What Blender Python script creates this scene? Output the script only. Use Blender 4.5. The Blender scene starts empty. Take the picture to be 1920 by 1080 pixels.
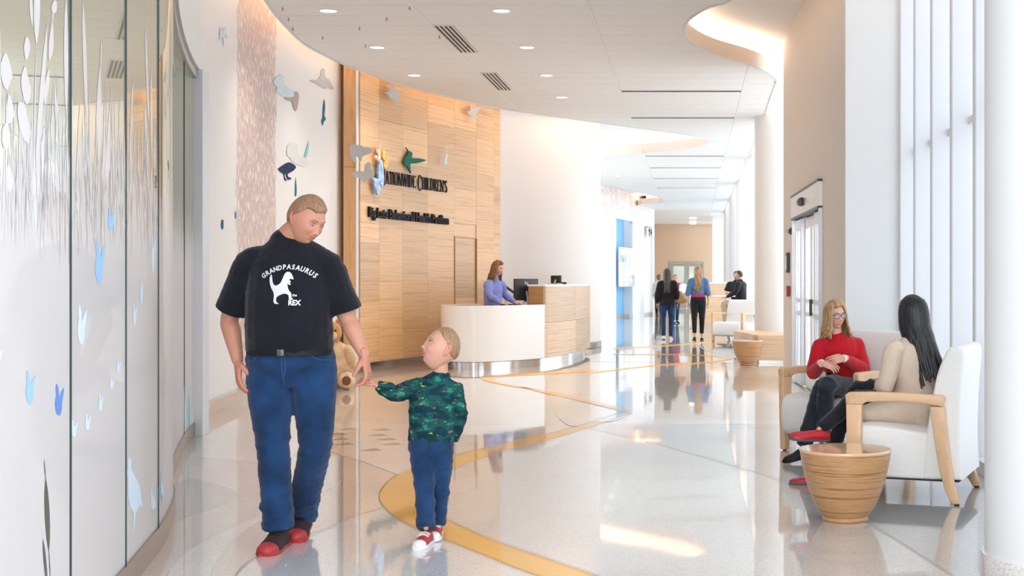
import bpy, bmesh, math, random
import numpy as np
from mathutils import Vector, Matrix, Euler
from mathutils.bvhtree import BVHTree

SC = bpy.context.scene
COL = SC.collection
PI = math.pi
rnd = random.Random(7)

# ---------------------------------------------------------------- camera
F, CX, CY, H = 2560.0, 1297.0, 531.0, 1.35      # focal length and principal point in 1920x1080 pixels, eye height
cam_data = bpy.data.cameras.new('camera')
cam = bpy.data.objects.new('camera', cam_data)
COL.objects.link(cam)
cam.location = (0, 0, H)
cam.rotation_euler = (PI / 2, 0, 0)
cam_data.sensor_width = 36
cam_data.lens = F / 1920 * 36
cam_data.shift_x = -(CX - 960) / 1920
cam_data.shift_y = (CY - 540) / 1920
cam_data.clip_end = 300
SC.camera = cam

# ---------------------------------------------------------------- sky, exposure
SC.view_settings.view_transform = 'Standard'
SC.view_settings.look = 'None'
SC.view_settings.exposure = 0.74
SC.view_settings.gamma = 1
SC.view_settings.use_curve_mapping = False
SC.cycles.max_bounces = 10
SC.cycles.diffuse_bounces = 5
SC.cycles.glossy_bounces = 4
SC.cycles.transparent_max_bounces = 12
SC.cycles.caustics_reflective = False
SC.cycles.sample_clamp_indirect = 6
W = bpy.data.worlds.new('overcast_sky')
SC.world = W
W.use_nodes = True
bg = W.node_tree.nodes['Background']
bg.inputs[0].default_value = (0.86, 0.93, 1.0, 1)
bg.inputs[1].default_value = 2.1

def area(name, loc, rot, sx, sy, power, col):
    l = bpy.data.lights.new(name, 'AREA')
    l.shape = 'RECTANGLE'; l.size = sx; l.size_y = sy
    l.energy = power; l.color = col
    o = bpy.data.objects.new(name, l)
    COL.objects.link(o)
    o.location = loc; o.rotation_euler = rot
    return o
# added soft fill behind the camera, as if from unseen lobby windows
area('added_fill_light', (0.0, -9.0, 2.5), (math.radians(88), 0, 0), 8, 4.6, 700, (1.0, 0.98, 0.97))

# ---------------------------------------------------------------- helpers
def G(px, py, z=0.0):
    "floor (or height z) point seen at a pixel"
    d = F * (H - z) / (py - CY)
    return ((px - CX) / F * d, d)
def AT(px, py, d):
    return Vector(((px - CX) / F * d, d, H - (py - CY) / F * d))

def link(o, parent=None):
    COL.objects.link(o)
    if parent is not None: o.parent = parent
    return o
def tag(o, label=None, cat=None, group=None, kind=None):
    if label: o['label'] = label
    if cat: o['category'] = cat
    if group: o['group'] = group
    if kind: o['kind'] = kind
    return o
def empty(name, loc, rz=0.0):
    o = bpy.data.objects.new(name, None)
    o.empty_display_size = 0.1
    COL.objects.link(o)
    o.location = loc; o.rotation_euler = (0, 0, rz)
    return o
def mesh_obj(name, verts, faces, mat=None, parent=None, smooth=False, angle=None):
    me = bpy.data.meshes.new(name)
    me.from_pydata([tuple(v) for v in verts], [], faces)
    me.update()
    if mat:
        for m in (mat if isinstance(mat, (list, tuple)) else [mat]): me.materials.append(m)
    if smooth: me.shade_smooth()
    o = bpy.data.objects.new(name, me)
    link(o, parent)
    if angle: me.shade_smooth(); me.set_sharp_from_angle(angle=math.radians(angle))
    return o

class MB:
    "collects shapes and links them as one mesh object"
    def __init__(s): s.v = []; s.f = []
    def add(s, v, f):
        n = len(s.v); s.v += [tuple(p) for p in v]; s.f += [tuple(i + n for i in q) for q in f]; return s
    def box(s, x0, x1, y0, y1, z0, z1, M=None, bev=0.0):
        if bev > 0:
            bm = bmesh.new()
            bmesh.ops.create_cube(bm, size=1)
            for v in bm.verts:
                v.co = Vector(((x0 + x1) / 2 + v.co.x * (x1 - x0), (y0 + y1) / 2 + v.co.y * (y1 - y0), (z0 + z1) / 2 + v.co.z * (z1 - z0)))
            bmesh.ops.bevel(bm, geom=bm.edges[:], offset=bev, segments=2, affect='EDGES', profile=0.5)
            bm.verts.index_update()
            v = [q.co.copy() for q in bm.verts]; f = [[w.index for w in q.verts] for q in bm.faces]
            bm.free()
        else:
            v = [Vector(p) for p in ((x0, y0, z0), (x1, y0, z0), (x1, y1, z0), (x0, y1, z0), (x0, y0, z1), (x1, y0, z1), (x1, y1, z1), (x0, y1, z1))]
            f = [(0, 3, 2, 1), (4, 5, 6, 7), (0, 1, 5, 4), (1, 2, 6, 5), (2, 3, 7, 6), (3, 0, 4, 7)]
        if M is not None: v = [M @ p for p in v]
        return s.add(v, f)
    def prism(s, pts, z0, z1, M=None):
        "extrude a 2D outline in z"
        n = len(pts)
        a = sum(pts[i][0] * pts[(i + 1) % n][1] - pts[(i + 1) % n][0] * pts[i][1] for i in range(n))
        if a < 0: pts = pts[::-1]
        v = [Vector((p[0], p[1], z0)) for p in pts] + [Vector((p[0], p[1], z1)) for p in pts]
        f = [tuple(range(n - 1, -1, -1)), tuple(range(n, 2 * n))] + [(i, (i + 1) % n, n + (i + 1) % n, n + i) for i in range(n)]
        if M is not None: v = [M @ p for p in v]
        return s.add(v, f)
    def wall(s, path, z0, z1, th, closed=False):
        "vertical sheet of thickness th along a 2D path (th to the left of the direction)"
        n = len(path); off = []
        for i in range(n):
            a = Vector(path[max(i - 1, 0)]); b = Vector(path[min(i + 1, n - 1)])
            t = (b - a).normalized(); off.append(Vector((-t.y, t.x)) * th)
        v = []; f = []
        for i in range(n):
            p = Vector(path[i]); q = p + off[i]
            v += [(p.x, p.y, z0), (q.x, q.y, z0), (q.x, q.y, z1), (p.x, p.y, z1)]
        for i in range(n - 1):
            a = 4 * i; b = a + 4
            for j in range(4): f.append((a + j, b + j, b + (j + 1) % 4, a + (j + 1) % 4))
        f.append((3, 2, 1, 0)); e = 4 * (n - 1); f.append((e, e + 1, e + 2, e + 3))
        return s.add(v, f)
    def lathe(s, prof, seg=32, c=(0, 0, 0), a0=0, a1=2 * PI):
        full = abs(a1 - a0 - 2 * PI) < 1e-6
        n = len(prof); m = seg if full else seg + 1
        v = []
        for j in range(m):
            a = a0 + (a1 - a0) * j / seg
            for r, z in prof: v.append((c[0] + r * math.cos(a), c[1] + r * math.sin(a), c[2] + z))
        f = []
        for j in range(seg):
            k = (j + 1) % m
            for i in range(n - 1): f.append((j * n + i, k * n + i, k * n + i + 1, j * n + i + 1))
        return s.add(v, f)
    def tube(s, pts, rad, seg=10, ref=(1, 0, 0), cap=True, sub=0):
        v, f = loft(pts, rad, seg, ref, cap, sub); return s.add(v, f)
    def ball(s, c, r, seg=16, M=None):
        if not hasattr(r, '__len__'): r = (r, r, r)
        v = []; f = []; rings = seg // 2
        for i in range(rings + 1):
            t = PI * i / rings
            for j in range(seg):
                a = 2 * PI * j / seg
                p = Vector((r[0] * math.sin(t) * math.cos(a), r[1] * math.sin(t) * math.sin(a), r[2] * math.cos(t)))
                if M is not None: p = M @ p
                v.append(Vector(c) + p)
        for i in range(rings):
            for j in range(seg):
                k = (j + 1) % seg
                f.append((i * seg + j, (i + 1) * seg + j, (i + 1) * seg + k, i * seg + k))
        return s.add(v, f)
    def build(s, name, mat=None, parent=None, smooth=False, angle=None):
        o = mesh_obj(name, s.v, s.f, mat, parent, smooth, angle)
        return o

def catmull(P, k):
    "resample a polyline of tuples with k points per span"
    P = [np.array(p, float) for p in P]
    if len(P) < 3 or k < 2: return P
    out = []
    for i in range(len(P) - 1):
        p0 = P[i - 1] if i > 0 else 2 * P[0] - P[1]
        p1, p2 = P[i], P[i + 1]
        p3 = P[i + 2] if i + 2 < len(P) else 2 * P[-1] - P[-2]
        for j in range(k):
            t = j / k
            out.append(0.5 * ((2 * p1) + (-p0 + p2) * t + (2 * p0 - 5 * p1 + 4 * p2 - p3) * t * t + (-p0 + 3 * p1 - 3 * p2 + p3) * t ** 3))
    out.append(P[-1])
    return out
def curve2(P, k=6): return [(float(q[0]), float(q[1])) for q in catmull(P, k)]

def loft(pts, rad, seg=12, ref=(1, 0, 0), cap=True, sub=0):
    "tube through 3D points; rad = radius or (a, b): a along ref, b across"
    R = [(r, r) if not hasattr(r, '__len__') else r for r in rad]
    refs = [Vector(r) for r in ref] if hasattr(ref[0], '__len__') else [Vector(ref)] * len(pts)
    rows = [tuple(p) + tuple(r) + tuple(q) for p, r, q in zip(pts, R, refs)]
    if sub: rows = catmull(rows, sub)
    rows = [np.array(r, float) for r in rows]
    P = [Vector(r[:3]) for r in rows]; n = len(P)
    T = [(P[min(i + 1, n - 1)] - P[max(i - 1, 0)]).normalized() for i in range(n)]
    rings = []
    def ring(c, t, a, b, rf):
        u = rf - t * rf.dot(t)
        if u.length < 1e-4: u = Vector((0, 1, 0.01)) - t * t.y
        u.normalize(); w = t.cross(u)
        return [c + u * (a * math.cos(2 * PI * j / seg)) + w * (b * math.sin(2 * PI * j / seg)) for j in range(seg)]
    if cap and cap != 'top':
        r0 = rows[0]; m = min(r0[3], r0[4])
        for q, s_ in ((1.0, 0.05), (0.75, 0.62), (0.4, 0.9)):
            rings.append(ring(P[0] - T[0] * m * q * 0.8, T[0], r0[3] * s_, r0[4] * s_, Vector(r0[5:8])))
    for i in range(n):
        rings.append(ring(P[i], T[i], max(rows[i][3], 1e-4), max(rows[i][4], 1e-4), Vector(rows[i][5:8])))
    if cap and cap != 'start':
        r0 = rows[-1]; m = min(r0[3], r0[4])
        for q, s_ in ((0.4, 0.9), (0.75, 0.62), (1.0, 0.05)):
            rings.append(ring(P[-1] + T[-1] * m * q * 0.8, T[-1], r0[3] * s_, r0[4] * s_, Vector(r0[5:8])))
    v = [p for r in rings for p in r]; f = []
    for i in range(len(rings) - 1):
        for j in range(seg):
            k = (j + 1) % seg
            f.append((i * seg + j, i * seg + k, (i + 1) * seg + k, (i + 1) * seg + j))
    f.append(tuple(range(seg - 1, -1, -1))); e = (len(rings) - 1) * seg
    f.append(tuple(range(e, e + seg)))
    return v, f

def clip_poly(P, x0, x1, y0, y1):
    def cut(P, ins, isec):
        out = []
        for i in range(len(P)):
            a, b = P[i - 1], P[i]
            ia, ib = ins(a), ins(b)
            if ib:
                if not ia: out.append(isec(a, b))
                out.append(b)
            elif ia: out.append(isec(a, b))
        return out
    def ix(c): return lambda a, b: (c, a[1] + (b[1] - a[1]) * (c - a[0]) / (b[0] - a[0]))
    def iy(c): return lambda a, b: (a[0] + (b[0] - a[0]) * (c - a[1]) / (b[1] - a[1]), c)
    for ins, f in ((lambda p: p[0] >= x0, ix(x0)), (lambda p: p[0] <= x1, ix(x1)), (lambda p: p[1] >= y0, iy(y0)), (lambda p: p[1] <= y1, iy(y1))):
        if len(P) < 3: return []
        P = cut(P, ins, f)
    return P

# ---------------------------------------------------------------- materials
def nodes(name):
    m = bpy.data.materials.new(name); m.use_nodes = True
    return m, m.node_tree.nodes, m.node_tree.links, m.node_tree.nodes['Principled BSDF']
def mat(name, col, rough=0.5, metal=0.0, spec=0.5, bump=0.0, bscale=60, vary=0.0, vscale=4, coat=0.0, sss=0.0, sheen=0.0, stretch=None, coatr=0.05):
    m, N, L, B = nodes(name)
    B.inputs['Base Color'].default_value = (*col, 1)
    B.inputs['Roughness'].default_value = rough
    B.inputs['Metallic'].default_value = metal
    B.inputs['Specular IOR Level'].default_value = spec
    B.inputs['Coat Weight'].default_value = coat
    B.inputs['Coat Roughness'].default_value = coatr
    B.inputs['Sheen Weight'].default_value = sheen
    tc = N.new('ShaderNodeTexCoord'); mp = N.new('ShaderNodeMapping')
    L.new(tc.outputs['Object'], mp.inputs[0])
    if stretch: mp.inputs['Scale'].default_value = stretch
    if vary > 0:
        n = N.new('ShaderNodeTexNoise'); n.inputs['Scale'].default_value = vscale; n.inputs['Detail'].default_value = 5
        L.new(mp.outputs[0], n.inputs['Vector'])
        r = N.new('ShaderNodeMapRange'); r.inputs['From Min'].default_value = 0.3; r.inputs['From Max'].default_value = 0.7
        r.inputs['To Min'].default_value = 1 - vary; r.inputs['To Max'].default_value = 1 + vary
        L.new(n.outputs[0], r.inputs[0])
        x = N.new('ShaderNodeMix'); x.data_type = 'RGBA'; x.blend_type = 'MULTIPLY'; x.inputs[0].default_value = 1
        x.inputs[6].default_value = (*col, 1); L.new(r.outputs[0], x.inputs[7]); L.new(x.outputs[2], B.inputs['Base Color'])
    if bump > 0:
        n = N.new('ShaderNodeTexNoise'); n.inputs['Scale'].default_value = bscale; n.inputs['Detail'].default_value = 4
        L.new(mp.outputs[0], n.inputs['Vector'])
        b = N.new('ShaderNodeBump'); b.inputs['Strength'].default_value = bump; b.inputs['Distance'].default_value = 0.01
        L.new(n.outputs[0], b.inputs['Height']); L.new(b.outputs[0], B.inputs['Normal'])
    return m
def emit(name, col, s):
    m, N, L, B = nodes(name)
    B.inputs['Base Color'].default_value = (*col, 1)
    B.inputs['Emission Color'].default_value = (*col, 1); B.inputs['Emission Strength'].default_value = s
    return m
def ramp(N, L, src, stops, interp='LINEAR'):
    r = N.new('ShaderNodeValToRGB'); r.color_ramp.interpolation = interp
    e = r.color_ramp.elements
    while len(e) < len(stops): e.new(0.5)
    for q, (p, c) in zip(e, stops): q.position = p; q.color = (*c, 1)
    L.new(src, r.inputs[0]); return r.outputs[0]
def wood(name, c1, c2, c3, scale=(1.2, 1.2, 26), rough=0.42, per_object=0.16, soft=False):
    "laminated bamboo: thin level streaks, tone changes with each board"
    m, N, L, B = nodes(name)
    tc = N.new('ShaderNodeTexCoord'); mp = N.new('ShaderNodeMapping'); mp.inputs['Scale'].default_value = scale
    oi = N.new('ShaderNodeObjectInfo')
    ml = N.new('ShaderNodeMath'); ml.operation = 'MULTIPLY'; ml.inputs[1].default_value = 37
    L.new(oi.outputs['Random'], ml.inputs[0])
    cb = N.new('ShaderNodeCombineXYZ'); L.new(ml.outputs[0], cb.inputs[0]); L.new(ml.outputs[0], cb.inputs[2])
    L.new(tc.outputs['Object'], mp.inputs[0]); L.new(cb.outputs[0], mp.inputs['Location'])
    n = N.new('ShaderNodeTexNoise'); n.inputs['Scale'].default_value = 3.2; n.inputs['Detail'].default_value = 7; n.inputs['Roughness'].default_value = 0.72
    L.new(mp.outputs[0], n.inputs['Vector'])
    c = ramp(N, L, n.outputs[0], [(0.34, c3), (0.44, c2), (0.50, c1), (0.56, c2), (0.61, c1), (0.68, c3)] if soft else [(0.30, c3), (0.42, c2), (0.5, c1), (0.62, c1), (0.72, c2)])
    r = N.new('ShaderNodeMapRange'); r.inputs['To Min'].default_value = 1 - per_object; r.inputs['To Max'].default_value = 1 + per_object * 0.5
    L.new(oi.outputs['Random'], r.inputs[0])
    x = N.new('ShaderNodeMix'); x.data_type = 'RGBA'; x.blend_type = 'MULTIPLY'; x.inputs[0].default_value = 1
    L.new(c, x.inputs[6]); L.new(r.outputs[0], x.inputs[7]); L.new(x.outputs[2], B.inputs['Base Color'])
    B.inputs['Roughness'].default_value = rough
    b = N.new('ShaderNodeBump'); b.inputs['Strength'].default_value = 0.08; b.inputs['Distance'].default_value = 0.004
    L.new(n.outputs[0], b.inputs['Height']); L.new(b.outputs[0], B.inputs['Normal'])
    return m
def terrazzo(name, col, chip=0.12):
    m, N, L, B = nodes(name)
    tc = N.new('ShaderNodeTexCoord')
    v = N.new('ShaderNodeTexVoronoi'); v.inputs['Scale'].default_value = 150
    L.new(tc.outputs['Object'], v.inputs['Vector'])
    d = tuple(c * (1 - chip * 2.2) for c in col); l = tuple(min(1, c * (1 + chip)) for c in col)
    s = N.new('ShaderNodeSeparateColor'); L.new(v.outputs['Color'], s.inputs[0])
    c = ramp(N, L, s.outputs[0], [(0.0, d), (0.16, col), (0.8, col), (0.92, l)], 'CONSTANT')
    n = N.new('ShaderNodeTexNoise'); n.inputs['Scale'].default_value = 0.8; n.inputs['Detail'].default_value = 2
    L.new(tc.outputs['Object'], n.inputs['Vector'])
    r = N.new('ShaderNodeMapRange'); r.inputs['From Min'].default_value = 0.3; r.inputs['From Max'].default_value = 0.7
    r.inputs['To Min'].default_value = 0.96; r.inputs['To Max'].default_value = 1.03
    L.new(n.outputs[0], r.inputs[0])
    x = N.new('ShaderNodeMix'); x.data_type = 'RGBA'; x.blend_type = 'MULTIPLY'; x.inputs[0].default_value = 1
    L.new(c, x.inputs[6]); L.new(r.outputs[0], x.inputs[7]); L.new(x.outputs[2], B.inputs['Base Color'])
    B.inputs['Roughness'].default_value = 0.3
    B.inputs['Coat Weight'].default_value = 1.0; B.inputs['Coat Roughness'].default_value = 0.035; B.inputs['Coat IOR'].default_value = 1.5
    n2 = N.new('ShaderNodeTexNoise'); n2.inputs['Scale'].default_value = 1.6; n2.inputs['Detail'].default_value = 1
    L.new(tc.outputs['Object'], n2.inputs['Vector'])
    b = N.new('ShaderNodeBump'); b.inputs['Strength'].default_value = 0.05; b.inputs['Distance'].default_value = 0.02
    L.new(n2.outputs[0], b.inputs['Height']); L.new(b.outputs[0], B.inputs['Coat Normal'])
    return m

M = {}
M['white'] = mat('white_paint', (0.83, 0.82, 0.81), 0.6)
M['white_trim'] = mat('white_trim', (0.72, 0.73, 0.76), 0.35)
M['plank'] = mat('ceiling_plank', (0.80, 0.80, 0.785), 0.55)
M['runner'] = mat('ceiling_runner', (0.85, 0.85, 0.84), 0.5)
M['joint'] = mat('ceiling_joint', (0.24, 0.23, 0.22), 0.8)
M['tan'] = mat('tan_paint', (0.68, 0.51, 0.37), 0.6)
M['beige'] = mat('beige_wallcovering', (0.72, 0.66, 0.61), 0.6)
M['fascia'] = mat('fascia_paint', (0.78, 0.68, 0.6), 0.5)
M['chrome'] = mat('chrome', (0.72, 0.72, 0.73), 0.13, 1.0)
M['steel'] = mat('brushed_steel', (0.55, 0.54, 0.53), 0.35, 1.0)
M['alu'] = mat('aluminium', (0.50, 0.50, 0.52), 0.3, 0.7)
M['dark'] = mat('dark_metal', (0.03, 0.03, 0.035), 0.4)
M['slot'] = mat('grille_slot', (0.015, 0.015, 0.018), 0.7)
M['gold_strip'] = mat('divider_strip', (0.34, 0.29, 0.26), 0.4, 0.4)
M['bamboo'] = wood('bamboo_veneer', (0.74, 0.465, 0.245), (0.62, 0.355, 0.165), (0.40, 0.19, 0.075), scale=(0.2, 0.2, 26), per_object=0.24)
M['bamboo_dark'] = wood('bamboo_dark', (0.46, 0.24, 0.10), (0.38, 0.19, 0.075), (0.25, 0.11, 0.04), scale=(0.22, 0.22, 26))
M['bamboo_pale'] = wood('bamboo_pale', (0.70, 0.50, 0.33), (0.58, 0.385, 0.23), (0.38, 0.215, 0.11), scale=(0.22, 0.22, 26))
M['maple'] = wood('maple', (0.76, 0.50, 0.29), (0.72, 0.46, 0.26), (0.62, 0.37, 0.19), scale=(9, 9, 0.7), per_object=0.06)
M['maple_post'] = wood('maple_post', (0.68, 0.40, 0.20), (0.62, 0.35, 0.165), (0.52, 0.28, 0.12), scale=(5, 5, 0.5), per_object=0.06)
M['arm'] = wood('maple_arm', (0.70, 0.45, 0.27), (0.66, 0.415, 0.24), (0.57, 0.34, 0.18), scale=(3, 3, 3), per_object=0.04, rough=0.35)
M['drum'] = wood('laminated_bamboo', (0.52, 0.30, 0.14), (0.38, 0.19, 0.08), (0.20, 0.09, 0.03), scale=(0.5, 0.5, 30), rough=0.28, per_object=0.03, soft=True)
M['drum_top'] = mat('drum_top', (0.66, 0.44, 0.25), 0.16, coat=0.5)
M['fabric'] = mat('white_upholstery', (0.78, 0.765, 0.745), 0.75, bump=0.12, bscale=500, vary=0.03, vscale=60, sheen=0.2)
M['solid'] = mat('solid_surface', (0.87, 0.87, 0.87), 0.3)
M['t_white'] = terrazzo('terrazzo_white', (0.76, 0.75, 0.735))
M['t_cream'] = terrazzo('terrazzo_cream', (0.72, 0.68, 0.645))
M['t_tan'] = terrazzo('terrazzo_tan', (0.63, 0.54, 0.485))
M['t_taupe'] = terrazzo('terrazzo_taupe', (0.46, 0.40, 0.37))
M['t_grey'] = terrazzo('terrazzo_grey', (0.42, 0.42, 0.41))
M['t_lgrey'] = terrazzo('terrazzo_light_grey', (0.60, 0.59, 0.57))
M['t_yellow'] = terrazzo('terrazzo_yellow', (0.90, 0.43, 0.0), 0.04)
M['t_yellow'].node_tree.nodes['Principled BSDF'].inputs['Coat Weight'].default_value = 0.6
M['t_brown'] = mat('brass_inlay', (0.18, 0.13, 0.1), 0.35, coat=0.8)
M['cove_strong'] = emit('cove_light_strong', (1.0, 0.80, 0.64), 9)
M['cove'] = emit('cove_light', (1.0, 0.74, 0.52), 21)
M['lens'] = emit('downlight_lens', (1.0, 0.9, 0.76), 1.6)
# ---------------------------------------------------------------- people
def skinmat():
    m, N, L, B = nodes('skin')
    a = N.new('ShaderNodeAttribute'); a.attribute_name = 'tint'
    n = N.new('ShaderNodeTexNoise'); n.inputs['Scale'].default_value = 30; n.inputs['Detail'].default_value = 4
    tc = N.new('ShaderNodeTexCoord'); L.new(tc.outputs['Object'], n.inputs['Vector'])
    r = N.new('ShaderNodeMapRange'); r.inputs['To Min'].default_value = 0.93; r.inputs['To Max'].default_value = 1.06
    L.new(n.outputs[0], r.inputs[0])
    x = N.new('ShaderNodeMix'); x.data_type = 'RGBA'; x.blend_type = 'MULTIPLY'; x.inputs[0].default_value = 1
    L.new(a.outputs['Color'], x.inputs[6]); L.new(r.outputs[0], x.inputs[7]); L.new(x.outputs[2], B.inputs['Base Color'])
    B.inputs['Roughness'].default_value = 0.5
    B.inputs['Subsurface Weight'].default_value = 0.12; B.inputs['Subsurface Scale'].default_value = 0.01
    return m
M['skin'] = skinmat()
def hairmat(name, c1, c2, stretch=(1, 1, 0.12), sc=90):
    m, N, L, B = nodes(name)
    tc = N.new('ShaderNodeTexCoord'); mp = N.new('ShaderNodeMapping'); mp.inputs['Scale'].default_value = stretch
    L.new(tc.outputs['Object'], mp.inputs[0])
    n = N.new('ShaderNodeTexNoise'); n.inputs['Scale'].default_value = sc; n.inputs['Detail'].default_value = 5
    L.new(mp.outputs[0], n.inputs['Vector'])
    c = ramp(N, L, n.outputs[0], [(0.35, c1), (0.65, c2)]); L.new(c, B.inputs['Base Color'])
    b = N.new('ShaderNodeBump'); b.inputs['Strength'].default_value = 0.5; b.inputs['Distance'].default_value = 0.004
    L.new(n.outputs[0], b.inputs['Height']); L.new(b.outputs[0], B.inputs['Normal'])
    B.inputs['Roughness'].default_value = 0.42
    return m
def cloth(name, col, vary=0.12, vs=8, bump=0.25, bs=220, rough=0.85):
    return mat(name, col, rough, bump=bump, bscale=bs, vary=vary, vscale=vs, spec=0.2, sheen=0.15)
M['eye_white'] = mat('eye_white', (0.75, 0.72, 0.7), 0.2)
M['iris'] = mat('iris', (0.03, 0.035, 0.045), 0.1)
M['black_cloth'] = cloth('black_cloth', (0.012, 0.013, 0.017), vary=0.3)
M['sole_white'] = mat('sole_white', (0.75, 0.75, 0.76), 0.5)
M['sole_grey'] = mat('sole_grey', (0.09, 0.1, 0.12), 0.6)

def remesh(v, f, vox, sm=3):
    me = bpy.data.meshes.new('t'); me.from_pydata([tuple(p) for p in v], [], f); me.update()
    o = bpy.data.objects.new('t', me); COL.objects.link(o)
    r = o.modifiers.new('r', 'REMESH'); r.mode = 'VOXEL'; r.voxel_size = vox
    if sm:
        s = o.modifiers.new('s', 'SMOOTH'); s.factor = 0.5; s.iterations = sm
    dg = bpy.context.evaluated_depsgraph_get(); dg.update()
    e = bpy.data.meshes.new_from_object(o.evaluated_get(dg))
    n = len(e.vertices); V = np.empty(n * 3, np.float32); e.vertices.foreach_get('co', V)
    FS = [tuple(p.vertices) for p in e.polygons]
    bpy.data.objects.remove(o); bpy.data.meshes.remove(me); bpy.data.meshes.remove(e)
    return V.reshape(-1, 3).astype(float), FS
def normals(V, FS):
    q = np.array([f if len(f) == 4 else (f[0], f[1], f[2], f[2]) for f in FS])
    n = np.cross(V[q[:, 2]] - V[q[:, 0]], V[q[:, 3]] - V[q[:, 1]])
    out = np.zeros_like(V)
    for k in range(4): np.add.at(out, q[:, k], n)
    return out / (np.linalg.norm(out, axis=1, keepdims=True) + 1e-9)
def wrinkle(V, FS, amp, k=22, seed=0, foc=(), diag=1.0, base=0.45):
    "cloth folds; foc = points (elbow, knee, crotch) where they gather"
    N_ = normals(V, FS); r = np.random.RandomState(seed)
    x, y, z = V.T
    w = np.zeros(len(V))
    for i in range(4):
        a = r.uniform(-1, 1, 3); ph = r.uniform(0, 6)
        a = np.array([a[0] * 0.9, a[1] * 0.9, 0.9 * diag * (0.4 + abs(a[2]))]); a *= k * (0.7 + 0.5 * i) / np.linalg.norm(a)
        q = V @ a + 1.6 * np.sin(7 * x + ph) + 1.3 * np.sin(9 * z + 2 * ph) + 1.1 * np.sin(8 * y + ph)
        w += (1 - np.abs(np.sin(q))) ** 2 * (0.9 - 0.15 * i)
    w = w - w.mean()
    g = np.full(len(V), base)
    for p, rr in foc:
        g += 1.1 * np.exp(-((V - np.array(p)) ** 2).sum(1) / (2 * rr * rr))
    return V + N_ * (amp * w * g)[:, None]

HDX, HDY, HDZ = 0.074, 0.094, 0.117
def head_grid(nl=72, nt=56, male=True, smile=0.0, jaw=0.0, old=0.0):
    t = np.linspace(0, PI, nt + 1)
    a = np.linspace(0, 2 * PI, nl, endpoint=False)
    # denser longitudes at the face (angle 0 = face, -Y)
    a = a - 0.42 * np.sin(a)
    T, A = np.meshgrid(t, a, indexing='ij')
    dx = np.sin(T) * np.sin(A); dy = -np.sin(T) * np.cos(A); dz = np.cos(T)
    x = dx * HDX; y = dy * HDY; z = dz * HDZ
    # superellipse feel
    lo = np.clip(-z / HDZ, 0, 1)
    x = x * (1 - (0.30 - jaw) * lo ** 1.7) * (1 + 0.06 * np.exp(-((z - 0.03) / 0.05) ** 2))
    back = np.clip(y / HDY, 0, 1)
    y = y - back * lo ** 1.2 * 0.055
    y = np.where(y < 0, y * (1 - 0.06 * lo), y)
    fr = np.clip(-dy, 0, 1) ** 2          # facing factor
    def g(cx, cz, sx, sz): return np.exp(-((x - cx) / sx) ** 2 - ((z - cz) / sz) ** 2)
    D = np.zeros_like(x)                  # push along -Y
    k = 1.0 if male else 0.82
    ridge = np.clip((0.020 - z) / 0.052, 0, 1) * (z > -0.05)
    D += 0.0155 * k * np.exp(-(x / 0.0105) ** 2) * np.where((z < 0.022) & (z > -0.034), ridge ** 1.1, 0) * (z > -0.034)
    D += 0.0115 * k * g(0, -0.031, 0.0125, 0.0095) + 0.007 * (g(0.0125, -0.036, 0.006, 0.006) + g(-0.0125, -0.036, 0.006, 0.006))
    D += 0.006 * k * (g(0.026, 0.033, 0.02, 0.009) + g(-0.026, 0.033, 0.02, 0.009)) + 0.003 * g(0, 0.03, 0.02, 0.01)
    D -= 0.0125 * (g(0.031, 0.012, 0.0155, 0.0125) + g(-0.031, 0.012, 0.0155, 0.0125))
    D += 0.0035 * (g(0.041, -0.024, 0.018, 0.016) + g(-0.041, -0.024, 0.018, 0.016)) * (1 + 1.3 * smile)
    mz = -0.0585 + smile * 0.012 * (np.abs(x) / 0.025) ** 2
    D += 0.0075 * np.exp(-(x / 0.022) ** 2 - ((z - mz - 0.0055) / 0.005) ** 2) + 0.008 * np.exp(-(x / 0.019) ** 2 - ((z - mz + 0.0065) / 0.0055) ** 2)
    D -= 0.006 * np.exp(-(x / 0.024) ** 2 - ((z - mz) / 0.0022) ** 2)
    D += 0.010 * g(0, -0.093, 0.02, 0.014) - 0.003 * g(0, -0.075, 0.022, 0.006)
    D += 0.003 * g(0, -0.065, 0.04, 0.03)
    if old: D -= old * 0.004 * (g(0.030, -0.045, 0.005, 0.018) + g(-0.030, -0.045, 0.005, 0.018))
    y = y - D * np.clip(fr * 2.2, 0, 1)
    V = np.stack([x, y, z], -1).reshape(-1, 3)
    FS = []
    for i in range(nt):
        for j in range(nl):
            q = (j + 1) % nl
            FS.append((i * nl + j, (i + 1) * nl + j, (i + 1) * nl + q, i * nl + q))
    return V, FS
def hairline(x, y, front=0.078, ear=0.012, back=-0.075):
    return np.interp(y, [-0.095, -0.06, -0.035, -0.01, 0.012, 0.035, 0.09], [front, front - 0.012, 0.045, ear + 0.012, ear - 0.02, back + 0.03, back])
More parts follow.
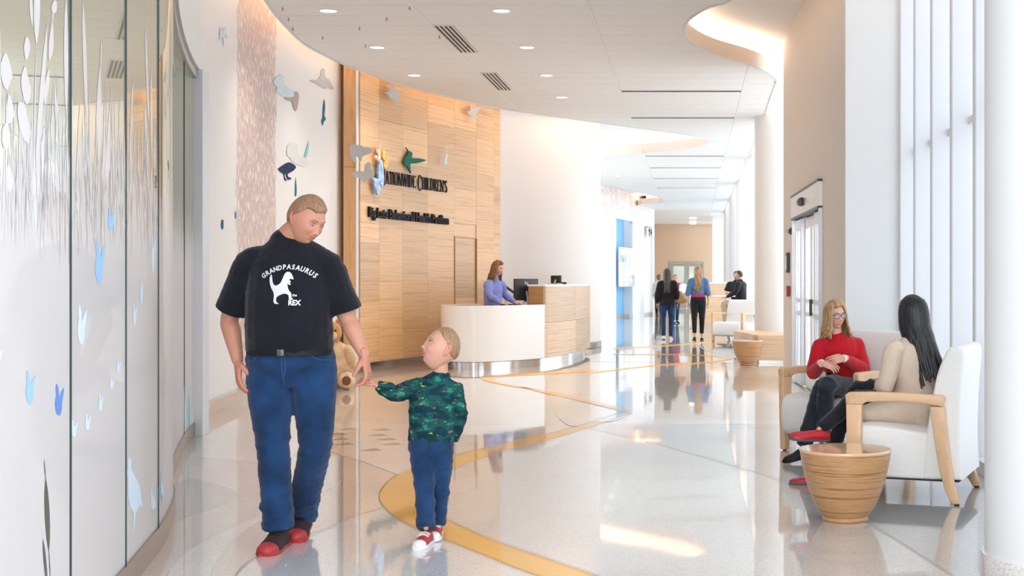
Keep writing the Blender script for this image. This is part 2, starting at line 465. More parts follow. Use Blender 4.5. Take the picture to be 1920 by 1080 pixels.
def hair_shell(th=0.014, front=0.078, ear=0.012, back=-0.075, top=1.0, noise=0.0015, sweep=0.0, seed=0, part=None, recede=0.0):
    V, FS = head_grid(96, 72)
    x, y, z = V.T
    hl = hairline(x, y, front, ear, back) + 0.004 * np.sin(70 * x + seed) + 0.003 * np.sin(110 * y + seed) + 0.0025 * np.sin(310 * x + 170 * y) + recede * np.exp(-((np.abs(x) - 0.045) / 0.015) ** 2) * (y < -0.02) * np.clip(z / 0.05, 0, 1)
    m = np.clip((z - hl) / 0.028, 0, 1); m = m * m * (3 - 2 * m)
    n = V / np.array([HDX, HDY, HDZ]) ** 2; n /= np.linalg.norm(n, axis=1, keepdims=True) + 1e-9
    up = np.clip(z / HDZ, 0, 1)
    t = th * (1 + (top - 1) * up)
    t = t + noise * np.sin(190 * x + 40 * y + seed) + noise * 0.7 * np.sin(150 * y + 60 * x + 90 * z)
    if part is not None: t = t - 0.006 * np.exp(-((x - part) / 0.004) ** 2) * (y < 0.03)
    V2 = V + n * (t * m - 0.014 * (1 - m))[:, None]
    return V2, FS
def locks(n, length, spread=1.0, a0=-2.2, a1=2.2, r=0.014, curl=0.0, seed=1, flare=0.0, top=0.085, fall=0.02, seg=6):
    "long hair falling from the crown down the sides and back; angle 0 = back of the head"
    R = random.Random(seed); vs = []; fs = []
    for i in range(n):
        a = a0 + (a1 - a0) * (i + R.uniform(0.2, 0.8)) / n
        L_ = length * R.uniform(0.85, 1.08)
        ph = R.uniform(0, 6)
        pts = []; rad = []
        for z, q in ((0.121, 0.22), (top + 0.004, 0.88), (0.03, 1.1), (-0.02, 1.14), (-0.08, 1.13 * spread)):
            pts.append((math.sin(a) * HDX * q * 1.05, math.cos(a) * HDY * q * 1.0, z)); rad.append((r, r * 0.6))
        steps = 5
        bx, by = pts[-1][0], pts[-1][1]
        for s in range(1, steps + 1):
            u = s / steps
            zz = -0.08 - (L_ - 0.08) * u
            pts.append((bx * (1 + flare * u) + curl * math.sin(ph + u * 9), by * (1 + flare * 0.4 * u) + fall * u + curl * math.cos(ph + u * 9), zz))
            rad.append((r * (1 - 0.6 * u ** 2), r * 0.6 * (1 - 0.6 * u ** 2)))
        v, f = loft(pts, rad, seg, (math.cos(a), -math.sin(a), 0), True, 2)
        k = len(vs); vs += v; fs += [tuple(j + k for j in q) for q in f]
    return np.array([tuple(p) for p in vs]), fs

def hand_geo(wrist, direc, palm, mir=1, s=1.0, curl=0.35, thumb=0.5, spread=0.0, seg=8, vox=0.0024):
    z = Vector(direc).normalized(); y = -Vector(palm); y = (y - z * y.dot(z)).normalized(); x = y.cross(z)
    Mx = Matrix(((x.x * mir, y.x, z.x), (x.y * mir, y.y, z.y), (x.z * mir, y.z, z.z)))
    vs, fs = [], []
    def put(pts, rad, ref=(1, 0, 0)):
        v, f = loft(pts, rad, seg + 2, ref, True, 2)
        k = len(vs); vs.extend(v); fs.extend([tuple(j + k for j in (q if mir > 0 else q[::-1])) for q in f])
    put([(0, 0, -0.03), (0, 0, 0.0), (0.002, 0, 0.04), (0, 0, 0.078)], [(0.026, 0.020), (0.027, 0.0195), (0.038, 0.0155), (0.040, 0.0125)])
    for i, (bx, L_) in enumerate(((-0.0305, 0.060), (-0.0105, 0.075), (0.0105, 0.081), (0.031, 0.073))):
        c = curl * (1.15 - 0.1 * i) if not hasattr(curl, '__len__') else curl[i]
        p = Vector((bx, 0, 0.070)); ang = 0.1; sp = (bx / 0.03) * (0.07 + spread)
        pts = [p.copy()]; p = p + Vector((bx * 0.02, 0, 0.018)); pts.append(p.copy())
        for q, w in ((0.42, 0.8), (0.32, 1.2), (0.26, 0.9)):
            ang += c * w
            p = p + Vector((math.sin(sp) * math.cos(ang), -math.sin(ang), math.cos(ang) * math.cos(sp))) * L_ * q
            pts.append(p.copy())
        r0 = 0.0092 if i in (1, 2, 3) else 0.008
        put(pts, [r0, r0, r0 * 0.97, r0 * 0.9, r0 * 0.72])
    p = Vector((0.022, -0.004, 0.018)); d1 = Vector((0.72, -0.35 * (0.5 + thumb), 0.62)).normalized(); d2 = Vector((0.45 - 0.4 * thumb, -0.4 - 0.3 * thumb, 0.8)).normalized()
    put([p, p + d1 * 0.028, p + d1 * 0.028 + d2 * 0.032, p + d1 * 0.028 + d2 * 0.058], [0.0155, 0.0135, 0.0108, 0.0085])
    V = [Vector(wrist) + (Mx @ (Vector(v) * s)) for v in vs]
    return remesh(V, fs, vox * s if vox else 0.003, 1)

def foot_parts(Mf, L_, w, h, boot=0.0):
    "upper and sole outlines; local: x forward from the heel, z up"
    secs = [(0.0, 0.55, 0.62), (0.04, 0.78, 0.85), (0.22, 0.82, 1.0), (0.42, 0.80, 0.86), (0.6, 0.95, 0.62), (0.78, 1.0, 0.50), (0.92, 0.82, 0.40), (1.0, 0.45, 0.26)]
    def ring(t, ww, hh, z0, grow=0.0):
        r = []
        for j in range(14):
            a = 2 * PI * j / 14
            yy = math.cos(a); zz = math.sin(a)
            yy = math.copysign(abs(yy) ** 0.8, yy)
            r.append((t * L_, yy * (ww * w / 2 + grow), z0 + (hh * h if zz > 0 else 0) * abs(zz) ** 0.9 + (0 if zz > 0 else zz * 0.006)))
        return r
    out = []
    for part in ('upper', 'sole'):
        v = []; f = []
        rr = []
        for t, ww, hh in secs:
            if part == 'upper': rr.append(ring(t, ww, hh, 0.016))
            else:
                q = []
                for j in range(14):
                    a = 2 * PI * j / 14; yy = math.copysign(abs(math.cos(a)) ** 0.6, math.cos(a)); zz = math.copysign(abs(math.sin(a)) ** 0.4, math.sin(a))
                    q.append(((t - 0.5) * 1.03 * L_ + 0.5 * L_, yy * (ww * w / 2 + 0.004), 0.011 + zz * 0.011))
                rr.append(q)
        for r in rr: v += r
        n = len(rr)
        for i in range(n - 1):
            for j in range(14):
                k = (j + 1) % 14; f.append((i * 14 + j, (i + 1) * 14 + j, (i + 1) * 14 + k, i * 14 + k))
        f.append(tuple(range(14))); f.append(tuple(range((n - 1) * 14 + 13, (n - 1) * 14 - 1, -1)))
        out.append(([Mf @ Vector(p) for p in v], f))
    return out

def figure(label, loc, rz, J, st, group=None, cat='person'):
    """builds one person. J: joints in a frame that faces -Y; st: looks"""
    root = empty('person', loc, rz); tag(root, label, cat, group)
    q = st.get('q', 1.0)                      # detail: voxel multiplier
    V3 = lambda k: Vector(J[k])
    P, C, N_, Hc = V3('pelvis'), V3('chest'), V3('neck'), V3('head')
    hs = st.get('hs', 1.0)
    E = Euler([math.radians(a) for a in J.get('hrot', (0, 0, 0))], 'XYZ').to_matrix()
    MH = Matrix.Translation(Hc) @ E.to_4x4() @ Matrix.Scale(hs, 4)
    latS = (V3('sb') - V3('sa')).normalized(); latH = (V3('pb') - V3('pa')).normalized()
    up = (C - P).normalized()
    tw = st.get('torso', ((0.12, 0.10), (0.165, 0.118), (0.14, 0.10), (0.160, 0.115), (0.150, 0.088), (0.062, 0.058)))
    off = st.get('belly', 0.0)
    fwd = latH.cross(up)                      # points towards -Y side
    if fwd.y > 0 and abs(fwd.y) > 0.3: fwd = -fwd
    def torso(add, lo=0, hi=6, hem=None):
        pts = [P - up * 0.09 * st.get('hk', 1), P, P.lerp(C, 0.45) + fwd * off, C + fwd * off * 0.4, C.lerp(N_, 0.62), N_]
        refs = [latH, latH, latH.lerp(latS, 0.4), latS, latS, latS]
        if hem is not None: pts[1] = P + up * hem + fwd * off * min(1, max(0, hem / (0.45 * (C - P).length)))
        pts = pts[lo:hi]; refs = refs[lo:hi]; r = [(a + add, b + add) for a, b in tw[lo:hi]]
        return loft(pts, r, 20, refs, True if hem is None else 'top', 3)
    nr = st.get('neckr', 0.052)
    slw = st.get('slope', 0.028)
    def sho(s): return V3('s' + s) - Vector((0, 0, slw))
    def inner(s): return sho(s).lerp(N_, 0.42) - Vector((0, 0, 0.035))
    def trap(add, tshift=0.0):
        out = []
        for s in 'ab':
            a = N_.lerp(sho(s), 0.12 + tshift) + Vector((0, 0, -0.005)); b = sho(s)
            out.append(loft([a, a.lerp(b, 0.5) - Vector((0, 0, 0.012)), b], [(nr * 0.85 + add, nr * 0.62 + add), (0.046 + add, 0.034 + add), (0.040 + add, 0.034 + add)], 12, (0, 1, 0), True, 2))
        return out
    ar = st.get('arm', (0.050, 0.056, 0.046, 0.041, 0.041, 0.027))
    def arm(s, add, upto=None, flare=0.0):
        S_, E_, W_ = sho(s), V3('e' + s), V3('w' + s)
        inn = inner(s)
        pts = [inn, S_, S_.lerp(E_, 0.5), E_, E_.lerp(W_, 0.3), W_]
        r = [a + add for a in ar]
        if upto is not None:
            pts = [inn, S_, S_.lerp(E_, upto * 0.5), S_.lerp(E_, upto)]; r = [ar[0] + add, ar[1] + add, ar[2] + add + flare * 0.6, ar[2] + add + flare]
        return loft(pts, r, 14, (0.1, 1, 0.1), upto is None, 3)
    lr = st.get('leg', (0.088, 0.080, 0.058, 0.058, 0.036))
    def leg(s, add, cuff=None, prof=None, upto=1.0):
        A, K, B = V3('p' + s), V3('k' + s), V3('a' + s)
        r = [a + add for a in (prof or lr)]
        e = K.lerp(B, upto if cuff else 1.02)
        pts = [A, A.lerp(K, 0.45), K, K.lerp(B, 0.4 * upto), e]
        return loft(pts, r, 16, (1, 0.05, 0.05), True if cuff is None else 'start', 3)
    def merge(*gs):
        v, f = [], []
        for gv, gf in gs:
            k = len(v); v += list(gv); f += [tuple(j + k for j in t) for t in gf]
        return v, f
    # body: one continuous skin
    jawp = MH @ Vector((0, 0.018, -0.045))
    body = merge(torso(-0.022, 1), *trap(-0.016), arm('a', -0.004), arm('b', -0.004), leg('a', -0.014), leg('b', -0.014),
                 loft([N_ - Vector((0, 0, 0.05)), N_, jawp], [nr * 1.15, nr * 1.05, nr], 14, (1, 0, 0), True, 2))
    BV, BF = remesh(body[0], body[1], 0.009 * q, 3)
    hv, hf = head_grid(*(st.get('hg', (88, 72))), male=st.get('male', True), smile=st.get('smile', 0), jaw=st.get('jaw', 0.0), old=st.get('old', 0))
    x, y, z = hv.T
    sk = np.array(st.get('skin', (0.62, 0.36, 0.26)))
    tint = np.tile(sk, (len(hv), 1))
    mz = -0.0585 + st.get('smile', 0) * 0.012 * (np.abs(x) / 0.025) ** 2
    lip = np.exp(-(x / 0.022) ** 4 - ((z - mz) / 0.0095) ** 4) * (y < -0.04)
    lc = np.array(st.get('lip', tuple(sk * np.array((0.85, 0.55, 0.55)))))
    tint = tint * (1 - lip[:, None]) + lc * lip[:, None]
    ck = 0.35 * (np.exp(-((np.abs(x) - 0.04) / 0.02) ** 2 - ((z + 0.025) / 0.022) ** 2) + 1.2 * np.exp(-(x / 0.012) ** 2 - ((z + 0.03) / 0.012) ** 2)) * (y < 0)
    tint = tint * (1 - ck[:, None] * np.array((0.02, 0.25, 0.25)))
    if st.get('beard'):
        bd = np.clip((-0.03 - z) / 0.015, 0, 1) * (y < 0.0) * (1 - lip) * np.clip((0.2 - np.exp(-(x / 0.02) ** 2 - ((z + 0.035) / 0.01) ** 2)) / 0.2, 0, 1)
        tint = tint * (1 - bd[:, None] * 0.75)
    parts_v, parts_f, parts_t = [BV], [BF], [np.tile(sk, (len(BV), 1))]
    def addp(v, f, t): parts_v.append(np.array([tuple(p) for p in v])); parts_f.append(f); parts_t.append(t)
    hw = np.array([tuple(MH @ Vector(p)) for p in hv]); addp(hw, hf, tint)
    for s in (-1, 1):   # ears
        mb = MB()
        mb.tube([MH @ Vector(p) for p in ((s * 0.072, 0.006, -0.03), (s * 0.079, 0.014, -0.012), (s * 0.084, 0.022, 0.012), (s * 0.080, 0.014, 0.03), (s * 0.073, 0.0, 0.026))], [0.006 * hs, 0.0065 * hs, 0.0065 * hs, 0.0065 * hs, 0.005 * hs], 8, (0, 1, 0), True, 3)
        mb.ball(MH @ Vector((s * 0.0755, 0.008, 0.003)), (0.006 * hs, 0.014 * hs, 0.026 * hs), 10, E)
        addp(mb.v, mb.f, np.tile(sk * np.array((1, 0.82, 0.82)), (len(mb.v), 1)))
    for s in ('a', 'b'):
        if st.get('hands', True):
            sc = st.get('hand', 1.0)
            v, f = hand_geo(J['w' + s], J['h' + s], J['n' + s], J.get('m' + s, 1), sc, J.get('c' + s, 0.35), J.get('t' + s, 0.5), vox=0.0026 * max(1, q * 0.8))
            addp(v, f, np.tile(sk * np.array((1.0, 0.9, 0.88)), (len(v), 1)))
    VV = np.concatenate(parts_v); TT = np.concatenate(parts_t); FF = []; k = 0
    for v, f in zip(parts_v, parts_f): FF += [tuple(j + k for j in t) for t in f]; k += len(v)
    o = mesh_obj('body', VV, FF, M['skin'], root, True)
    ca = o.data.color_attributes.new('tint', 'FLOAT_COLOR', 'POINT')
    ca.data.foreach_set('color', np.concatenate([TT, np.ones((len(TT), 1))], 1).astype(np.float32).ravel())
    # eyes, brows
    if st.get('face', True):
        for s in (-1, 1):
            e = MB(); e.ball(MH @ Vector((s * 0.031, -0.0745, 0.011)), (0.0135 * hs, 0.0105 * hs, 0.0075 * hs * st.get('open', 1.0)), 14, E); e.build('eye', M['eye_white'], root, True)
            lx, lz = st.get('look', (0, 0))
            i = MB(); i.ball(MH @ Vector((s * 0.031 + lx, -0.0825, 0.011 + lz)), (0.0062 * hs, 0.0042 * hs, 0.0060 * hs * min(1, st.get('open', 1.0) + 0.2)), 10, E); i.build('iris', M['iris'], root, True)
            b = MB(); b.tube([MH @ Vector(p) for p in ((s * 0.014, -0.0925, 0.028), (s * 0.030, -0.0915, 0.034), (s * 0.047, -0.0765, 0.029))], [0.0018 * hs, 0.003 * hs, 0.0012 * hs], 6, (0, 0, 1), True, 3)
            b.build('eyebrow', st['hairm'], root, True)
            l = MB(); l.tube([MH @ Vector(p) for p in ((s * 0.0185, -0.084, 0.0125), (s * 0.031, -0.0868, 0.0185), (s * 0.045, -0.079, 0.0135))], [0.001 * hs, 0.0017 * hs, 0.001 * hs], 6, (0, 0, 1), True, 3)
            l.build('eyelid', M['lid'] if st.get('lid') is None else st['lid'], root, True)
    # hair
    hp = []
    hv2, hf2 = hair_shell(**st.get('shell', {}))
    hp.append((hv2, hf2))
    for lk in st.get('locks', ()): hp.append(locks(**lk))
    v, f = [], []
    for a, b in hp:
        k = len(v); v += [MH @ Vector(p) for p in a]; f += [tuple(j + k for j in t) for t in b]
    if st.get('hair_remesh'):
        v, f = remesh(v, f, st['hair_remesh'], 2)
    mesh_obj('hair', v, f, st['hairm'], root, True)
    # top garment
    T_ = st['top']
    g = [torso(T_.get('add', 0.008), T_.get('lo', 1), 6, T_.get('hem', 0.02 if T_.get('lo', 1) == 1 else None))] + trap(T_.get('add', 0.008) * 0.8, T_.get('tshift', 0.16))
    for s in ('a', 'b'):
        if T_.get('sleeve') == 'short': g.append(arm(s, T_.get('add', 0.008) + 0.006, 0.86 if T_.get('len') is None else T_['len'], 0.016))
        elif T_.get('sleeve') == 'three': 
            S_, E_, W_ = sho(s), V3('e' + s), V3('w' + s)
            inn = inner(s); ad = T_.get('add', 0.008) + 0.006
            g.append(loft([inn, S_, S_.lerp(E_, 0.5), E_, E_.lerp(W_, 0.3)], [a + ad for a in ar[:5]], 14, (0.1, 1, 0.1), False, 3))
        else:
            S_, E_, W_ = sho(s), V3('e' + s), V3('w' + s)
            inn = inner(s); ad = T_.get('add', 0.008) + 0.004
            g.append(loft([inn, S_, S_.lerp(E_, 0.5), E_, E_.lerp(W_, 0.45), E_.lerp(W_, 0.97)], [a + ad for a in ar[:5]] + [ar[5] + 0.010], 14, (0.1, 1, 0.1), False, 3))
    if T_.get('extra'): g += T_['extra']
    v, f = merge(*g)
    v, f = remesh(v, f, 0.0085 * q, 3)
    v = wrinkle(v, f, T_.get('wr', 0.004), T_.get('wk', 22), T_.get('seed', 1), [(J['ea'], 0.07), (J['eb'], 0.07), (J['sa'], 0.06), (J['sb'], 0.06), (tuple(P + up * 0.06), 0.12)])
    top = mesh_obj(T_.get('name', 'shirt'), v, f, T_['m'], root, True)
    if T_.get('label'): top['label'] = T_['label']
    # trousers
    B_ = st.get('bottom')
    if B_:
        g = [torso(B_.get('add', 0.010), 0, B_.get('hi', 2) + 0)] if False else [loft([P - up * 0.135 * st.get('hk', 1), P - up * 0.02, P + up * B_.get('rise', 0.07)], [(tw[0][0] * 0.8, tw[0][1] * 0.8), (tw[1][0] + 0.011 + B_.get('hip', 0), tw[1][1] + 0.011 + B_.get('hip', 0)), (tw[1][0] * 0.97 + 0.009 + B_.get('hip', 0), tw[1][1] * 0.98 + 0.009 + B_.get('hip', 0))], 20, latH, False, 3)]
        for s in ('a', 'b'): g.append(leg(s, B_.get('add', 0.010), True, B_.get('prof'), B_.get('upto', 1.0)))
        v, f = merge(*g); v, f = remesh(v, f, 0.0085 * q, 3)
        v = wrinkle(v, f, B_.get('wr', 0.004), B_.get('wk', 20), B_.get('seed', 5), [(J['ka'], 0.09), (J['kb'], 0.09), (J['aa'], 0.09), (J['ab'], 0.09), (J['pa'], 0.07), (J['pb'], 0.07)] + B_.get('foc', []), base=B_.get('base', 0.45))
        tr = mesh_obj(B_.get('name', 'trousers'), v, f, B_['m'], root, True); st['trousers'] = tr
    # shoes
    S_ = st.get('shoe')
    if S_:
        for s in ('a', 'b'):
            A = V3('a' + s); d = Vector(J['f' + s]); L_ = S_.get('len', 0.29)
            yaw = math.atan2(d.y, d.x); pit = J.get('pitch' + s, 0.0)
            gz = J.get('gz' + s, 0.0)
            roll = J.get('roll' + s, 0.0)
            Mf = Matrix.Translation((A.x, A.y, gz)) @ Matrix.Rotation(yaw, 4, 'Z') @ Matrix.Rotation(pit, 4, 'Y') @ Matrix.Rotation(roll, 4, 'X') @ Matrix.Translation((-0.24 * L_, 0, 0))
            (uv, uf), (sv, sf) = foot_parts(Mf, L_, S_.get('w', 0.105), S_.get('h', 0.085))
            so = mesh_obj('shoe', uv, uf, S_['m'], root, True)
            so.data.set_sharp_from_angle(angle=math.radians(60))
            mesh_obj('sole', sv, sf, S_.get('sm', M['sole_grey']), so, True, 50)
            if S_.get('cap'):
                mb = MB(); mb.ball(Mf @ Vector((0.84 * L_, 0, 0.022)), (0.20 * L_, S_.get('w', 0.105) * 0.47, S_.get('h', 0.085) * 0.44), 16, Matrix.Rotation(yaw, 3, 'Z'))
                mb.build('toe_cap', S_['cap'], so, True)
            if S_.get('lace'):
                for t in (0.36, 0.44, 0.52):
                    mb = MB(); mb.tube([Mf @ Vector((t * L_, yy, S_.get('h', 0.085) * (1.22 - t * 0.85) + 0.016 - abs(yy) * 0.35)) for yy in (-0.028, 0, 0.028)], [0.003] * 3, 6, (0, 0, 1), True, 3)
                    mb.build('lace', S_['lace'], so, True)
    return root, MH, top
M['lid'] = mat('eyelid', (0.16, 0.08, 0.06), 0.6)

def project_print(name, geo, target, parent, material, origin_y, d=0.0015, sign=1.0):
    "lay flat artwork (x, z in metres) on the front of a garment"
    me = target.data
    bvh = BVHTree.FromPolygons([v.co for v in me.vertices], [p.vertices for p in me.polygons])
    v2 = []
    for (x, z) in geo[0]:
        hit = bvh.ray_cast(Vector((x, origin_y, z)), Vector((0, 1, 0)))
        y = hit[0].y - d if hit[0] is not None else origin_y + 1.2
        v2.append((x, y, z))
    return mesh_obj(name, v2, geo[1], material, parent)
def text_flat(s, size, bold=0.0, sx=1.0, cuts=0, spacing=1.0):
    "triangulated outline of a line of text, centred at x = 0; returns (x, y) vertices and faces"
    c = bpy.data.curves.new('t', 'FONT'); c.body = s; c.size = size; c.align_x = 'CENTER'; c.offset = bold; c.space_character = spacing; c.resolution_u = 3
    o = bpy.data.objects.new('t', c); COL.objects.link(o)
    dg = bpy.context.evaluated_depsgraph_get(); dg.update()
    me = bpy.data.meshes.new_from_object(o.evaluated_get(dg))
    bm = bmesh.new(); bm.from_mesh(me); bmesh.ops.triangulate(bm, faces=bm.faces[:])
    bmesh.ops.remove_doubles(bm, verts=bm.verts[:], dist=1e-6)
    if cuts: bmesh.ops.subdivide_edges(bm, edges=bm.edges[:], cuts=cuts)
    bm.verts.index_update()
    v = [(p.co.x * sx, p.co.y) for p in bm.verts]; f = [tuple(w.index for w in q.verts) for q in bm.faces]
    bm.free(); bpy.data.objects.remove(o); bpy.data.curves.remove(c); bpy.data.meshes.remove(me)
    return v, f
def shape_flat(P, k=3, closed=True):
    "smooth closed outline, filled with triangles"
    if k > 1:
        Q = catmull(list(P) + [P[0]], k)[:-1]
    else: Q = P
    bm = bmesh.new(); vs = [bm.verts.new((float(p[0]), float(p[1]), 0)) for p in Q]
    fc = bm.faces.new(vs); bmesh.ops.triangulate(bm, faces=[fc])
    bm.verts.index_update()
    v = [(p.co.x, p.co.y) for p in bm.verts]; f = [tuple(w.index for w in q.verts) for q in bm.faces]; bm.free()
    return v, f

def stitch_line(name, target, pts, r, material, parent, off=0.0, oy=-1.2):
    "stitched line laid on the front of a garment"
    me = target.data
    bvh = BVHTree.FromPolygons([v.co for v in me.vertices], [p.vertices for p in me.polygons])
    out = []
    for q in catmull(pts, 5):
        h = bvh.ray_cast(Vector((float(q[0]), oy, float(q[1]))), Vector((0, 1, 0)))
        if h[0] is not None: out.append(h[0] - Vector((0, off, 0)))
    if len(out) < 3: return None
    mb = MB(); mb.tube(out, [r] * len(out), 6, (0, 1, 0)); return mb.build(name, material, parent, True)
# ---------------------------------------------------------------- floor
CZ, UZ = 4.5, 4.92                    # plank ceiling, upper ceiling
floor = mesh_obj('floor', [(-9, -4, 0), (2.6, -4, 0), (2.6, 75, 0), (-9, 75, 0)], [(0, 1, 2, 3)], M['t_cream'])
tag(floor, kind='structure')
lv = [0.0015]
def fl(P, k=4): return [G(*q) for q in (catmull(P, k) if k > 1 else P)]
def inlay(name, poly, m, z=None, label=None):
    "a poured terrazzo field: thin slab with its own edge"
    lv[0] += 0.0004
    z = z or lv[0]
    mb = MB(); mb.prism(poly, -0.01, z)
    o = mb.build(name, m, floor)
    if label: o['label'] = label
    return o
def strip(poly, w=0.007, z=None, m=None, name='divider_strip'):
    v = []; f = []
    z = z or lv[0] + 0.0012
    n = len(poly)
    for i in range(n):
        a = Vector(poly[max(i - 1, 0)]); b = Vector(poly[min(i + 1, n - 1)])
        t = (b - a).normalized(); nn = Vector((-t.y, t.x)) * w / 2; p = Vector(poly[i])
        v += [(p.x - nn.x, p.y - nn.y, z), (p.x + nn.x, p.y + nn.y, z)]
    for i in range(n - 1): f.append((2 * i, 2 * i + 1, 2 * i + 3, 2 * i + 2))
    return mesh_obj(name, v, f, m or M['gold_strip'], floor)
# front white field with the grey zone on its right
A1 = fl([(603, 842), (680, 866), (743, 890)])                                  # beige / white above
B1 = fl([(717, 955), (660, 972), (603, 997), (550, 1013), (493, 1040), (460, 1060), (443, 1080), (432, 1100), (440, 1140)])
YO = fl([(1250, 1128), (1130, 1088), (1000, 1079), (890, 1035), (783, 993), (735, 966), (712, 938), (714, 922), (728, 903), (747, 890), (770, 881), (840, 857), (907, 840), (1020, 815), (1073, 802), (1120, 788), (1180, 772)])
YO = fl([(1250, 1175), (1113, 1110), (1000, 1079), (890, 1035), (783, 993), (735, 966), (713, 941), (713, 922), (728, 903), (747, 890), (785, 875), (840, 857), (907, 840), (1020, 815), (1073, 802), (1125, 786), (1180, 770)])
YI = fl([(1180, 776), (1135, 792), (1103, 803), (1020, 827), (923, 853), (840, 885), (806, 903), (790, 925), (795, 945), (827, 968), (883, 996), (923, 1013), (1040, 1053), (1117, 1080), (1250, 1130)])
inlay('terrazzo_field', [(-2.9, 2.0)] + [tuple(q) for q in B1[::-1]] + [tuple(q) for q in YO[:25]][::-1] + [(-0.2, 2.0)], M['t_white'], label='white speckled terrazzo under the walkers')
DR = fl([(1103, 804), (1213, 829), (1360, 870), (1480, 910), (1623, 980), (1783, 1080), (1990, 1230)])
inlay('terrazzo_field', [tuple(q) for q in YI] + [(0.2, 4.0), (1.2, 4.0)] + [tuple(q) for q in DR[::-1]], M['t_lgrey'], label='pale grey terrazzo inside the yellow band')
inlay('terrazzo_field', [tuple(q) for q in DR] + [(2.5, 4.0), (2.5, 13.1), (-0.9, 13.1)], M['t_grey'], label='mid grey terrazzo under the armchairs')
inlay('terrazzo_band', [tuple(q) for q in YO] + [tuple(q) for q in YI], M['t_yellow'], label='curving yellow terrazzo band')
BG = fl([(300, 1130), (318, 1070), (350, 1037), (417, 1000), (507, 960), (600, 920), (640, 880), (603, 842), (680, 866), (743, 890)])
inlay('terrazzo_field', fl([(743, 890), (680, 866), (603, 842), (560, 842), (520, 890), (470, 960), (430, 1010), (395, 1070), (390, 1115), (425, 1115), (443, 1080), (463, 1057), (493, 1040), (550, 1013), (603, 997), (660, 972), (720, 950), (712, 930), (728, 903)], 3), M['t_tan'], z=0.0016, label='tan terrazzo behind the white field')
inlay('terrazzo_field', fl([(317, 1070), (350, 1037), (417, 1000), (507, 960), (470, 985), (430, 1020), (395, 1075), (390, 1130), (310, 1130)]), M['t_cream'])
inlay('terrazzo_field', fl([(352, 862), (373, 857), (480, 867), (567, 882), (640, 900), (600, 925), (507, 960), (417, 1000), (350, 1037), (318, 1070), (300, 1100), (255, 1100), (300, 1020), (325, 960), (345, 880), (352, 862)], 2), M['t_tan'])
inlay('terrazzo_field', fl([(335, 905), (360, 898), (400, 907), (437, 920), (447, 932), (430, 945), (390, 958), (345, 975), (315, 990), (325, 950), (335, 905)], 3), M['t_taupe'], label='taupe terrazzo petal beside the glass wall')
inlay('terrazzo_field', fl([(565, 804), (572, 796), (600, 795), (780, 795), (905, 798), (1040, 800), (1073, 802), (1020, 815), (907, 840), (840, 857), (785, 875), (747, 890), (743, 890), (680, 866), (603, 842), (580, 830), (566, 815)], 2), M['t_white'], label='white terrazzo around the small track inlays')
inlay('terrazzo_field', fl([(1028, 757), (1035, 745), (1080, 738), (1130, 742), (1172, 765), (1178, 777), (1150, 790), (1110, 792), (1073, 800), (1045, 782), (1028, 757)], 4), M['t_tan'], label='tan terrazzo oval before the reception desk')
def band(P, Q, m='t_yellow'): return inlay('terrazzo_band', fl(P) + fl(Q), M[m])
band([(1180, 770), (1113, 753), (1040, 736), (973, 727), (930, 719), (905, 712), (915, 703), (1023, 697), (1113, 693)], [(1113, 697), (1023, 702), (935, 707), (925, 712), (950, 720), (1040, 742), (1113, 759), (1180, 776)])
band([(1100, 701), (1230, 686), (1307, 682), (1353, 677), (1372, 673), (1353, 668), (1273, 664), (1150, 663)], [(1150, 665), (1273, 666), (1340, 669), (1353, 673), (1340, 676), (1307, 680), (1230, 684), (1100, 698)])
inlay('terrazzo_field', [(-1.9, 23.5), (2.4, 22.5), (2.4, 72), (-2.2, 72)], M['t_grey'], z=0.0016)
band([(1150, 652), (1240, 647), (1310, 642), (1330, 640)], [(1330, 641), (1300, 645), (1240, 650), (1150, 655)])
# thin joints between pours
strip([G(x, 801) for x in (400, 1500)], 0.006)
strip([tuple(q) for q in DR[:-3]], 0.005)
for q in (B1, YO, YI): strip([tuple(t) for t in q if t[1] < 15], 0.005)
strip(fl([(1300, 640), (1320, 655), (1340, 661), (1400, 668)]), 0.02, m=M['white_trim'])
# bird-track inlays
for (x, y) in ((652, 806), (633, 815), (637, 825), (645, 834), (717, 807), (710, 817), (727, 825), (736, 834), (697, 845)):
    mb = MB(); s = 1.0
    X, Y = G(x, y); w = 0.09; h = 0.2
    mb.prism([(X - w, Y - 0.02), (X - 0.05, Y - 0.05), (X, Y - 0.06), (X + 0.05, Y - 0.05), (X + w, Y - 0.02), (X + 0.05, Y + 0.03), (X + 0.02, Y + 0.10), (X - 0.02, Y + 0.10), (X - 0.05, Y + 0.03)], 0.0, 0.0062)
    mb.build('track_inlay', M['t_brown'], floor)

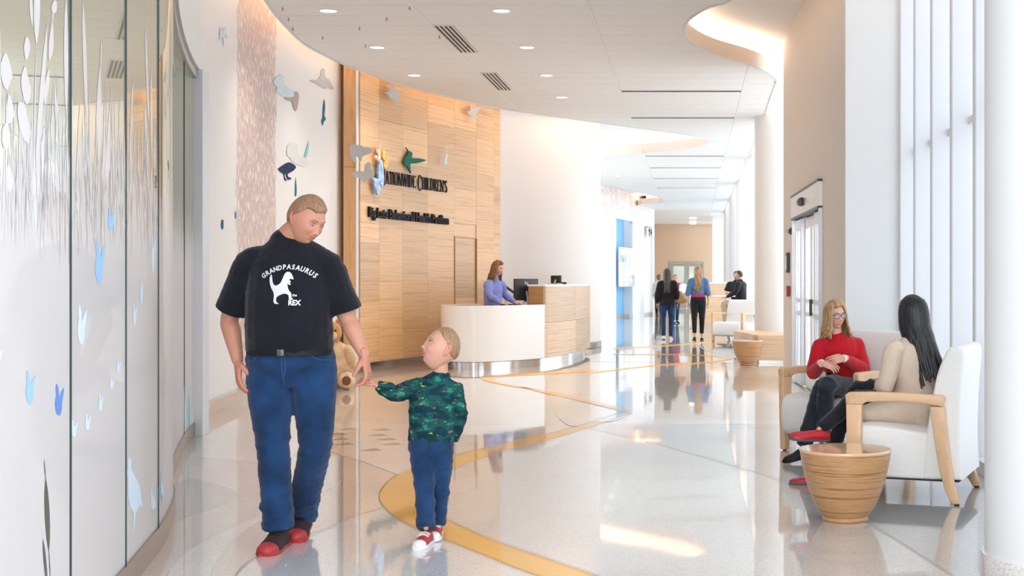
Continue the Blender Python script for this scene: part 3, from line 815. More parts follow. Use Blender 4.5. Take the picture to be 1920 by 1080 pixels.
# ---------------------------------------------------------------- plank ceiling with its coves
def ce(px, py): d = F * (CZ - H) / (CY - py); return ((px - CX) / F * d, d)
left_edge = [(-2.5, 3.4), (-2.48, 4.2), (-2.45, 5.5), (-2.6, 7.5), (-3.0, 9.6), (-3.7, 12.0), (-4.35, 14.0)] + [ce(*q) for q in ((500, 0), (560, 72), (600, 98), (650, 122), (675, 131), (750, 158), (850, 183), (935, 203), (1040, 218), (1140, 232), (1250, 247), (1300, 255), (1325, 260), (1333, 265), (1322, 271), (1300, 276), (1250, 282.5), (1180, 288), (1120, 295))] \
    + [(-3.3, 35.3), (-4.8, 36.0), (-5.3, 38.5), (-4.4, 41.2), (-3.2, 42.2)] + [ce(*q) for q in ((1160, 351), (1200, 361), (1230, 368), (1243, 374), (1240, 380))] + [(-2.1, 54.5), (-2.2, 58), (-2.2, 73)]
right_edge = [(1.42, 73), (1.40, 50), (1.40, 33)] + [ce(*q) for q in ((1420, 250), (1450, 165), (1454, 152), (1445, 140), (1410, 122), (1350, 105), (1315, 92), (1290, 75), (1280, 57), (1290, 36), (1325, 14), (1368, 0))] + [(0.9, 13.6), (1.4, 12.3), (1.5, 10.5), (1.6, 8), (1.6, 3.4)]
def sm(P, k=5): return curve2(P, k)
LE = [left_edge[0]] + sm(left_edge[1:-1], 5) + [left_edge[-1]]
RE = [right_edge[0]] + sm(right_edge[1:-1], 5) + [right_edge[-1]]
outline = LE + RE
ceil_ = MB(); ceil_.prism(outline, CZ + 0.014, CZ + 0.185)
ceiling = ceil_.build('ceiling', M['joint']); tag(ceiling, kind='structure')
def edge_path(P, i0=0, i1=None): return P[i0:i1]
for P, nm in ((LE, 'ceiling_fascia'), (RE, 'ceiling_fascia')):
    mb = MB(); mb.wall(P, CZ - 0.004, CZ + 0.212, 0.012)
    mb.build(nm, M['fascia'], ceiling, True, 40)
    v = MB(); v.wall([(x, y) for x, y in P], CZ - 0.012, CZ + 0.004, 0.03); v.build('edge_trim', M['white_trim'], ceiling, True, 40)
# planks: one object each near the camera, joined beyond
rows = 0.6115; y0 = 15.478 - 30 * rows
xs = [-5.19 - 2.01, -5.19, -3.18, -1.17, 0.83, 2.84]
far = MB(); done = set()
GR = [(-3.15, -2.93, *[F * 3.15 / (531 - y) for y in (47, 97)]), (-3.15, -2.93, *[F * 3.15 / (531 - y) for y in (136, 168)])]
nplank = 0
for i in range(0, 126):
    a = y0 + i * rows; b = a + rows
    for j in range(5):
        x0, x1 = xs[j] + 0.014, xs[j + 1] - 0.014
        P = clip_poly(outline, x0, x1, a + 0.006, b - 0.006)
        Q = []
        for q in P:
            if not Q or (abs(q[0] - Q[-1][0]) + abs(q[1] - Q[-1][1])) > 1e-4: Q.append(q)
        if len(Q) < 3: continue
        ar_ = abs(sum(Q[k][0] * Q[(k + 1) % len(Q)][1] - Q[(k + 1) % len(Q)][0] * Q[k][1] for k in range(len(Q)))) / 2
        if ar_ < 0.003: continue
        full = len(Q) == 4
        # planks give way to the two air grilles
        cut = False
        if 11 < b and a < 33:
            mb = MB()
            mb.prism(Q, CZ, CZ + 0.02); mb.build('ceiling_plank', M['plank'], ceiling); nplank += 1
        else: far.prism(Q, CZ, CZ + 0.02)
o = far.build('ceiling_plank', M['plank'], ceiling); o['kind'] = 'stuff'
for x in xs[1:-1]:
    segs = []; ys = np.arange(3.4, 73, 0.25)
    mb = MB()
    P = clip_poly(outline, x - 0.011, x + 0.011, -3, 73)
    # runners follow the slab only
    from_y = None
    def inside(px_, py_):
        c = False; n = len(outline)
        for q in range(n):
            xa, ya = outline[q]; xb, yb = outline[q - 1]
            if (ya > py_) != (yb > py_) and px_ < (xb - xa) * (py_ - ya) / (yb - ya) + xa: c = not c
        return c
    run = None
    for y in ys:
        ins = inside(x, y)
        if ins and run is None: run = y
        if (not ins or y == ys[-1]) and run is not None:
            mb.box(x - 0.011, x + 0.011, run, y, CZ - 0.003, CZ + 0.012); run = None
    if mb.v: mb.build('ceiling_runner', M['runner'], ceiling)
# upper ceiling and cove lights
mb = MB(); mb.box(-10, 2.6, 3.4, 75, UZ, UZ + 0.05); uc = mb.build('ceiling_upper', M['white']); tag(uc, kind='structure')
def ribbon(P, off, z, name='cove_light'):
    n = len(P); v = []; f = []
    for i in range(n):
        a = Vector(P[max(i - 1, 0)]); b = Vector(P[min(i + 1, n - 1)]); t = (b - a).normalized(); nn = Vector((-t.y, t.x))
        p = Vector(P[i]) - nn * off
        v += [(p.x - nn.x * 0.03, p.y - nn.y * 0.03, z + 0.0), (p.x + nn.x * 0.02, p.y + nn.y * 0.02, z + 0.006)]
    for i in range(n - 1): f.append((2 * i, 2 * i + 2, 2 * i + 3, 2 * i + 1))
    o = mesh_obj(name, v, f, M['cove'])
    return o
def arclen_slice(P, f0, f1): return [q for q in P if f0(q) and f1(q)]
k_ = [i for i, q in enumerate(LE) if 5.5 < q[1]]
cl = ribbon(LE[k_[0]:k_[-1]], -0.10, CZ + 0.19) if False else ribbon(LE[k_[0]:k_[-1]], 0.06, CZ + 0.195)
tag(cl, 'warm linear cove light along the left edge of the plank ceiling', 'cove light')
cr = ribbon([q for q in RE if q[1] > 3], 0.06, CZ + 0.195)
tag(cr, 'warm linear cove light along the right edge of the plank ceiling', 'cove light')

def backing(P):
    n = len(P); Q = []
    for i in range(n):
        a = Vector(P[max(i - 1, 0)]); b = Vector(P[min(i + 1, n - 1)]); t = (b - a).normalized(); nn = Vector((-t.y, t.x)); q = Vector(P[i]) - nn * 0.34
        Q.append((q.x, q.y))
    mb = MB(); mb.wall(Q, CZ + 0.18, UZ, -0.02); mb.build('cove_back', M['white'], ceiling, True, 50)
backing(LE[1:-1]); backing(RE[1:-1])
# downlights
n = 0
words = {(-4.2, 0): 'downlight over the tree mural, nearest of the left row', (-4.2, 1): 'downlight over the tree mural, second of the left row', (-4.2, 2): 'downlight above the left end of the wood wall',
         (-2.2, 0): 'downlight between grille and frame top, nearest of the middle row', (-2.2, 1): 'downlight second of the middle row', (-2.2, 2): 'downlight third of the middle row', (-2.2, 3): 'downlight farthest of the middle row'}
def downlight(x, y, lab, power=75):
    t = empty('downlight', (x, y, CZ)); tag(t, lab, 'ceiling light', 'recessed round downlights')
    mb = MB(); mb.lathe([(0.118, 0.0), (0.118, -0.006), (0.098, -0.008), (0.094, 0.001)], 28); mb.build('trim_ring', M['white_trim'], t, True, 40)
    mb = MB(); mb.lathe([(0.0001, -0.0025), (0.097, -0.0025)], 28); mb.build('lens', M['lens'], t)
    if power:
        l = bpy.data.lights.new('downlight_lamp', 'SPOT'); l.energy = power; l.color = (1, 0.86, 0.7); l.spot_size = 2.2; l.spot_blend = 0.9; l.shadow_soft_size = 0.09
        o = bpy.data.objects.new('downlight_lamp', l); COL.objects.link(o); o.parent = t; o.location = (0, 0, -0.02)
    return t
for i in range(4):
    for x in (-4.2, -2.2):
        if x == -4.2 and i == 3: continue
        downlight(x, 15.78 + i * 2.446, 'round recessed ' + words[(x, i)])
for i, y in enumerate((35.3, 37.7, 40.2)):
    downlight(-2.2, y, 'small round recessed downlight beyond the far cove, %s of three' % ('nearest', 'middle', 'farthest')[i], 150)
# linear slots
for i, (y, x0, x1) in enumerate(((170, -1.15, 0.81), (220, -1.15, 0.81), (292, -1.15, 0.8), (314, -1.15, 0.8), (334, -1.15, 0.8), (352, -1.15, 0.8))):
    d = F * 3.15 / (531 - y)
    t = empty('linear_diffuser', ((x0 + x1) / 2, d, CZ)); tag(t, 'long narrow slot diffuser across the plank ceiling, %s from the front' % ('first', 'second', 'third', 'fourth', 'fifth', 'sixth')[i], 'air vent', 'slot diffusers')
    w = (x1 - x0) / 2
    mb = MB(); mb.box(-w, w, -0.045, 0.045, -0.003, 0.01); mb.build('slot', M['slot'], t)
    mb = MB(); mb.box(-w, w, 0.045, 0.06, -0.016, 0.01); mb.box(-w, w, -0.06, -0.045, -0.010, 0.01); mb.build('chrome_edge', M['chrome'], t)
for i, (x0, x1, a, b) in enumerate(GR):
    t = empty('air_grille', ((x0 + x1) / 2, (a + b) / 2, CZ)); tag(t, ('nearer' if i == 0 else 'farther') + ' striped air return grille set beside the ceiling runner', 'air vent', 'ceiling grilles')
    w = 0.125; l = (b - a) / 2
    mb = MB(); mb.box(-w, w, -l, l, -0.004, 0.006); mb.build('slot_panel', M['slot'], t)
    for k in range(5):
        x = -w + 0.012 + k * (2 * w - 0.024) / 4
        mb = MB(); mb.box(x - 0.011, x + 0.011, -l, l, -0.016, -0.003); mb.build('slat', M['beige'], t)
    for l0 in (-l - 0.02, l):
        mb = MB(); mb.box(-w, w, l0, l0 + 0.02, -0.014, 0.0); mb.build('frame', M['beige'], t)
# small hanging hooks in the planks
for i, (x, y) in enumerate(((530, 13), (541, 33), (549, 51), (605, 68), (685, 83), (674, 50), (725, 32), (768, 12), (824, 66), (877, 83))):
    X, Y = ce(x, y)
    t = MB(); t.lathe([(0.006, 0), (0.006, -0.03), (0.012, -0.032), (0.012, -0.04)], 8, (0, 0, 0)); t.tube([(0.016 * math.cos(a), 0, -0.055 + 0.016 * math.sin(a)) for a in np.linspace(0, 2 * PI, 9)], [0.004] * 9, 5, (0, 1, 0))
    o = t.build('ceiling_hook', M['dark']); o.location = (X, Y, CZ); o.scale = (0.62, 0.62, 0.62)
    tag(o, 'tiny dark ceiling eye hook, ' + ('nearest to the tree mural', 'second one down beside the cove edge', 'third one down beside the cove edge', 'below and right of the hooks at the cove edge', 'just left of the second downlight', 'midway between two left downlights', 'right of the first left downlight', 'close to the first runner', 'beside the nearer air grille', 'right of the nearer air grille')[i], 'hook', 'eye hooks for the hanging birds')

# ---------------------------------------------------------------- white mural wall on the left
WL = sm([(-4.45, 12.1), (-4.80, 13.3), (-5.08, 15.1), (-5.30, 17.4), (-5.36, 19.6), (-5.31, 21.0)], 10)
def cumlen(P):
    s = [0.0]
    for i in range(1, len(P)): s.append(s[-1] + math.dist(P[i], P[i - 1]))
    return s
def uvwall(name, path, z0, z1, th, m, parent=None, rows=1):
    s = cumlen(path); n = len(path)
    mb = MB(); mb.wall(path, z0, z1, th)
    o = mb.build(name, m, parent, True, 40)
    uv = o.data.uv_layers.new(name='UVMap')
    for lp in o.data.loops:
        vi = lp.vertex_index; uv.data[lp.index].uv = (s[vi // 4], o.data.vertices[vi].co.z)
    return o
def x_at(path, px):
    "arc length at which a path crosses a picture column"
    s = cumlen(path); best = min(range(len(path)), key=lambda i: abs(path[i][0] / path[i][1] * F + CX - px))
    return s[best]
def mural():
    m, N, L, B = nodes('tree_mural_paint')
    uv = N.new('ShaderNodeUVMap'); sp = N.new('ShaderNodeSeparateXYZ'); L.new(uv.outputs[0], sp.inputs[0])
    mp = N.new('ShaderNodeMapping'); mp.inputs['Scale'].default_value = (1.0, 0.26, 1); L.new(uv.outputs[0], mp.inputs[0])
    def noise(scale, det, dist=0.0):
        n = N.new('ShaderNodeTexNoise'); n.inputs['Scale'].default_value = scale; n.inputs['Detail'].default_value = det; n.inputs['Distortion'].default_value = dist
        L.new(mp.outputs[0], n.inputs['Vector']); return n.outputs[0]
    def math_(op, a, b=None, c=None):
        x = N.new('ShaderNodeMath'); x.operation = op
        for i, q in enumerate((a, b, c)):
            if q is None: continue
            if isinstance(q, (int, float)): x.inputs[i].default_value = q
            else: L.new(q, x.inputs[i])
        return x.outputs[0]
    u, v = sp.outputs[0], sp.outputs[1]
    uc = [x_at(WL, 440), x_at(WL, 520)]
    wob = math_('MULTIPLY', math_('SUBTRACT', noise(9, 3), 0.5), 0.30)
    uu = math_('ADD', u, wob)
    cen = (uc[0] + uc[1]) / 2; half = (uc[1] - uc[0]) / 2
    dist = math_('SUBTRACT', half, math_('ABSOLUTE', math_('SUBTRACT', uu, cen)))
    inb = math_('GREATER_THAN', dist, 0.0)
    bark = math_('GREATER_THAN', math_('ADD', noise(30, 3, 0.3), math_('MULTIPLY', math_('MINIMUM', dist, 0.4), 0.10)), 0.47)
    # thinning twigs near the foot
    low = N.new('ShaderNodeMapRange'); L.new(v, low.inputs[0]); low.inputs['From Min'].default_value = 0.4; low.inputs['From Max'].default_value = 2.3; low.inputs['To Min'].default_value = -0.25; low.inputs['To Max'].default_value = 0.06
    m1 = math_('MULTIPLY', inb, bark)
    m2 = math_('MULTIPLY', math_('GREATER_THAN', math_('ADD', noise(26, 2), math_('MULTIPLY', math_('MINIMUM', dist, 0.05), 0.35)), 0.60), math_('LESS_THAN', v, 2.4))
    mk = math_('MAXIMUM', m1, m2)
    x = N.new('ShaderNodeMix'); x.data_type = 'RGBA'; L.new(mk, x.inputs[0])
    x.inputs[6].default_value = (0.84, 0.83, 0.83, 1); x.inputs[7].default_value = (0.62, 0.47, 0.43, 1)
    L.new(x.outputs[2], B.inputs['Base Color']); B.inputs['Roughness'].default_value = 0.55
    return m
w = uvwall('wall_left', WL[::-1], 0, UZ, -0.15, mural()); tag(w, kind='structure')
# flipped path: rebuild the arc length so that the mural sits at the measured place
uvl = w.data.uv_layers[0]; tot = cumlen(WL)[-1]
for q in uvl.data: q.uv = (tot - q.uv[0], q.uv[1])
mb = MB(); mb.wall([(x + 0.018, y) for x, y in WL][::-1], 0.0, 0.15, 0.02); o = mb.build('baseboard_left', M['t_cream'], None, True, 40); tag(o, kind='structure')

# ---------------------------------------------------------------- glass wall with reed film
GP = [(-1.78, 2.2), (-1.98, 3.6), (-2.20, 4.75), (-2.42, 5.75), (-2.68, 6.85), (-3.00, 7.9), (-3.42, 8.95), (-3.85, 10.2), (-4.22, 11.4), (-4.42, 12.15)]
GP = sm(GP, 8)
TOPZ = 3.16
def film():
    m, N, L, B = nodes('reed_film_glass')
    out = N['Material Output']
    uv = N.new('ShaderNodeUVMap'); sp = N.new('ShaderNodeSeparateXYZ'); L.new(uv.outputs[0], sp.inputs[0])
    def mth(op, a, b=None):
        x = N.new('ShaderNodeMath'); x.operation = op
        for i, q in enumerate((a, b)):
            if q is None: continue
            if isinstance(q, (int, float)): x.inputs[i].default_value = q
            else: L.new(q, x.inputs[i])
        return x.outputs[0]
    def ns(su, sv, det, dist=0.0):
        mp = N.new('ShaderNodeMapping'); mp.inputs['Scale'].default_value = (su, sv, 1); L.new(uv.outputs[0], mp.inputs[0])
        n = N.new('ShaderNodeTexNoise'); n.inputs['Scale'].default_value = 1; n.inputs['Detail'].default_value = det; n.inputs['Distortion'].default_value = dist
        L.new(mp.outputs[0], n.inputs['Vector']); return n.outputs[0]
    v = sp.outputs[1]
    dens = N.new('ShaderNodeMapRange'); L.new(v, dens.inputs[0]); dens.inputs['From Min'].default_value = 1.25; dens.inputs['From Max'].default_value = 2.15
    dens.inputs['To Min'].default_value = 0.30; dens.inputs['To Max'].default_value = 0.72
    s1 = mth('GREATER_THAN', ns(55, 0.9, 3, 0.3), dens.outputs[0])
    s2 = mth('GREATER_THAN', ns(120, 1.6, 2), mth('ADD', dens.outputs[0], 0.02))
    cov = mth('MAXIMUM', mth('MAXIMUM', s1, s2), mth('LESS_THAN', v, 1.22))
    # film: satin off-white print behind polished glass
    B.inputs['Base Color'].default_value = (0.70, 0.66, 0.645, 1); B.inputs['Roughness'].default_value = 0.5; B.inputs['Coat Weight'].default_value = 0.25; B.inputs['Coat Roughness'].default_value = 0.02; B.inputs['Coat IOR'].default_value = 1.3; B.inputs['Specular IOR Level'].default_value = 0.2
    g = N.new('ShaderNodeBsdfGlossy'); g.inputs['Color'].default_value = (0.60, 0.59, 0.52, 1); g.inputs['Roughness'].default_value = 0.015
    d = N.new('ShaderNodeBsdfDiffuse'); d.inputs['Color'].default_value = (0.16, 0.16, 0.13, 1)
    a = N.new('ShaderNodeAddShader'); L.new(g.outputs[0], a.inputs[0]); L.new(d.outputs[0], a.inputs[1])
    mx = N.new('ShaderNodeMixShader'); L.new(cov, mx.inputs[0]); L.new(a.outputs[0], mx.inputs[1]); L.new(B.outputs[0], mx.inputs[2]); L.new(mx.outputs[0], out.inputs[0])
    return m
M['film'] = film()
M['vinyl'] = mat('white_vinyl', (0.74, 0.705, 0.695), 0.5, coat=0.5)
M['rail'] = mat('bronze_rail', (0.30, 0.25, 0.22), 0.25, 0.9)
gs = cumlen(GP)
M['edge'] = mat('dark_green_edge', (0.02, 0.04, 0.04), 0.6)
def gp(s):
    "point and tangent on the glass line"
    s = min(max(s, 0), gs[-1] - 1e-4)
    for i in range(len(gs) - 1):
        if gs[i + 1] >= s: break
    t = (s - gs[i]) / (gs[i + 1] - gs[i]); a, b = Vector(GP[i]), Vector(GP[i + 1])
    return a.lerp(b, t), (b - a).normalized()
def gs_at(px): return x_at(GP, px)
def g_point(px, py):
    "glass surface point under a pixel"
    s = gs_at_fine(px); p, t = gp(s); return s, H - (py - CY) / F * p.y
def gs_at_fine(px):
    lo, hi = 0.0, gs[-1]
    for _ in range(40):
        m_ = (lo + hi) / 2; q, _t = gp(m_)
        if q.x / q.y * F + CX < px: lo = m_
        else: hi = m_
    return lo
cut_s = [0.0, gs_at_fine(131), gs_at_fine(235), gs_at_fine(296)]
GP = [tuple(gp(a)[0]) for a in cut_s] + [q for q, a in zip(GP, gs) if a > cut_s[-1] + 0.08]
_d = []
for i in range(3):
    _d += [tuple(Vector(GP[i]).lerp(Vector(GP[i + 1]), k / 6)) for k in range(6)]
GP = _d + GP[3:]
gs = cumlen(GP)
gw = empty('wall_glass', (0, 0, 0)); gw['kind'] = 'structure'
cuts = [0.0, gs_at_fine(131), gs_at_fine(235), gs_at_fine(296), gs_at_fine(345), gs[-1]]
for i in range(5):
    a, b = cuts[i] + (0.004 if i == 1 else 0.001), cuts[i + 1] - (0.004 if i == 0 else 0.001)
    n_ = 12
    P = [tuple(gp(a + (b - a) * k / n_)[0]) for k in range(n_ + 1)]
    o = uvwall('glass_panel', P[::-1], 0.12, TOPZ, -0.012, M['film'], gw)
    base = cumlen(P)[-1]
    for q in o.data.uv_layers[0].data: q.uv = (a + base - q.uv[0] + i * 7.3, q.uv[1])
    if i:
        p, t = gp(cuts[i]); nn = Vector((t.y, -t.x))
        mb = MB(); mb.box(-0.0035 if i == 1 else -0.001, 0.0035 if i == 1 else 0.001, -0.006, 0.0004, 0.12, TOPZ); o = mb.build('panel_joint', M['edge'], gw); o.location = (p.x, p.y, 0); o.rotation_euler = (0, 0, math.atan2(t.y, t.x) )
mb = MB(); mb.wall([(x + 0.012, y) for x, y in GP][::-1], 0.0, 0.125, -0.05); o = mb.build('base_rail', M['rail'], gw, True, 40)
mb = MB(); mb.wall([(x + 0.03, y) for x, y in GP][::-1], TOPZ, TOPZ + 0.07, -0.09); mb.build('head_rail', M['steel'], gw, True, 40)
mb = MB(); mb.wall([(x + 0.055, y) for x, y in GP][::-1], TOPZ + 0.07, UZ, -0.2); o = mb.build('wall_left_upper', M['white'], None, True, 40); tag(o, kind='structure')
# jamb post between the glass and the mural wall
mb = MB(); mb.box(-0.055, 0.055, -0.12, 0.12, 0, TOPZ + 0.08, bev=0.004); o = mb.build('trim_1', M['white_trim']); o.location = (-4.38, 12.15, 0); o.rotation_euler = (0, 0, 0.12); tag(o, kind='structure')
mb = MB(); mb.wall([(-5.6, -4), (-4.6, 1), (-1.95, 2.3)][::-1], 0, UZ, 0.1)

# vinyl artwork
def on_glass(flat, name, m, parent=None, off=0.006, label=None, cat=None, group=None, kind=None):
    v = []
    for s, z in flat[0]:
        p, t = gp(s); nn = Vector((t.y, -t.x)); v.append((p.x + nn.x * off, p.y + nn.y * off, z))
    o = mesh_obj(name, v, flat[1], m, parent)
    tag(o, label, cat, group, kind); return o
class Flats:
    def __getitem__(s, i): return (s.v, s.f)[i]
    def __init__(s): s.v = []; s.f = []
    def add(s, fl_):
        k = len(s.v); s.v += fl_[0]; s.f += [tuple(j + k for j in t) for t in fl_[1]]
def px_shape(P, k=2):
    out = [g_point(x, y) for x, y in P]
    return shape_flat(out, k)
def blade(x0, y0, x1, y1, w, n=6, peak=0.5):
    "tapering leaf or reed between two pixels, w = full width in pixels"
    L_ = []; R_ = []
    for i in range(n + 1):
        t = i / n; ww = w * (math.sin(PI * min(1, t ** (math.log(0.5) / math.log(peak)) if t > 0 else 0)) ** 0.6 if 0 < t < 1 else 0.04) / 2
        x = x0 + (x1 - x0) * t; y = y0 + (y1 - y0) * t
        L_.append(g_point(x - ww, y)); R_.append(g_point(x + ww, y))
    v = L_ + R_; f = [(i, i + 1, n + 2 + i, n + 1 + i) for i in range(n)]
    return v, f
reeds = Flats()
for a in ((70, -60, 68, 85, 12), (67, 85, 62, 330, 2), (123, -10, 124, 218, 8), (124, 218, 128, 420, 2.5), (155, 0, 162, 220, 7), (162, 215, 170, 420, 2.5), (88, 44, 66, 330, 9), (56, -20, 60, 50, 6), (104, -20, 90, 110, 3),
          (187, 120, 182, 320, 9), (190, 70, 188, 130, 2), (102, 155, 112, 330, 6), (135, 180, 133, 340, 4), (207, 187, 200, 360, 7), (248, 150, 243, 400, 6), (272, 48, 279, 240, 4), (271, 190, 277, 320, 5), (283, 130, 284, 300, 4),
          (97, 30, 100, 66, 2), (83, 235, 84, 420, 16), (28, 170, 20, 420, 2), (45, 150, 36, 420, 3), (12, 160, 11, 400, 3), (208, 140, 205, 420, 1.5), (251, 120, 240, 420, 1.5), (150, 180, 139, 420, 2), (225, 180, 218, 420, 2)):
    reeds.add(blade(*a))
RR = random.Random(5)
for i in range(150):
    x = RR.uniform(-15, 292); y1 = RR.uniform(380, 480); y0 = y1 - RR.uniform(60, 260); reeds.add(blade(x + RR.uniform(-9, 9), y0, x, y1, RR.uniform(1, 2.6), 4))
on_glass(reeds, 'reed_graphic', M['vinyl'], gw, 0.0008, kind='stuff')
lf = Flats()
for P in ([(9, 98), (15, 108), (23, 142), (19, 152), (15, 166), (10, 167), (5, 158), (1, 140), (1, 118)], [(48, 69), (53, 72), (56, 88), (53, 105), (48, 113), (44, 90)], [(46, 122), (50, 135), (55, 158), (58, 170), (54, 192), (48, 195), (43, 180), (39, 160), (40, 140)],
          [(15, 172), (22, 190), (26, 215), (18, 232), (12, 225), (13, 195)], [(34, 190), (46, 195), (50, 215), (57, 245), (53, 268), (45, 262), (36, 240), (32, 210)], [(4, 240), (13, 228), (17, 250), (15, 275), (9, 281), (3, 265)], [(95, 50), (99, 55), (100, 90), (95, 108), (91, 112), (91, 78)], [(101, 0), (106, 4), (105, 22), (98, 24), (96, 12)],
          [(90, 128), (93, 150), (88, 180), (83, 200), (82, 170), (86, 145)], [(16, 305), (22, 325), (24, 350), (17, 362), (12, 345), (12, 320)]):
    lf.add(px_shape(P))
on_glass(lf, 'leaf_graphic', M['vinyl'], gw, 0.0010, kind='stuff')
dk = mat('olive_vinyl', (0.10, 0.11, 0.08), 0.5)
cat_ = Flats(); cat_.add(blade(85, 895, 91, 1035, 9)); cat_.add(blade(82, 860, 85, 900, 1.4)); cat_.add(blade(91, 1030, 94, 1090, 1.4)); cat_.add(blade(80, 1010, 88, 1100, 5))
on_glass(cat_, 'cattail_decal', dk, None, 0.0014, 'dark olive cattail silhouette low on the nearest glass panel', 'decal')
fly = [(0.15, 0), (0.38, 0.12), (0.5, 0.42), (0.72, 0.26), (1.02, 0.14), (0.92, 0.42), (0.80, 0.62), (0.78, 0.80), (0.62, 0.97), (0.45, 1.0), (0.2, 0.95), (0.03, 0.78), (0.0, 0.55), (0.12, 0.38), (0.06, 0.15)]
def pshape(P, x0, y0, w, h): return px_shape([(x0 + a * w, y0 + b * h) for a, b in P])
BLUE = {'pale': (0.74, 0.86, 0.97), 'sky': (0.38, 0.62, 0.92), 'mid': (0.16, 0.30, 0.72), 'teal': (0.25, 0.62, 0.62), 'sea': (0.02, 0.16, 0.25), 'navy': (0.01, 0.025, 0.10), 'mist': (0.66, 0.78, 0.85), 'grey': (0.52, 0.52, 0.53)}
def vinyl(k):
    if 'v_' + k not in M: M['v_' + k] = mat('vinyl_' + k, BLUE[k], 0.65, spec=0.15)
    return M['v_' + k]
for P, x, y, w, h, c, lab in ((fly, 48, 694, 18, 64, 'sky', 'sky blue butterfly decal low on the nearest glass panel'), (fly, 103, 719, 16, 60, 'mid', 'deep blue butterfly decal beside the first glass joint'),
        (fly, 145, 569, 17, 78, 'pale', 'pale blue butterfly decal on the second glass panel'), (fly, 178, 449, 18, 82, 'sky', 'sky blue butterfly decal among the reeds'), (fly, 202, 390, 12, 42, 'sky', 'small sky blue butterfly decal under the reflected wood wall'),
        (fly, 133, 786, 12, 34, 'pale', 'small white butterfly decal at the first glass joint'), (fly, 159, 775, 11, 32, 'pale', 'small white butterfly decal left in the lower trail'), (fly, 184, 737, 9, 34, 'pale', 'small white butterfly decal mid lower trail'), (fly, 205, 708, 9, 22, 'pale', 'tiny white butterfly decal near end of the lower trail'), (fly, 218, 674, 8, 24, 'pale', 'tiny white butterfly decal at end of the lower trail'),
        (fly, -4, 651, 8, 24, 'pale', 'pale butterfly decal cut by the left picture edge'), (fly, 262, 525, 6, 46, 'pale', 'narrow white bird decal high on the third glass panel'), (fly, 249, 568, 7, 42, 'pale', 'narrow white bird decal under another on the third panel'), (fly, 283, 436, 8, 74, 'pale', 'pale diving bird decal by the third glass joint')):
    on_glass(pshape(P, x, y, w, h), 'butterfly_decal', vinyl(c), None, 0.0012, lab, 'decal', 'butterfly decals on the glass wall')
duck = [(0.2, 0), (0.32, 0.05), (0.3, 0.2), (0.55, 0.33), (0.8, 0.5), (0.88, 0.68), (0.98, 0.85), (0.8, 0.8), (0.62, 0.92), (0.55, 0.93), (0.5, 1.15), (0.4, 1.3), (0.42, 1.08), (0.44, 0.93), (0.25, 0.85), (0.12, 0.65), (0.12, 0.4), (0.1, 0.28), (-0.02, 0.35), (0.12, 0.18), (0.1, 0.06)]
for x, y, w, h, c, lab in ((236, 857, 32, 112, 'pale', 'large pale blue wading bird decal at the foot of the glass wall'), (281, 917, 12, 42, 'pale', 'small pale wading bird decal beside the large one'), (293, 904, 8, 36, 'sky', 'small sky blue wading bird decal near the base rail'), (300, 893, 8, 40, 'pale', 'small pale bird decal right of the sky blue one')):
    on_glass(pshape(duck, x, y, w, h), 'bird_decal', vinyl(c), None, 0.0012, lab, 'decal', 'wading bird decals')
for x, y, w, h, c, lab in ((345, 722, 4, 100, 'pale', 'tall pale feather decal on the last glass panel'), (354, 736, 4, 80, 'teal', 'teal feather decal on the last glass panel'), (370, 755, 4, 32, 'teal', 'small teal feather decal by the white post')):
    on_glass(blade(x, y, x + 1, y + h, w), 'feather_decal', vinyl(c), None, 0.0012, lab, 'decal')
# ---------------------------------------------------------------- generic artwork on a curved wall
class Surf:
    def __init__(s, path):
        s.P = path; s.c = cumlen(path)
    def at(s, a):
        a = min(max(a, 0), s.c[-1] - 1e-4)
        for i in range(len(s.c) - 1):
            if s.c[i + 1] >= a: break
        t = (a - s.c[i]) / (s.c[i + 1] - s.c[i]); p, q = Vector(s.P[i]), Vector(s.P[i + 1])
        return p.lerp(q, t), (q - p).normalized()
    def find(s, px):
        lo, hi = 0.0, s.c[-1]
        for _ in range(40):
            m_ = (lo + hi) / 2; q, _t = s.at(m_)
            if q.x / q.y * F + CX < px: lo = m_
            else: hi = m_
        return lo
    def uv(s, px, py):
        a = s.find(px); q, t = s.at(a); return a, H - (py - CY) / F * q.y
    def plate(s, flat, name, m, off=0.01, th=0.006, parent=None, label=None, cat=None, group=None):
        "thin solid plate with its own thickness, following the wall"
        n = len(flat[0]); v = []
        for k in (off, off + th):
            for a, z in flat[0]:
                p, t = s.at(a); nn = Vector((t.y, -t.x)); v.append((p.x + nn.x * k, p.y + nn.y * k, z))
        f = [tuple(q[::-1]) for q in flat[1]] + [tuple(j + n for j in q) for q in flat[1]]
        ed = {}
        for q in flat[1]:
            for i in range(len(q)):
                e = (q[i], q[(i + 1) % len(q)])
                if (e[1], e[0]) in ed: del ed[(e[1], e[0])]
                else: ed[e] = 1
        f += [(a, b, b + n, a + n) for a, b in ed]
        o = mesh_obj(name, v, f, m, parent); tag(o, label, cat, group); return o

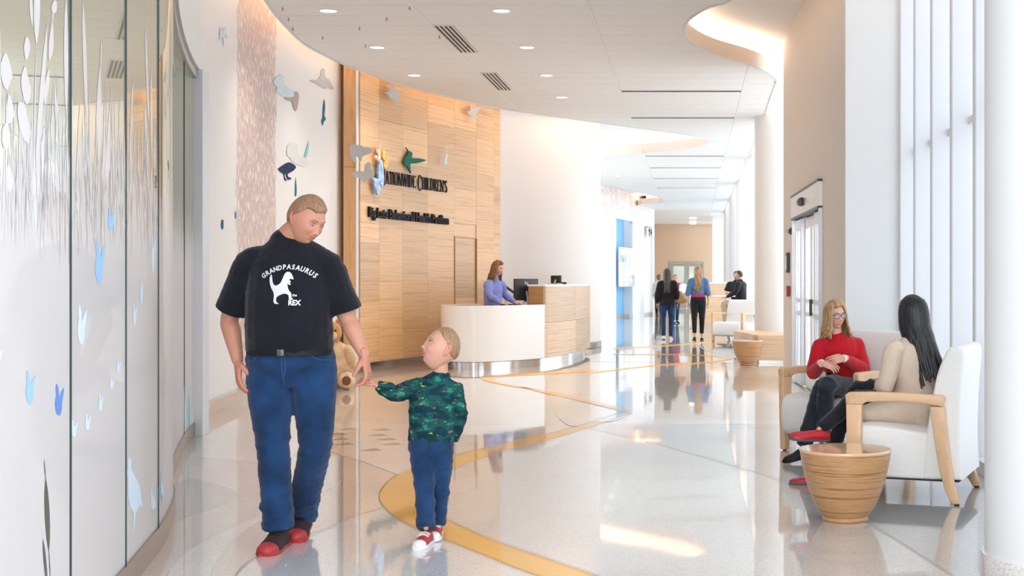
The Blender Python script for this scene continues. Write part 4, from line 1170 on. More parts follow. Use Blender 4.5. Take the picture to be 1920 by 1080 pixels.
# ---------------------------------------------------------------- wood feature wall
WWP = sm([(-5.075, 20.60), (-5.03, 20.7), (-4.90, 21.4), (-4.70, 22.2), (-4.47, 23.1), (-4.19, 24.1), (-3.945, 25.0), (-3.74, 25.8), (-3.68, 26.0), (-3.66, 26.1)], 6)
WS = Surf(WWP)
ww = empty('wall_wood', (0, 0, 0)); ww['kind'] = 'structure'
mb = MB(); mb.wall([(x - 0.03, y) for x, y in WWP][::-1], 0.0, UZ, -0.25); mb.build('backing', M['bamboo_dark'], ww, True, 40)
seam = [WS.find(x) for x in (675.5, 711, 755, 802, 852, 893, 926)] + [WS.c[-1]]
rr = random.Random(3)
dz = 2.16
for i in range(7):
    a, b = seam[i], seam[i + 1]
    z = 0.125; zs = [z]
    hts = [0.30, 0.62, 0.34, 0.62, 0.46, 0.31, 0.62, 0.46, 0.62, 0.40, 0.62]
    rr.shuffle(hts)
    for h in hts: zs.append(min(zs[-1] + h, UZ - 0.02))
    door = (i == 4)
    for j in range(len(zs) - 1):
        z0, z1 = zs[j], zs[j + 1]
        if z1 - z0 < 0.03: continue
        if door and z0 < dz:
            z1 = min(z1, dz) 
        off = 0.0 + rr.uniform(0, 0.002) - (0.012 if door and z0 < dz else 0)
        k = 3; mbv = MB(); g = 0.0022
        pts = []
        for q in range(k + 1):
            p, t = WS.at(a + g + (b - a - 2 * g) * q / k); nn = Vector((t.y, -t.x)); pts.append((p.x + nn.x * off, p.y + nn.y * off))
        if z1 > 3.9 and False: continue
        mbv.wall(pts, z0 + 0.001, z1 - 0.001, 0.02)
        mbv.build('wood_panel', M['bamboo'], ww, True, 30)
        if door and zs[j + 1] > dz > z0:
            mbv = MB(); mbv.wall([(x, y) for x, y in pts], dz + 0.02, zs[j + 1] - 0.001, 0.02); mbv.build('wood_panel', M['bamboo'], ww, True, 30)
# concealed door: dark shadow gap around its leaf
for a in (seam[4], seam[5]):
    p, t = WS.at(a); nn = Vector((t.y, -t.x)); mb = MB(); mb.box(-0.011, 0.011, -0.012, 0.006, 0.12, dz + 0.02)
    o = mb.build('door_gap', M['bamboo_dark'], ww); o.location = (p.x + nn.x * 0.004, p.y + nn.y * 0.004, 0); o.rotation_euler = (0, 0, math.atan2(t.y, t.x))
mb = MB(); mb.wall([tuple(WS.at(seam[4] + (seam[5] - seam[4]) * q / 3)[0] + Vector((0.008, -0.004))) for q in range(4)], dz, dz + 0.02, 0.01); mb.build('door_gap', M['bamboo_dark'], ww)
mb = MB(); mb.wall([tuple(WS.at(WS.c[-1] * q / 14)[0] + Vector((0.012, -0.01))) for q in range(15)], 0.0, 0.125, 0.03); mb.build('steel_plinth', M['chrome'], ww, True, 40)
# maple end post in three lengths, light reveal
for z0, z1 in ((0.13, 1.32), (1.325, 3.10), (3.105, UZ)):
    mb = MB(); mb.box(-5.25, -5.06, 20.58, 20.9, z0, z1, bev=0.003); mb.build('maple_board', M['maple_post'], ww)
mb = MB(); mb.box(-5.25, -5.06, 20.60, 20.9, 0, 0.13); mb.build('bronze_plinth', M['rail'], ww)
mb = MB(); mb.box(-5.06, -5.05, 20.57, 20.75, 0.13, UZ); mb.build('light_reveal', M['white_trim'], ww)

def wpx(P, k=3, o=(640, 240), s=5.4, surf=WS): return shape_flat([surf.uv(o[0] + x / s, o[1] + y / s) for x, y in P], k)
GREY = vinyl('grey')
HS = Surf([(-5.7, 20.30), (-5.0, 20.42), (-4.3, 20.54)])
M['logo_green'] = mat('logo_green', (0.0, 0.13, 0.08), 0.6, spec=0.2); M['logo_yellow'] = mat('logo_yellow', (0.85, 0.48, 0.07), 0.4, vary=0.3, vscale=14)
M['logo_blue'] = mat('logo_blue', (0.30, 0.48, 0.85), 0.4, vary=0.6, vscale=14); M['logo_mix'] = mat('logo_cream', (0.70, 0.55, 0.45), 0.4, vary=0.6, vscale=16)
M['letter'] = mat('black_letter', (0.008, 0.008, 0.010), 0.6, spec=0.2)
WS.plate(wpx([(628, 195), (652, 230), (680, 240), (693, 265), (688, 305), (760, 308), (810, 318), (831, 328), (800, 342), (720, 360), (672, 365), (672, 400), (680, 460), (660, 430), (640, 390), (612, 370), (611, 320), (640, 270), (648, 238)], 3), 'hummingbird_sign', M['logo_green'], 0.03, 0.02, None, 'dark green hummingbird silhouette above the hospital name on the wood wall', 'wall sign')
HS.plate(wpx([(95, 172), (130, 168), (200, 175), (235, 195), (275, 192), (310, 215), (318, 238), (300, 255), (250, 272), (240, 280), (212, 290), (207, 318), (212, 334), (188, 338), (176, 322), (170, 298), (152, 288), (152, 318), (158, 346), (128, 350), (118, 326), (108, 296), (90, 268), (82, 235), (82, 205)], 1, surf=HS), 'bear_silhouette', GREY, 0.0, 0.006, None, 'light grey walking bear silhouette at the left end of the wood wall', 'wall art', 'silhouettes on the wood wall')
HS.plate(wpx([(285, 340), (300, 370), (300, 410), (330, 440), (330, 480), (310, 510), (270, 490), (275, 530), (235, 545), (200, 530), (180, 500), (140, 500), (108, 475), (130, 445), (180, 435), (225, 440), (235, 390), (255, 355)], 3, surf=HS), 'butterfly_silhouette', GREY, 0.0, 0.006, None, 'light grey butterfly silhouette beside the first letter of the hospital name', 'wall art', 'silhouettes on the wood wall')
lg = empty('butterfly_emblem', (0, 0, 0)); tag(lg, 'blue, yellow and cream butterfly emblem left of the hospital name', 'wall sign')
for P, m_, nm, la in (([(350, 315), (370, 340), (380, 430), (388, 520), (375, 585), (350, 560), (332, 525), (328, 440), (340, 360)], 'logo_blue', 'wing', 'blue wing'), ([(270, 495), (300, 510), (345, 525), (347, 600), (345, 670), (320, 672), (300, 610), (285, 550)], 'logo_blue', 'wing', 'pale blue lower wing'),
        ([(385, 200), (403, 240), (402, 310), (390, 330), (372, 300), (373, 240)], 'logo_yellow', 'wing', 'yellow upper wing'), ([(425, 292), (438, 320), (428, 375), (405, 408), (386, 390), (390, 350), (405, 315)], 'logo_yellow', 'wing', 'yellow lower wing'),
        ([(335, 165), (347, 200), (355, 280), (347, 320), (332, 300), (322, 240), (327, 195)], 'logo_mix', 'wing', 'cream wing'), ([(295, 275), (320, 285), (340, 320), (345, 345), (320, 330), (300, 300)], 'logo_mix', 'wing', 'cream and red wing tip')):
    o = WS.plate(wpx(P, 3), nm, M[m_], 0.05, 0.03, lg); o['label'] = la
WS.plate(wpx([(968, 443), (978, 490), (985, 515), (1025, 525), (1000, 545), (1005, 572), (980, 572), (950, 550), (935, 530), (912, 522), (940, 520), (955, 508), (960, 470)], 2, (400, 0), 3), 'bird_silhouette', GREY, 0.12, 0.006, None, 'light grey flying bird silhouette high on the wood wall, the left one', 'wall art', 'silhouettes on the wood wall')
WS.plate(wpx([(1412, 573), (1422, 612), (1450, 602), (1467, 600), (1455, 630), (1440, 650), (1465, 678), (1430, 660), (1410, 650), (1388, 628), (1408, 625), (1408, 590)], 2, (400, 0), 3), 'bird_silhouette', GREY, 0.12, 0.006, None, 'light grey flying bird silhouette near the right end of the wood wall', 'wall art', 'silhouettes on the wood wall')
WS.plate(wpx([(1271, 822), (1274, 822), (1275, 870), (1282, 870), (1277, 905), (1275, 932), (1262, 915), (1270, 880)], 2, (400, 0), 3), 'bird_silhouette', vinyl('mist'), 0.12, 0.006, None, 'slim white edge-on bird silhouette right of the green hummingbird', 'wall art', 'silhouettes on the wood wall')
# hospital name in narrow serif capitals
def glyph(ch):
    "strokes in a unit-high box; returns (width, list of convex polygons)"
    T, t, se = 0.115, 0.04, 0.035
    def bar(x, w=T): return [(x - w / 2, 0), (x + w / 2, 0), (x + w / 2, 1), (x - w / 2, 1)]
    def ser(x, y, w=T + 0.1): return [(x - w / 2, y), (x + w / 2, y), (x + w / 2, y + se), (x - w / 2, y + se)]
    def dia(x0, y0, x1, y1, w): return [(x0 - w / 2, y0), (x0 + w / 2, y0), (x1 + w / 2, y1), (x1 - w / 2, y1)]
    def hb(x0, x1, y): return [(x0, y - t / 2), (x1, y - t / 2), (x1, y + t / 2), (x0, y + t / 2)]
    def arc(cx, cy, rx, ry, a0, a1, w0=t, w1=T, n=12):
        out = []
        for i in range(n):
            q = []
            A0, A1 = a0 + (a1 - a0) * i / n, a0 + (a1 - a0) * (i + 1) / n
            for A, sg in ((A0, 0), (A1, 0), (A1, 1), (A0, 1)):
                w = w0 + (w1 - w0) * abs(math.cos(A)); r = sg
                q.append((cx + (rx - r * w) * math.cos(A), cy + (ry - r * w * 0.6) * math.sin(A)))
            out.append(q)
        return out
    p = PI
    if ch == 'I': return 0.2, [bar(0.1), ser(0.1, 0), ser(0.1, 1 - se)]
    if ch == 'T': return 0.5, [bar(0.25), ser(0.25, 0), hb(0, 0.5, 0.97), [(0, 0.8), (0.04, 0.95), (0, 0.97)], [(0.5, 0.8), (0.5, 0.97), (0.46, 0.95)]]
    if ch == 'N': return 0.62, [dia(0.08, 0, 0.08, 1, t), dia(0.54, 0, 0.54, 1, t), dia(0.52, 0, 0.10, 1, T * 1.1), ser(0.08, 0, 0.15), ser(0.07, 1 - se, 0.16), ser(0.54, 1 - se, 0.15)]
    if ch == 'A': return 0.6, [dia(0.08, 0, 0.29, 1, t), dia(0.5, 0, 0.29, 1, T), hb(0.15, 0.42, 0.35), ser(0.08, 0, 0.15), ser(0.5, 0, 0.2)]
    if ch == 'O': return 0.58, arc(0.29, 0.5, 0.28, 0.52, 0, 2 * p, n=20)
    if ch == 'W': return 0.86, [dia(0.24, 0, 0.08, 1, T), dia(0.24, 0, 0.44, 1, t), dia(0.6, 0, 0.44, 1, T), dia(0.6, 0, 0.78, 1, t), ser(0.08, 1 - se, 0.2), ser(0.78, 1 - se, 0.14)]
    if ch == 'D': return 0.58, [bar(0.12)] + arc(0.2, 0.5, 0.36, 0.5, -p / 2, p / 2) + [ser(0.12, 0), ser(0.12, 1 - se)]
    if ch == 'E': return 0.48, [bar(0.12), hb(0.1, 0.44, 0.975), hb(0.1, 0.36, 0.52), hb(0.1, 0.46, 0.025), [(0.44, 0.8), (0.44, 0.98), (0.38, 0.98)], [(0.46, 0.02), (0.46, 0.2), (0.40, 0.02)]]
    if ch == 'C': return 0.56, arc(0.3, 0.5, 0.29, 0.52, 0.25 * p, 1.75 * p, n=18) + [[(0.48, 0.7), (0.51, 0.92), (0.46, 0.9)]]
    if ch == 'H': return 0.62, [bar(0.11), bar(0.51), hb(0.1, 0.52, 0.5), ser(0.11, 0), ser(0.11, 1 - se), ser(0.51, 0), ser(0.51, 1 - se)]
    if ch == 'L': return 0.46, [bar(0.11), hb(0.1, 0.44, 0.025), ser(0.11, 1 - se), [(0.44, 0.02), (0.44, 0.22), (0.38, 0.02)]]
    if ch == 'R': return 0.56, [bar(0.12), dia(0.5, 0, 0.26, 0.5, T)] + arc(0.2, 0.74, 0.26, 0.26, -p / 2, p / 2) + [ser(0.12, 0), ser(0.12, 1 - se), ser(0.5, 0, 0.14)]
    if ch == 'S': return 0.42, arc(0.21, 0.74, 0.19, 0.27, 0.15 * p, 1.3 * p, w0=T * 0.6) + arc(0.21, 0.27, 0.2, 0.28, -0.85 * p, 0.35 * p, w0=T * 0.6) + [dia(0.33, 0.36, 0.1, 0.64, T)]
    if ch == "'": return 0.12, [dia(0.03, 0.72, 0.06, 1, 0.07)]
    return 0.3, []
nm_ = empty('hospital_name_sign', (0, 0, 0)); tag(nm_, 'black raised serif letters NATIONWIDE CHILDREN\'S on the wood wall', 'wall sign')
a0, a1 = WS.find(711), WS.find(837)
txt = "NATIONWIDE CHILDREN'S"; big = {0, 11}
tot_ = sum(glyph(c)[0] * (1.25 if i in big else 1) + 0.035 for i, c in enumerate(txt))
sx = (a1 - a0) / tot_; u = a0
for i, c in enumerate(txt):
    w_, polys = glyph(c); k = 1.25 if i in big else 1.0
    if polys:
        v, f = [], []
        for P in polys:
            n = len(v); v += [(u + x * sx * k, 2.925 + (y * 0.205 * (1.24 if i in big else 1)) - (0.03 if i in big else 0)) for x, y in P]
            f.append(tuple(range(n, n + len(P))))
        o = WS.plate((v, f), 'letter', M['letter'], 0.012, 0.014, nm_)
    u += (w_ * k + 0.035) * sx
pv = empty('pavilion_name_sign', (0, 0, 0)); tag(pv, 'thick black sans letters Big Lots Behavioral Health Pavilion on the wood wall', 'wall sign')
a0, a1 = WS.find(688.5), WS.find(838)
v, f = text_flat('Big Lots Behavioral Health Pavilion', 0.215, 0.006, 1.0)
xs_ = [p[0] for p in v]; k = (a1 - a0) / (max(xs_) - min(xs_)); mn = min(xs_)
# one letter per mesh: split by connected pieces
adj = list(range(len(v)))
def root_(i):
    while adj[i] != i: adj[i] = adj[adj[i]]; i = adj[i]
    return i
for q in f:
    for j in q[1:]: adj[root_(j)] = root_(q[0])
comps = {}
for q in f: comps.setdefault(root_(q[0]), []).append(q)
for c in comps.values():
    ids = sorted({j for q in c for j in q}); mpx = {j: n for n, j in enumerate(ids)}
    fl2 = ([(a0 + (v[j][0] - mn) * k, 2.375 + v[j][1]) for j in ids], [tuple(mpx[j] for j in q) for q in c])
    WS.plate(fl2, 'letter', M['letter'], 0.012, 0.03, pv)

# silhouettes on the mural wall
MS = Surf(WL)
for P, c, lab in (([(612, 382), (625, 395), (625, 430), (650, 450), (665, 480), (676, 503), (655, 500), (640, 490), (625, 500), (590, 480), (560, 462), (537, 460), (550, 450), (580, 452), (595, 430), (602, 428), (602, 395)], 'grey', 'grey swimming turtle silhouette high on the white mural wall'),
        ([(375, 418), (395, 430), (395, 470), (420, 490), (455, 515), (455, 540), (425, 548), (400, 545), (370, 530), (350, 515), (355, 490), (335, 470), (340, 445)], 'mist', 'pale grey butterfly silhouette touching the tree trunk on the mural wall'),
        ([(450, 512), (472, 520), (478, 545), (470, 600), (460, 625), (445, 600), (438, 570), (410, 565), (400, 548), (440, 550)], 'rose', 'rosy grey bird silhouette below the pale butterfly on the mural wall'),
        ([(621, 558), (626, 600), (622, 650), (630, 670), (618, 685), (612, 707), (606, 680), (612, 665), (614, 610)], 'sea', 'dark teal gull silhouette below the turtle'),
        ([(360, 950), (395, 925), (425, 913), (455, 930), (460, 945), (440, 965), (415, 978), (418, 995), (438, 1003), (420, 1012), (410, 1000), (405, 978), (398, 982), (400, 1000), (410, 1015), (398, 1012), (393, 980), (375, 968)], 'navy', 'navy duckling silhouette beside the tree trunk, above the man'),
        ([(533, 793), (530, 850), (520, 885), (508, 880), (520, 840)], 'teal', 'small light teal bird silhouette above the navy duckling'),
        ([(440, 800), (470, 815), (475, 870), (520, 890), (535, 920), (510, 938), (470, 925), (440, 910), (430, 890), (410, 870), (415, 820)], 'pale2', 'very pale butterfly silhouette just above the navy duckling'),
        ([(460, 997), (465, 1060), (463, 1100), (457, 1100), (458, 1050)], 'sea', 'thin dark teal bird silhouette above the head of the man'),
        ([(35, 150), (50, 175), (62, 150), (75, 215), (60, 195), (56, 265), (48, 210), (30, 225), (33, 180)], 'mist', 'pale blue swallow silhouette left of the tree trunk'),
        ([(46, 1235), (52, 1240), (52, 1280), (46, 1290), (42, 1265)], 'sea', 'small dark teal leaf silhouette left of the tree trunk'),
        ([(121, 1190), (127, 1195), (125, 1225), (120, 1228)], 'mid', 'tiny deep blue leaf silhouette on the tree trunk edge'),
        ([(741, 1420), (744, 1424), (742, 1450), (739, 1445)], 'sea', 'tiny dark teal bird silhouette by the maple post')):
    BLUE.setdefault('rose', (0.50, 0.40, 0.38)); BLUE.setdefault('pale2', (0.74, 0.76, 0.78))
    MS.plate(wpx(P, 2, (400, 0), 3, MS), 'animal_silhouette', vinyl(c), 0.006, 0.004, None, lab, 'wall art', 'silhouettes on the white mural wall')

# ---------------------------------------------------------------- great round column, far left wall, end wall
mb = MB(); mb.lathe([(2.12, 0.0), (2.12, UZ)], 96, (-4.06, 28.95, 0)); o = mb.build('wall_round', mat('warm_white_paint', (0.74, 0.70, 0.67), 0.6), None, True); tag(o, kind='structure')
mb = MB(); mb.lathe([(2.13, 0.0), (2.14, 0.01), (2.14, 0.12), (2.12, 0.13)], 96, (-4.06, 28.95, 0)); o = mb.build('baseboard_round', M['rail'], None, True, 40); tag(o, kind='structure')
mb = MB(); mb.wall([(-8.5, 21.0), (-5.28, 20.95)], 0, UZ, -0.1); o = mb.build('wall_return', M['white']); tag(o, kind='structure')
mb = MB(); mb.tube([Vector((-3.53, 25.6, 1.31)), Vector((-3.28, 25.6, 1.14)), Vector((-3.1, 25.6, 1.02))], [0.025] * 3, 10, (0, 1, 0)); hr = mb.build('stair_handrail', M['dark'], None, True); tag(hr, 'dark sloping handrail in front of the round white wall', 'handrail')
mb = MB(); mb.box(-3.16, -3.13, 25.585, 25.615, 0, 1.03); mb.build('post', M['steel'], hr)
mb = MB(); mb.box(-3.50, -3.47, 25.585, 25.615, 0, 1.27); mb.build('post', M['steel'], hr)
FL = sm([(-6.2, 40.5), (-4.9, 44.0), (-3.41, 49.0), (-2.55, 53.2), (-1.95, 56.6), (-1.60, 58.6)], 10)
FS_ = Surf(FL)
def dripmat():
    m, N, L, B = nodes('leaf_mural_paint')
    uv = N.new('ShaderNodeUVMap'); sp = N.new('ShaderNodeSeparateXYZ'); L.new(uv.outputs[0], sp.inputs[0])
    mp = N.new('ShaderNodeMapping'); mp.inputs['Scale'].default_value = (1.5, 0.8, 1); L.new(uv.outputs[0], mp.inputs[0])
    n = N.new('ShaderNodeTexNoise'); n.inputs['Scale'].default_value = 5.5; n.inputs['Detail'].default_value = 3; L.new(mp.outputs[0], n.inputs['Vector'])
    mp2 = N.new('ShaderNodeMapping'); mp2.inputs['Scale'].default_value = (1, 0.0, 1); L.new(uv.outputs[0], mp2.inputs[0])
    n2 = N.new('ShaderNodeTexNoise'); n2.inputs['Scale'].default_value = 1.6; n2.inputs['Detail'].default_value = 3; L.new(mp2.outputs[0], n2.inputs['Vector'])
    r = N.new('ShaderNodeMapRange'); r.inputs['From Min'].default_value = 5.0; r.inputs['From Max'].default_value = 2.6; r.inputs['To Min'].default_value = 0.44; r.inputs['To Max'].default_value = 0.72
    L.new(sp.outputs[1], r.inputs[0])
    a = N.new('ShaderNodeMath'); a.operation = 'SUBTRACT'; a.inputs[1].default_value = 0.5; L.new(n2.outputs[0], a.inputs[0])
    b = N.new('ShaderNodeMath'); b.operation = 'MULTIPLY_ADD'; L.new(a.outputs[0], b.inputs[0]); b.inputs[1].default_value = -0.5; L.new(r.outputs[0], b.inputs[2])
    g = N.new('ShaderNodeMath'); g.operation = 'GREATER_THAN'; L.new(n.outputs[0], g.inputs[0]); L.new(b.outputs[0], g.inputs[1])
    x = N.new('ShaderNodeMix'); x.data_type = 'RGBA'; L.new(g.outputs[0], x.inputs[0]); x.inputs[6].default_value = (0.84, 0.85, 0.86, 1); x.inputs[7].default_value = (0.72, 0.61, 0.58, 1)
    L.new(x.outputs[2], B.inputs['Base Color']); return m
M['drip'] = dripmat()
aR = [FS_.find(x) for x in (1155.5, 1186, 1208, 1224.5)]
def seg(surf, a, b, n=8): return [tuple(surf.at(a + (b - a) * i / n)[0]) for i in range(n + 1)]
fw = empty('wall_far_left', (0, 0, 0)); fw['kind'] = 'structure'
topR = 3.80
for a, b, z0, z1 in ((0, aR[0], 0, UZ), (aR[0], aR[1], topR, UZ), (aR[1], aR[2], 0, UZ), (aR[2], aR[3], 3.72, UZ), (aR[3], FS_.c[-1], 0, UZ)):
    P = seg(FS_, a, b); o = uvwall('wall_panel', P[::-1], z0, z1, -0.12, M['drip'], fw)
    for q in o.data.uv_layers[0].data: q.uv = (b - q.uv[0], q.uv[1])
M['sky_paint'] = mat('sky_blue_paint', (0.20, 0.50, 0.80), 0.5)
# recess 1: blue back wall and white far jamb; recess 2: pale jamb
for (a, b, m_, dp, hz) in ((aR[0], aR[1], 'sky_paint', 0.40, topR), (aR[2], aR[3], 'white', 0.16, 3.72)):
    pa_, t = FS_.at(a); pb_, _t = FS_.at(b); bk = Vector((-t.y, t.x)) * dp
    mb = MB(); mb.wall([tuple(pa_ + bk * 0.9 - t * 0.1), tuple(pb_ + bk * 0.9)], 0.1, hz + 0.1, 0.05); mb.build('recess_back', M[m_], fw)
    mb = MB(); mb.wall([tuple(pb_ + bk), tuple(pb_)], 0.1, hz + 0.1, 0.08); mb.build('recess_jamb', M['white'], fw)
    mb = MB(); mb.wall([tuple(pa_ + bk * 0.88 - t * 0.1), tuple(pb_ + bk * 0.88)], 0.0, 0.1, 0.05); mb.wall([tuple(pb_ + bk), tuple(pb_)], 0.0, 0.1, 0.08); mb.build('recess_base', M['steel'], fw)
# directory board of three glass panels standing proud of the blue recess
kd = empty('directory_board', (0, 0, 0)); tag(kd, 'pale green three-panel glass directory board in the blue wall recess', 'directory board')
e = [FS_.find(x) for x in (1155.5, 1163.5, 1174, 1184.5)]
zb, zt_ = 1.22, 2.72
M['pale_glass'] = mat('pale_green_glass', (0.58, 0.66, 0.63), 0.15, coat=0.6)
for i in range(3):
    P = [(FS_.at(e[i] + 0.02)[0] + Vector((0.12, -0.05)))[:], (FS_.at(e[i + 1] - 0.02)[0] + Vector((0.12, -0.05)))[:]]
    mb = MB(); mb.wall(P, zb, zt_, 0.06); mb.build('glass_panel', M['pale_glass'] if i != 1 else M['white_trim'], kd)
v, f = text_flat('1 in 5', 0.40, 0.01, 0.9); mn = min(p[0] for p in v); w_ = max(p[0] for p in v) - mn; k = (e[2] - e[1]) * 0.86 / w_
DS = Surf([tuple(Vector(q) + Vector((0.12, -0.05))) for q in FL])
s1 = DS.find(1164.6)
DS.plate(([(s1 + (x - mn) * k, 2.15 + y) for x, y in v], f), 'lettering', mat('blue_lettering', (0.25, 0.5, 0.75), 0.4), 0.005, 0.006, kd)
for zz, ww_ in ((2.02, 0.92), (1.92, 0.92), (1.62, 0.3), (1.38, 0.7)):
    a = s1 + (e[2] - e[1]) * 0.45 * (1 - ww_); b = a + (e[2] - e[1]) * 0.85 * ww_
    DS.plate(([(a, zz), (b, zz), (b, zz + 0.03), (a, zz + 0.03)], [(0, 1, 2, 3)]), 'text_line', mat('grey_lettering', (0.4, 0.5, 0.55), 0.4), 0.005, 0.006, kd)
# restroom sign: white disc with two black figures
rs = empty('restroom_sign', (0, 0, 0)); tag(rs, 'round white restroom sign with black man and woman pictograms', 'sign')
c = FS_.find(1215.5); p0, t = FS_.at(c); zc = H - (435 - CY) / F * p0.y
zc = H + 96 / F * p0.y
circ = [(c + 0.5 * math.cos(q) * 1.0, zc + 0.26 * math.sin(q)) for q in np.linspace(0, 2 * PI, 24, endpoint=False)]
FS_.plate(shape_flat(circ, 1), 'disc', mat('sign_white', (0.9, 0.9, 0.9), 0.4), 0.06, 0.02, rs)
sc_ = 0.9
for dx, P in ((-0.19, [(-0.05, -0.2), (-0.05, 0.0), (-0.10, 0.0), (-0.10, 0.13), (0.10, 0.13), (0.10, 0.0), (0.05, 0.0), (0.05, -0.2)]), (0.19, [(-0.04, -0.2), (-0.04, -0.08), (-0.13, -0.08), (-0.06, 0.13), (0.06, 0.13), (0.13, -0.08), (0.04, -0.08), (0.04, -0.2)])):
    FS_.plate(shape_flat([(c + dx + x * 1.4, zc + y) for x, y in P], 1), 'pictogram', M['letter'], 0.082, 0.006, rs)
    FS_.plate(shape_flat([(c + dx + 0.07 * math.cos(q), zc + 0.185 + 0.04 * math.sin(q)) for q in np.linspace(0, 2 * PI, 12, endpoint=False)], 1), 'pictogram_head', M['letter'], 0.082, 0.006, rs)
# end wall with its pair of glazed doors
ED = 73.0
def X_(px, d): return (px - CX) / F * d
ew = MB()
dl, dr = X_(1255, ED), X_(1320, ED)
ew.box(-4.5, dl, ED, ED + 0.2, 0, UZ); ew.box(dr, 2.8, ED, ED + 0.2, 0, UZ); ew.box(dl, dr, ED, ED + 0.2, 2.5, UZ)
o = ew.build('wall_end', M['tan']); tag(o, kind='structure')
mb = MB(); mb.box(-2.6, -2.45, 58.6, ED, 0, UZ); o = mb.build('wall_corridor', M['tan']); tag(o, kind='structure')
d2_ = empty('door_2', ((dl + dr) / 2, ED, 0)); d2_['kind'] = 'structure'
w_ = (dr - dl) / 2
M['door_grey'] = mat('door_frame_grey', (0.42, 0.38, 0.34), 0.4)
m, N, L, B = nodes('clear_glass'); B.inputs['Alpha'].default_value = 0.22; B.inputs['Roughness'].default_value = 0.03; B.inputs['Base Color'].default_value = (0.75, 0.85, 0.85, 1); M['glass'] = m
mb = MB(); mb.box(-w_, -w_ + 0.08, -0.05, 0.1, 0, 2.5); mb.build('frame_post', M['door_grey'], d2_)
mb = MB(); mb.box(w_ - 0.08, w_, -0.05, 0.1, 0, 2.5); mb.build('frame_post', M['door_grey'], d2_)
mb = MB(); mb.box(-w_ + 0.08, w_ - 0.08, -0.05, 0.1, 2.42, 2.5); mb.build('frame_head', M['door_grey'], d2_)
for s in (-1, 1):
    x0, x1 = (-w_ + 0.09, -0.01) if s < 0 else (0.01, w_ - 0.09)
    mb = MB()
    for q in ((x0, x0 + 0.12, 0.01, 2.4), (x1 - 0.12, x1, 0.01, 2.4), (x0 + 0.12, x1 - 0.12, 2.26, 2.4), (x0 + 0.12, x1 - 0.12, 0.01, 0.3), (x0 + 0.12, x1 - 0.12, 1.0, 1.12)): mb.box(q[0], q[1], 0, 0.05, q[2], q[3])
    lf_ = mb.build('door_leaf', M['door_grey'], d2_)
    mb = MB(); mb.box(x0 + 0.12, x1 - 0.12, 0.02, 0.03, 0.3, 2.26); mb.build('pane', M['glass'], lf_)
mb = MB(); mb.box(-3, 2, 76, 76.1, 0, 4); o = mb.build('wall_beyond', mat('green_grey_beyond', (0.30, 0.36, 0.30), 0.8, vary=0.5, vscale=2)); tag(o, kind='structure')
for i, y in enumerate((417, 424, 431)):
    d = 3.15 * F / (531 - (y + 3.2)) if False else (66, 69.5, 72)[i]
    t = empty('downlight', (0.0 + (1299 - CX) / F * d, d, CZ)); tag(t, 'small square bright downlight before the tan end wall, ' + ('nearest', 'middle', 'farthest')[i] + ' of three', 'ceiling light', 'far square downlights')
    mb = MB(); mb.box(-0.16, 0.16, -0.5, 0.5, -0.02, -0.004); mb.build('lens', M['lens'], t)

# ---------------------------------------------------------------- right side: columns, window walls, vestibule, door
for i, (xl, d, r) in enumerate(((1.20, 26.0, 0.5), (1.38, 34.4, 0.5), (1.40, 43.0, 0.5), (1.40, 51.5, 0.5), (1.40, 60.0, 0.5), (1.40, 68.0, 0.5))):
    mb = MB(); mb.lathe([(r, 0), (r, UZ)], 48, (xl + r, d, 0)); o = mb.build('column', M['white'], None, True)
    tag(o, kind='structure')
    mb = MB(); mb.lathe([(r + 0.012, 0), (r + 0.012, 0.10), (r, 0.11)], 48); b_ = mb.build('column_base', M['beige'], o, True, 40); b_.location = (xl + r, d, 0)
mb = MB(); mb.lathe([(0.46, 0), (0.46, UZ)], 64, (1.825, 6.32, 0)); nc = mb.build('column', mat('grey_white_paint', (0.72, 0.72, 0.72), 0.6), None, True); tag(nc, kind='structure')
mb = MB(); mb.lathe([(0.478, 0), (0.478, 0.085), (0.474, 0.098), (0.46, 0.10)], 64, (1.825, 6.32, 0)); mb.build('column_base', M['t_cream'], nc, True, 40)
# curtain wall: deep white fins, glass between, low curb
def curtain(name, x, d0, d1, step, fin0=0.17, n0=None):
    t = empty(name, (x, d0, 0)); t['kind'] = 'structure'
    n = int(round((d1 - d0) / step))
    for i in range(n + 1):
        mb = MB(); mb.box(-fin0, 0.03, -0.03, 0.03, 0.1, UZ, bev=0.004); o = mb.build('window_frame', M['white_trim'], t); o.location = (0, i * step, 0)
        mb = MB(); mb.box(-fin0 + 0.002, -fin0 + 0.012, -0.036, -0.03, 0.1, UZ); g_ = mb.build('gasket', M['alu'], o)
    mb = MB(); mb.box(-fin0 - 0.01, 0.1, -0.1, d1 - d0 + 0.1, 0, 0.10, bev=0.004); mb.build('window_sill', M['white_trim'], t)
    for i in range(n):
        mb = MB(); mb.box(0.005, 0.012, 0.03, step - 0.03, 0.1, UZ); o = mb.build('pane', M['pane'], t); o.location = (0, i * step, 0)
        mb = MB(); mb.box(-0.03, 0.03, 0.03, step - 0.03, 2.6, 2.66); o = mb.build('transom', M['white_trim'], t); o.location = (0, i * step, 0)
    return t
m, N, L, B = nodes('bright_pane'); B.inputs['Alpha'].default_value = 0.32; B.inputs['Base Color'].default_value = (0.5, 0.54, 0.6, 1); B.inputs['Roughness'].default_value = 0.03; M['pane'] = m
curtain('window_1', 2.21, 13.43 - 19 * 0.885, 13.43, 0.885)
M['pane1'] = M['pane']; m, N, L, B = nodes('clear_pane'); B.inputs['Alpha'].default_value = 0.1; B.inputs['Roughness'].default_value = 0.03; M['pane'] = m
curtain('window_2', 2.55, 20.2, 72.0, 2.2, 0.12)
M['pier'] = mat('pier_paint', (0.72, 0.73, 0.73), 0.6)
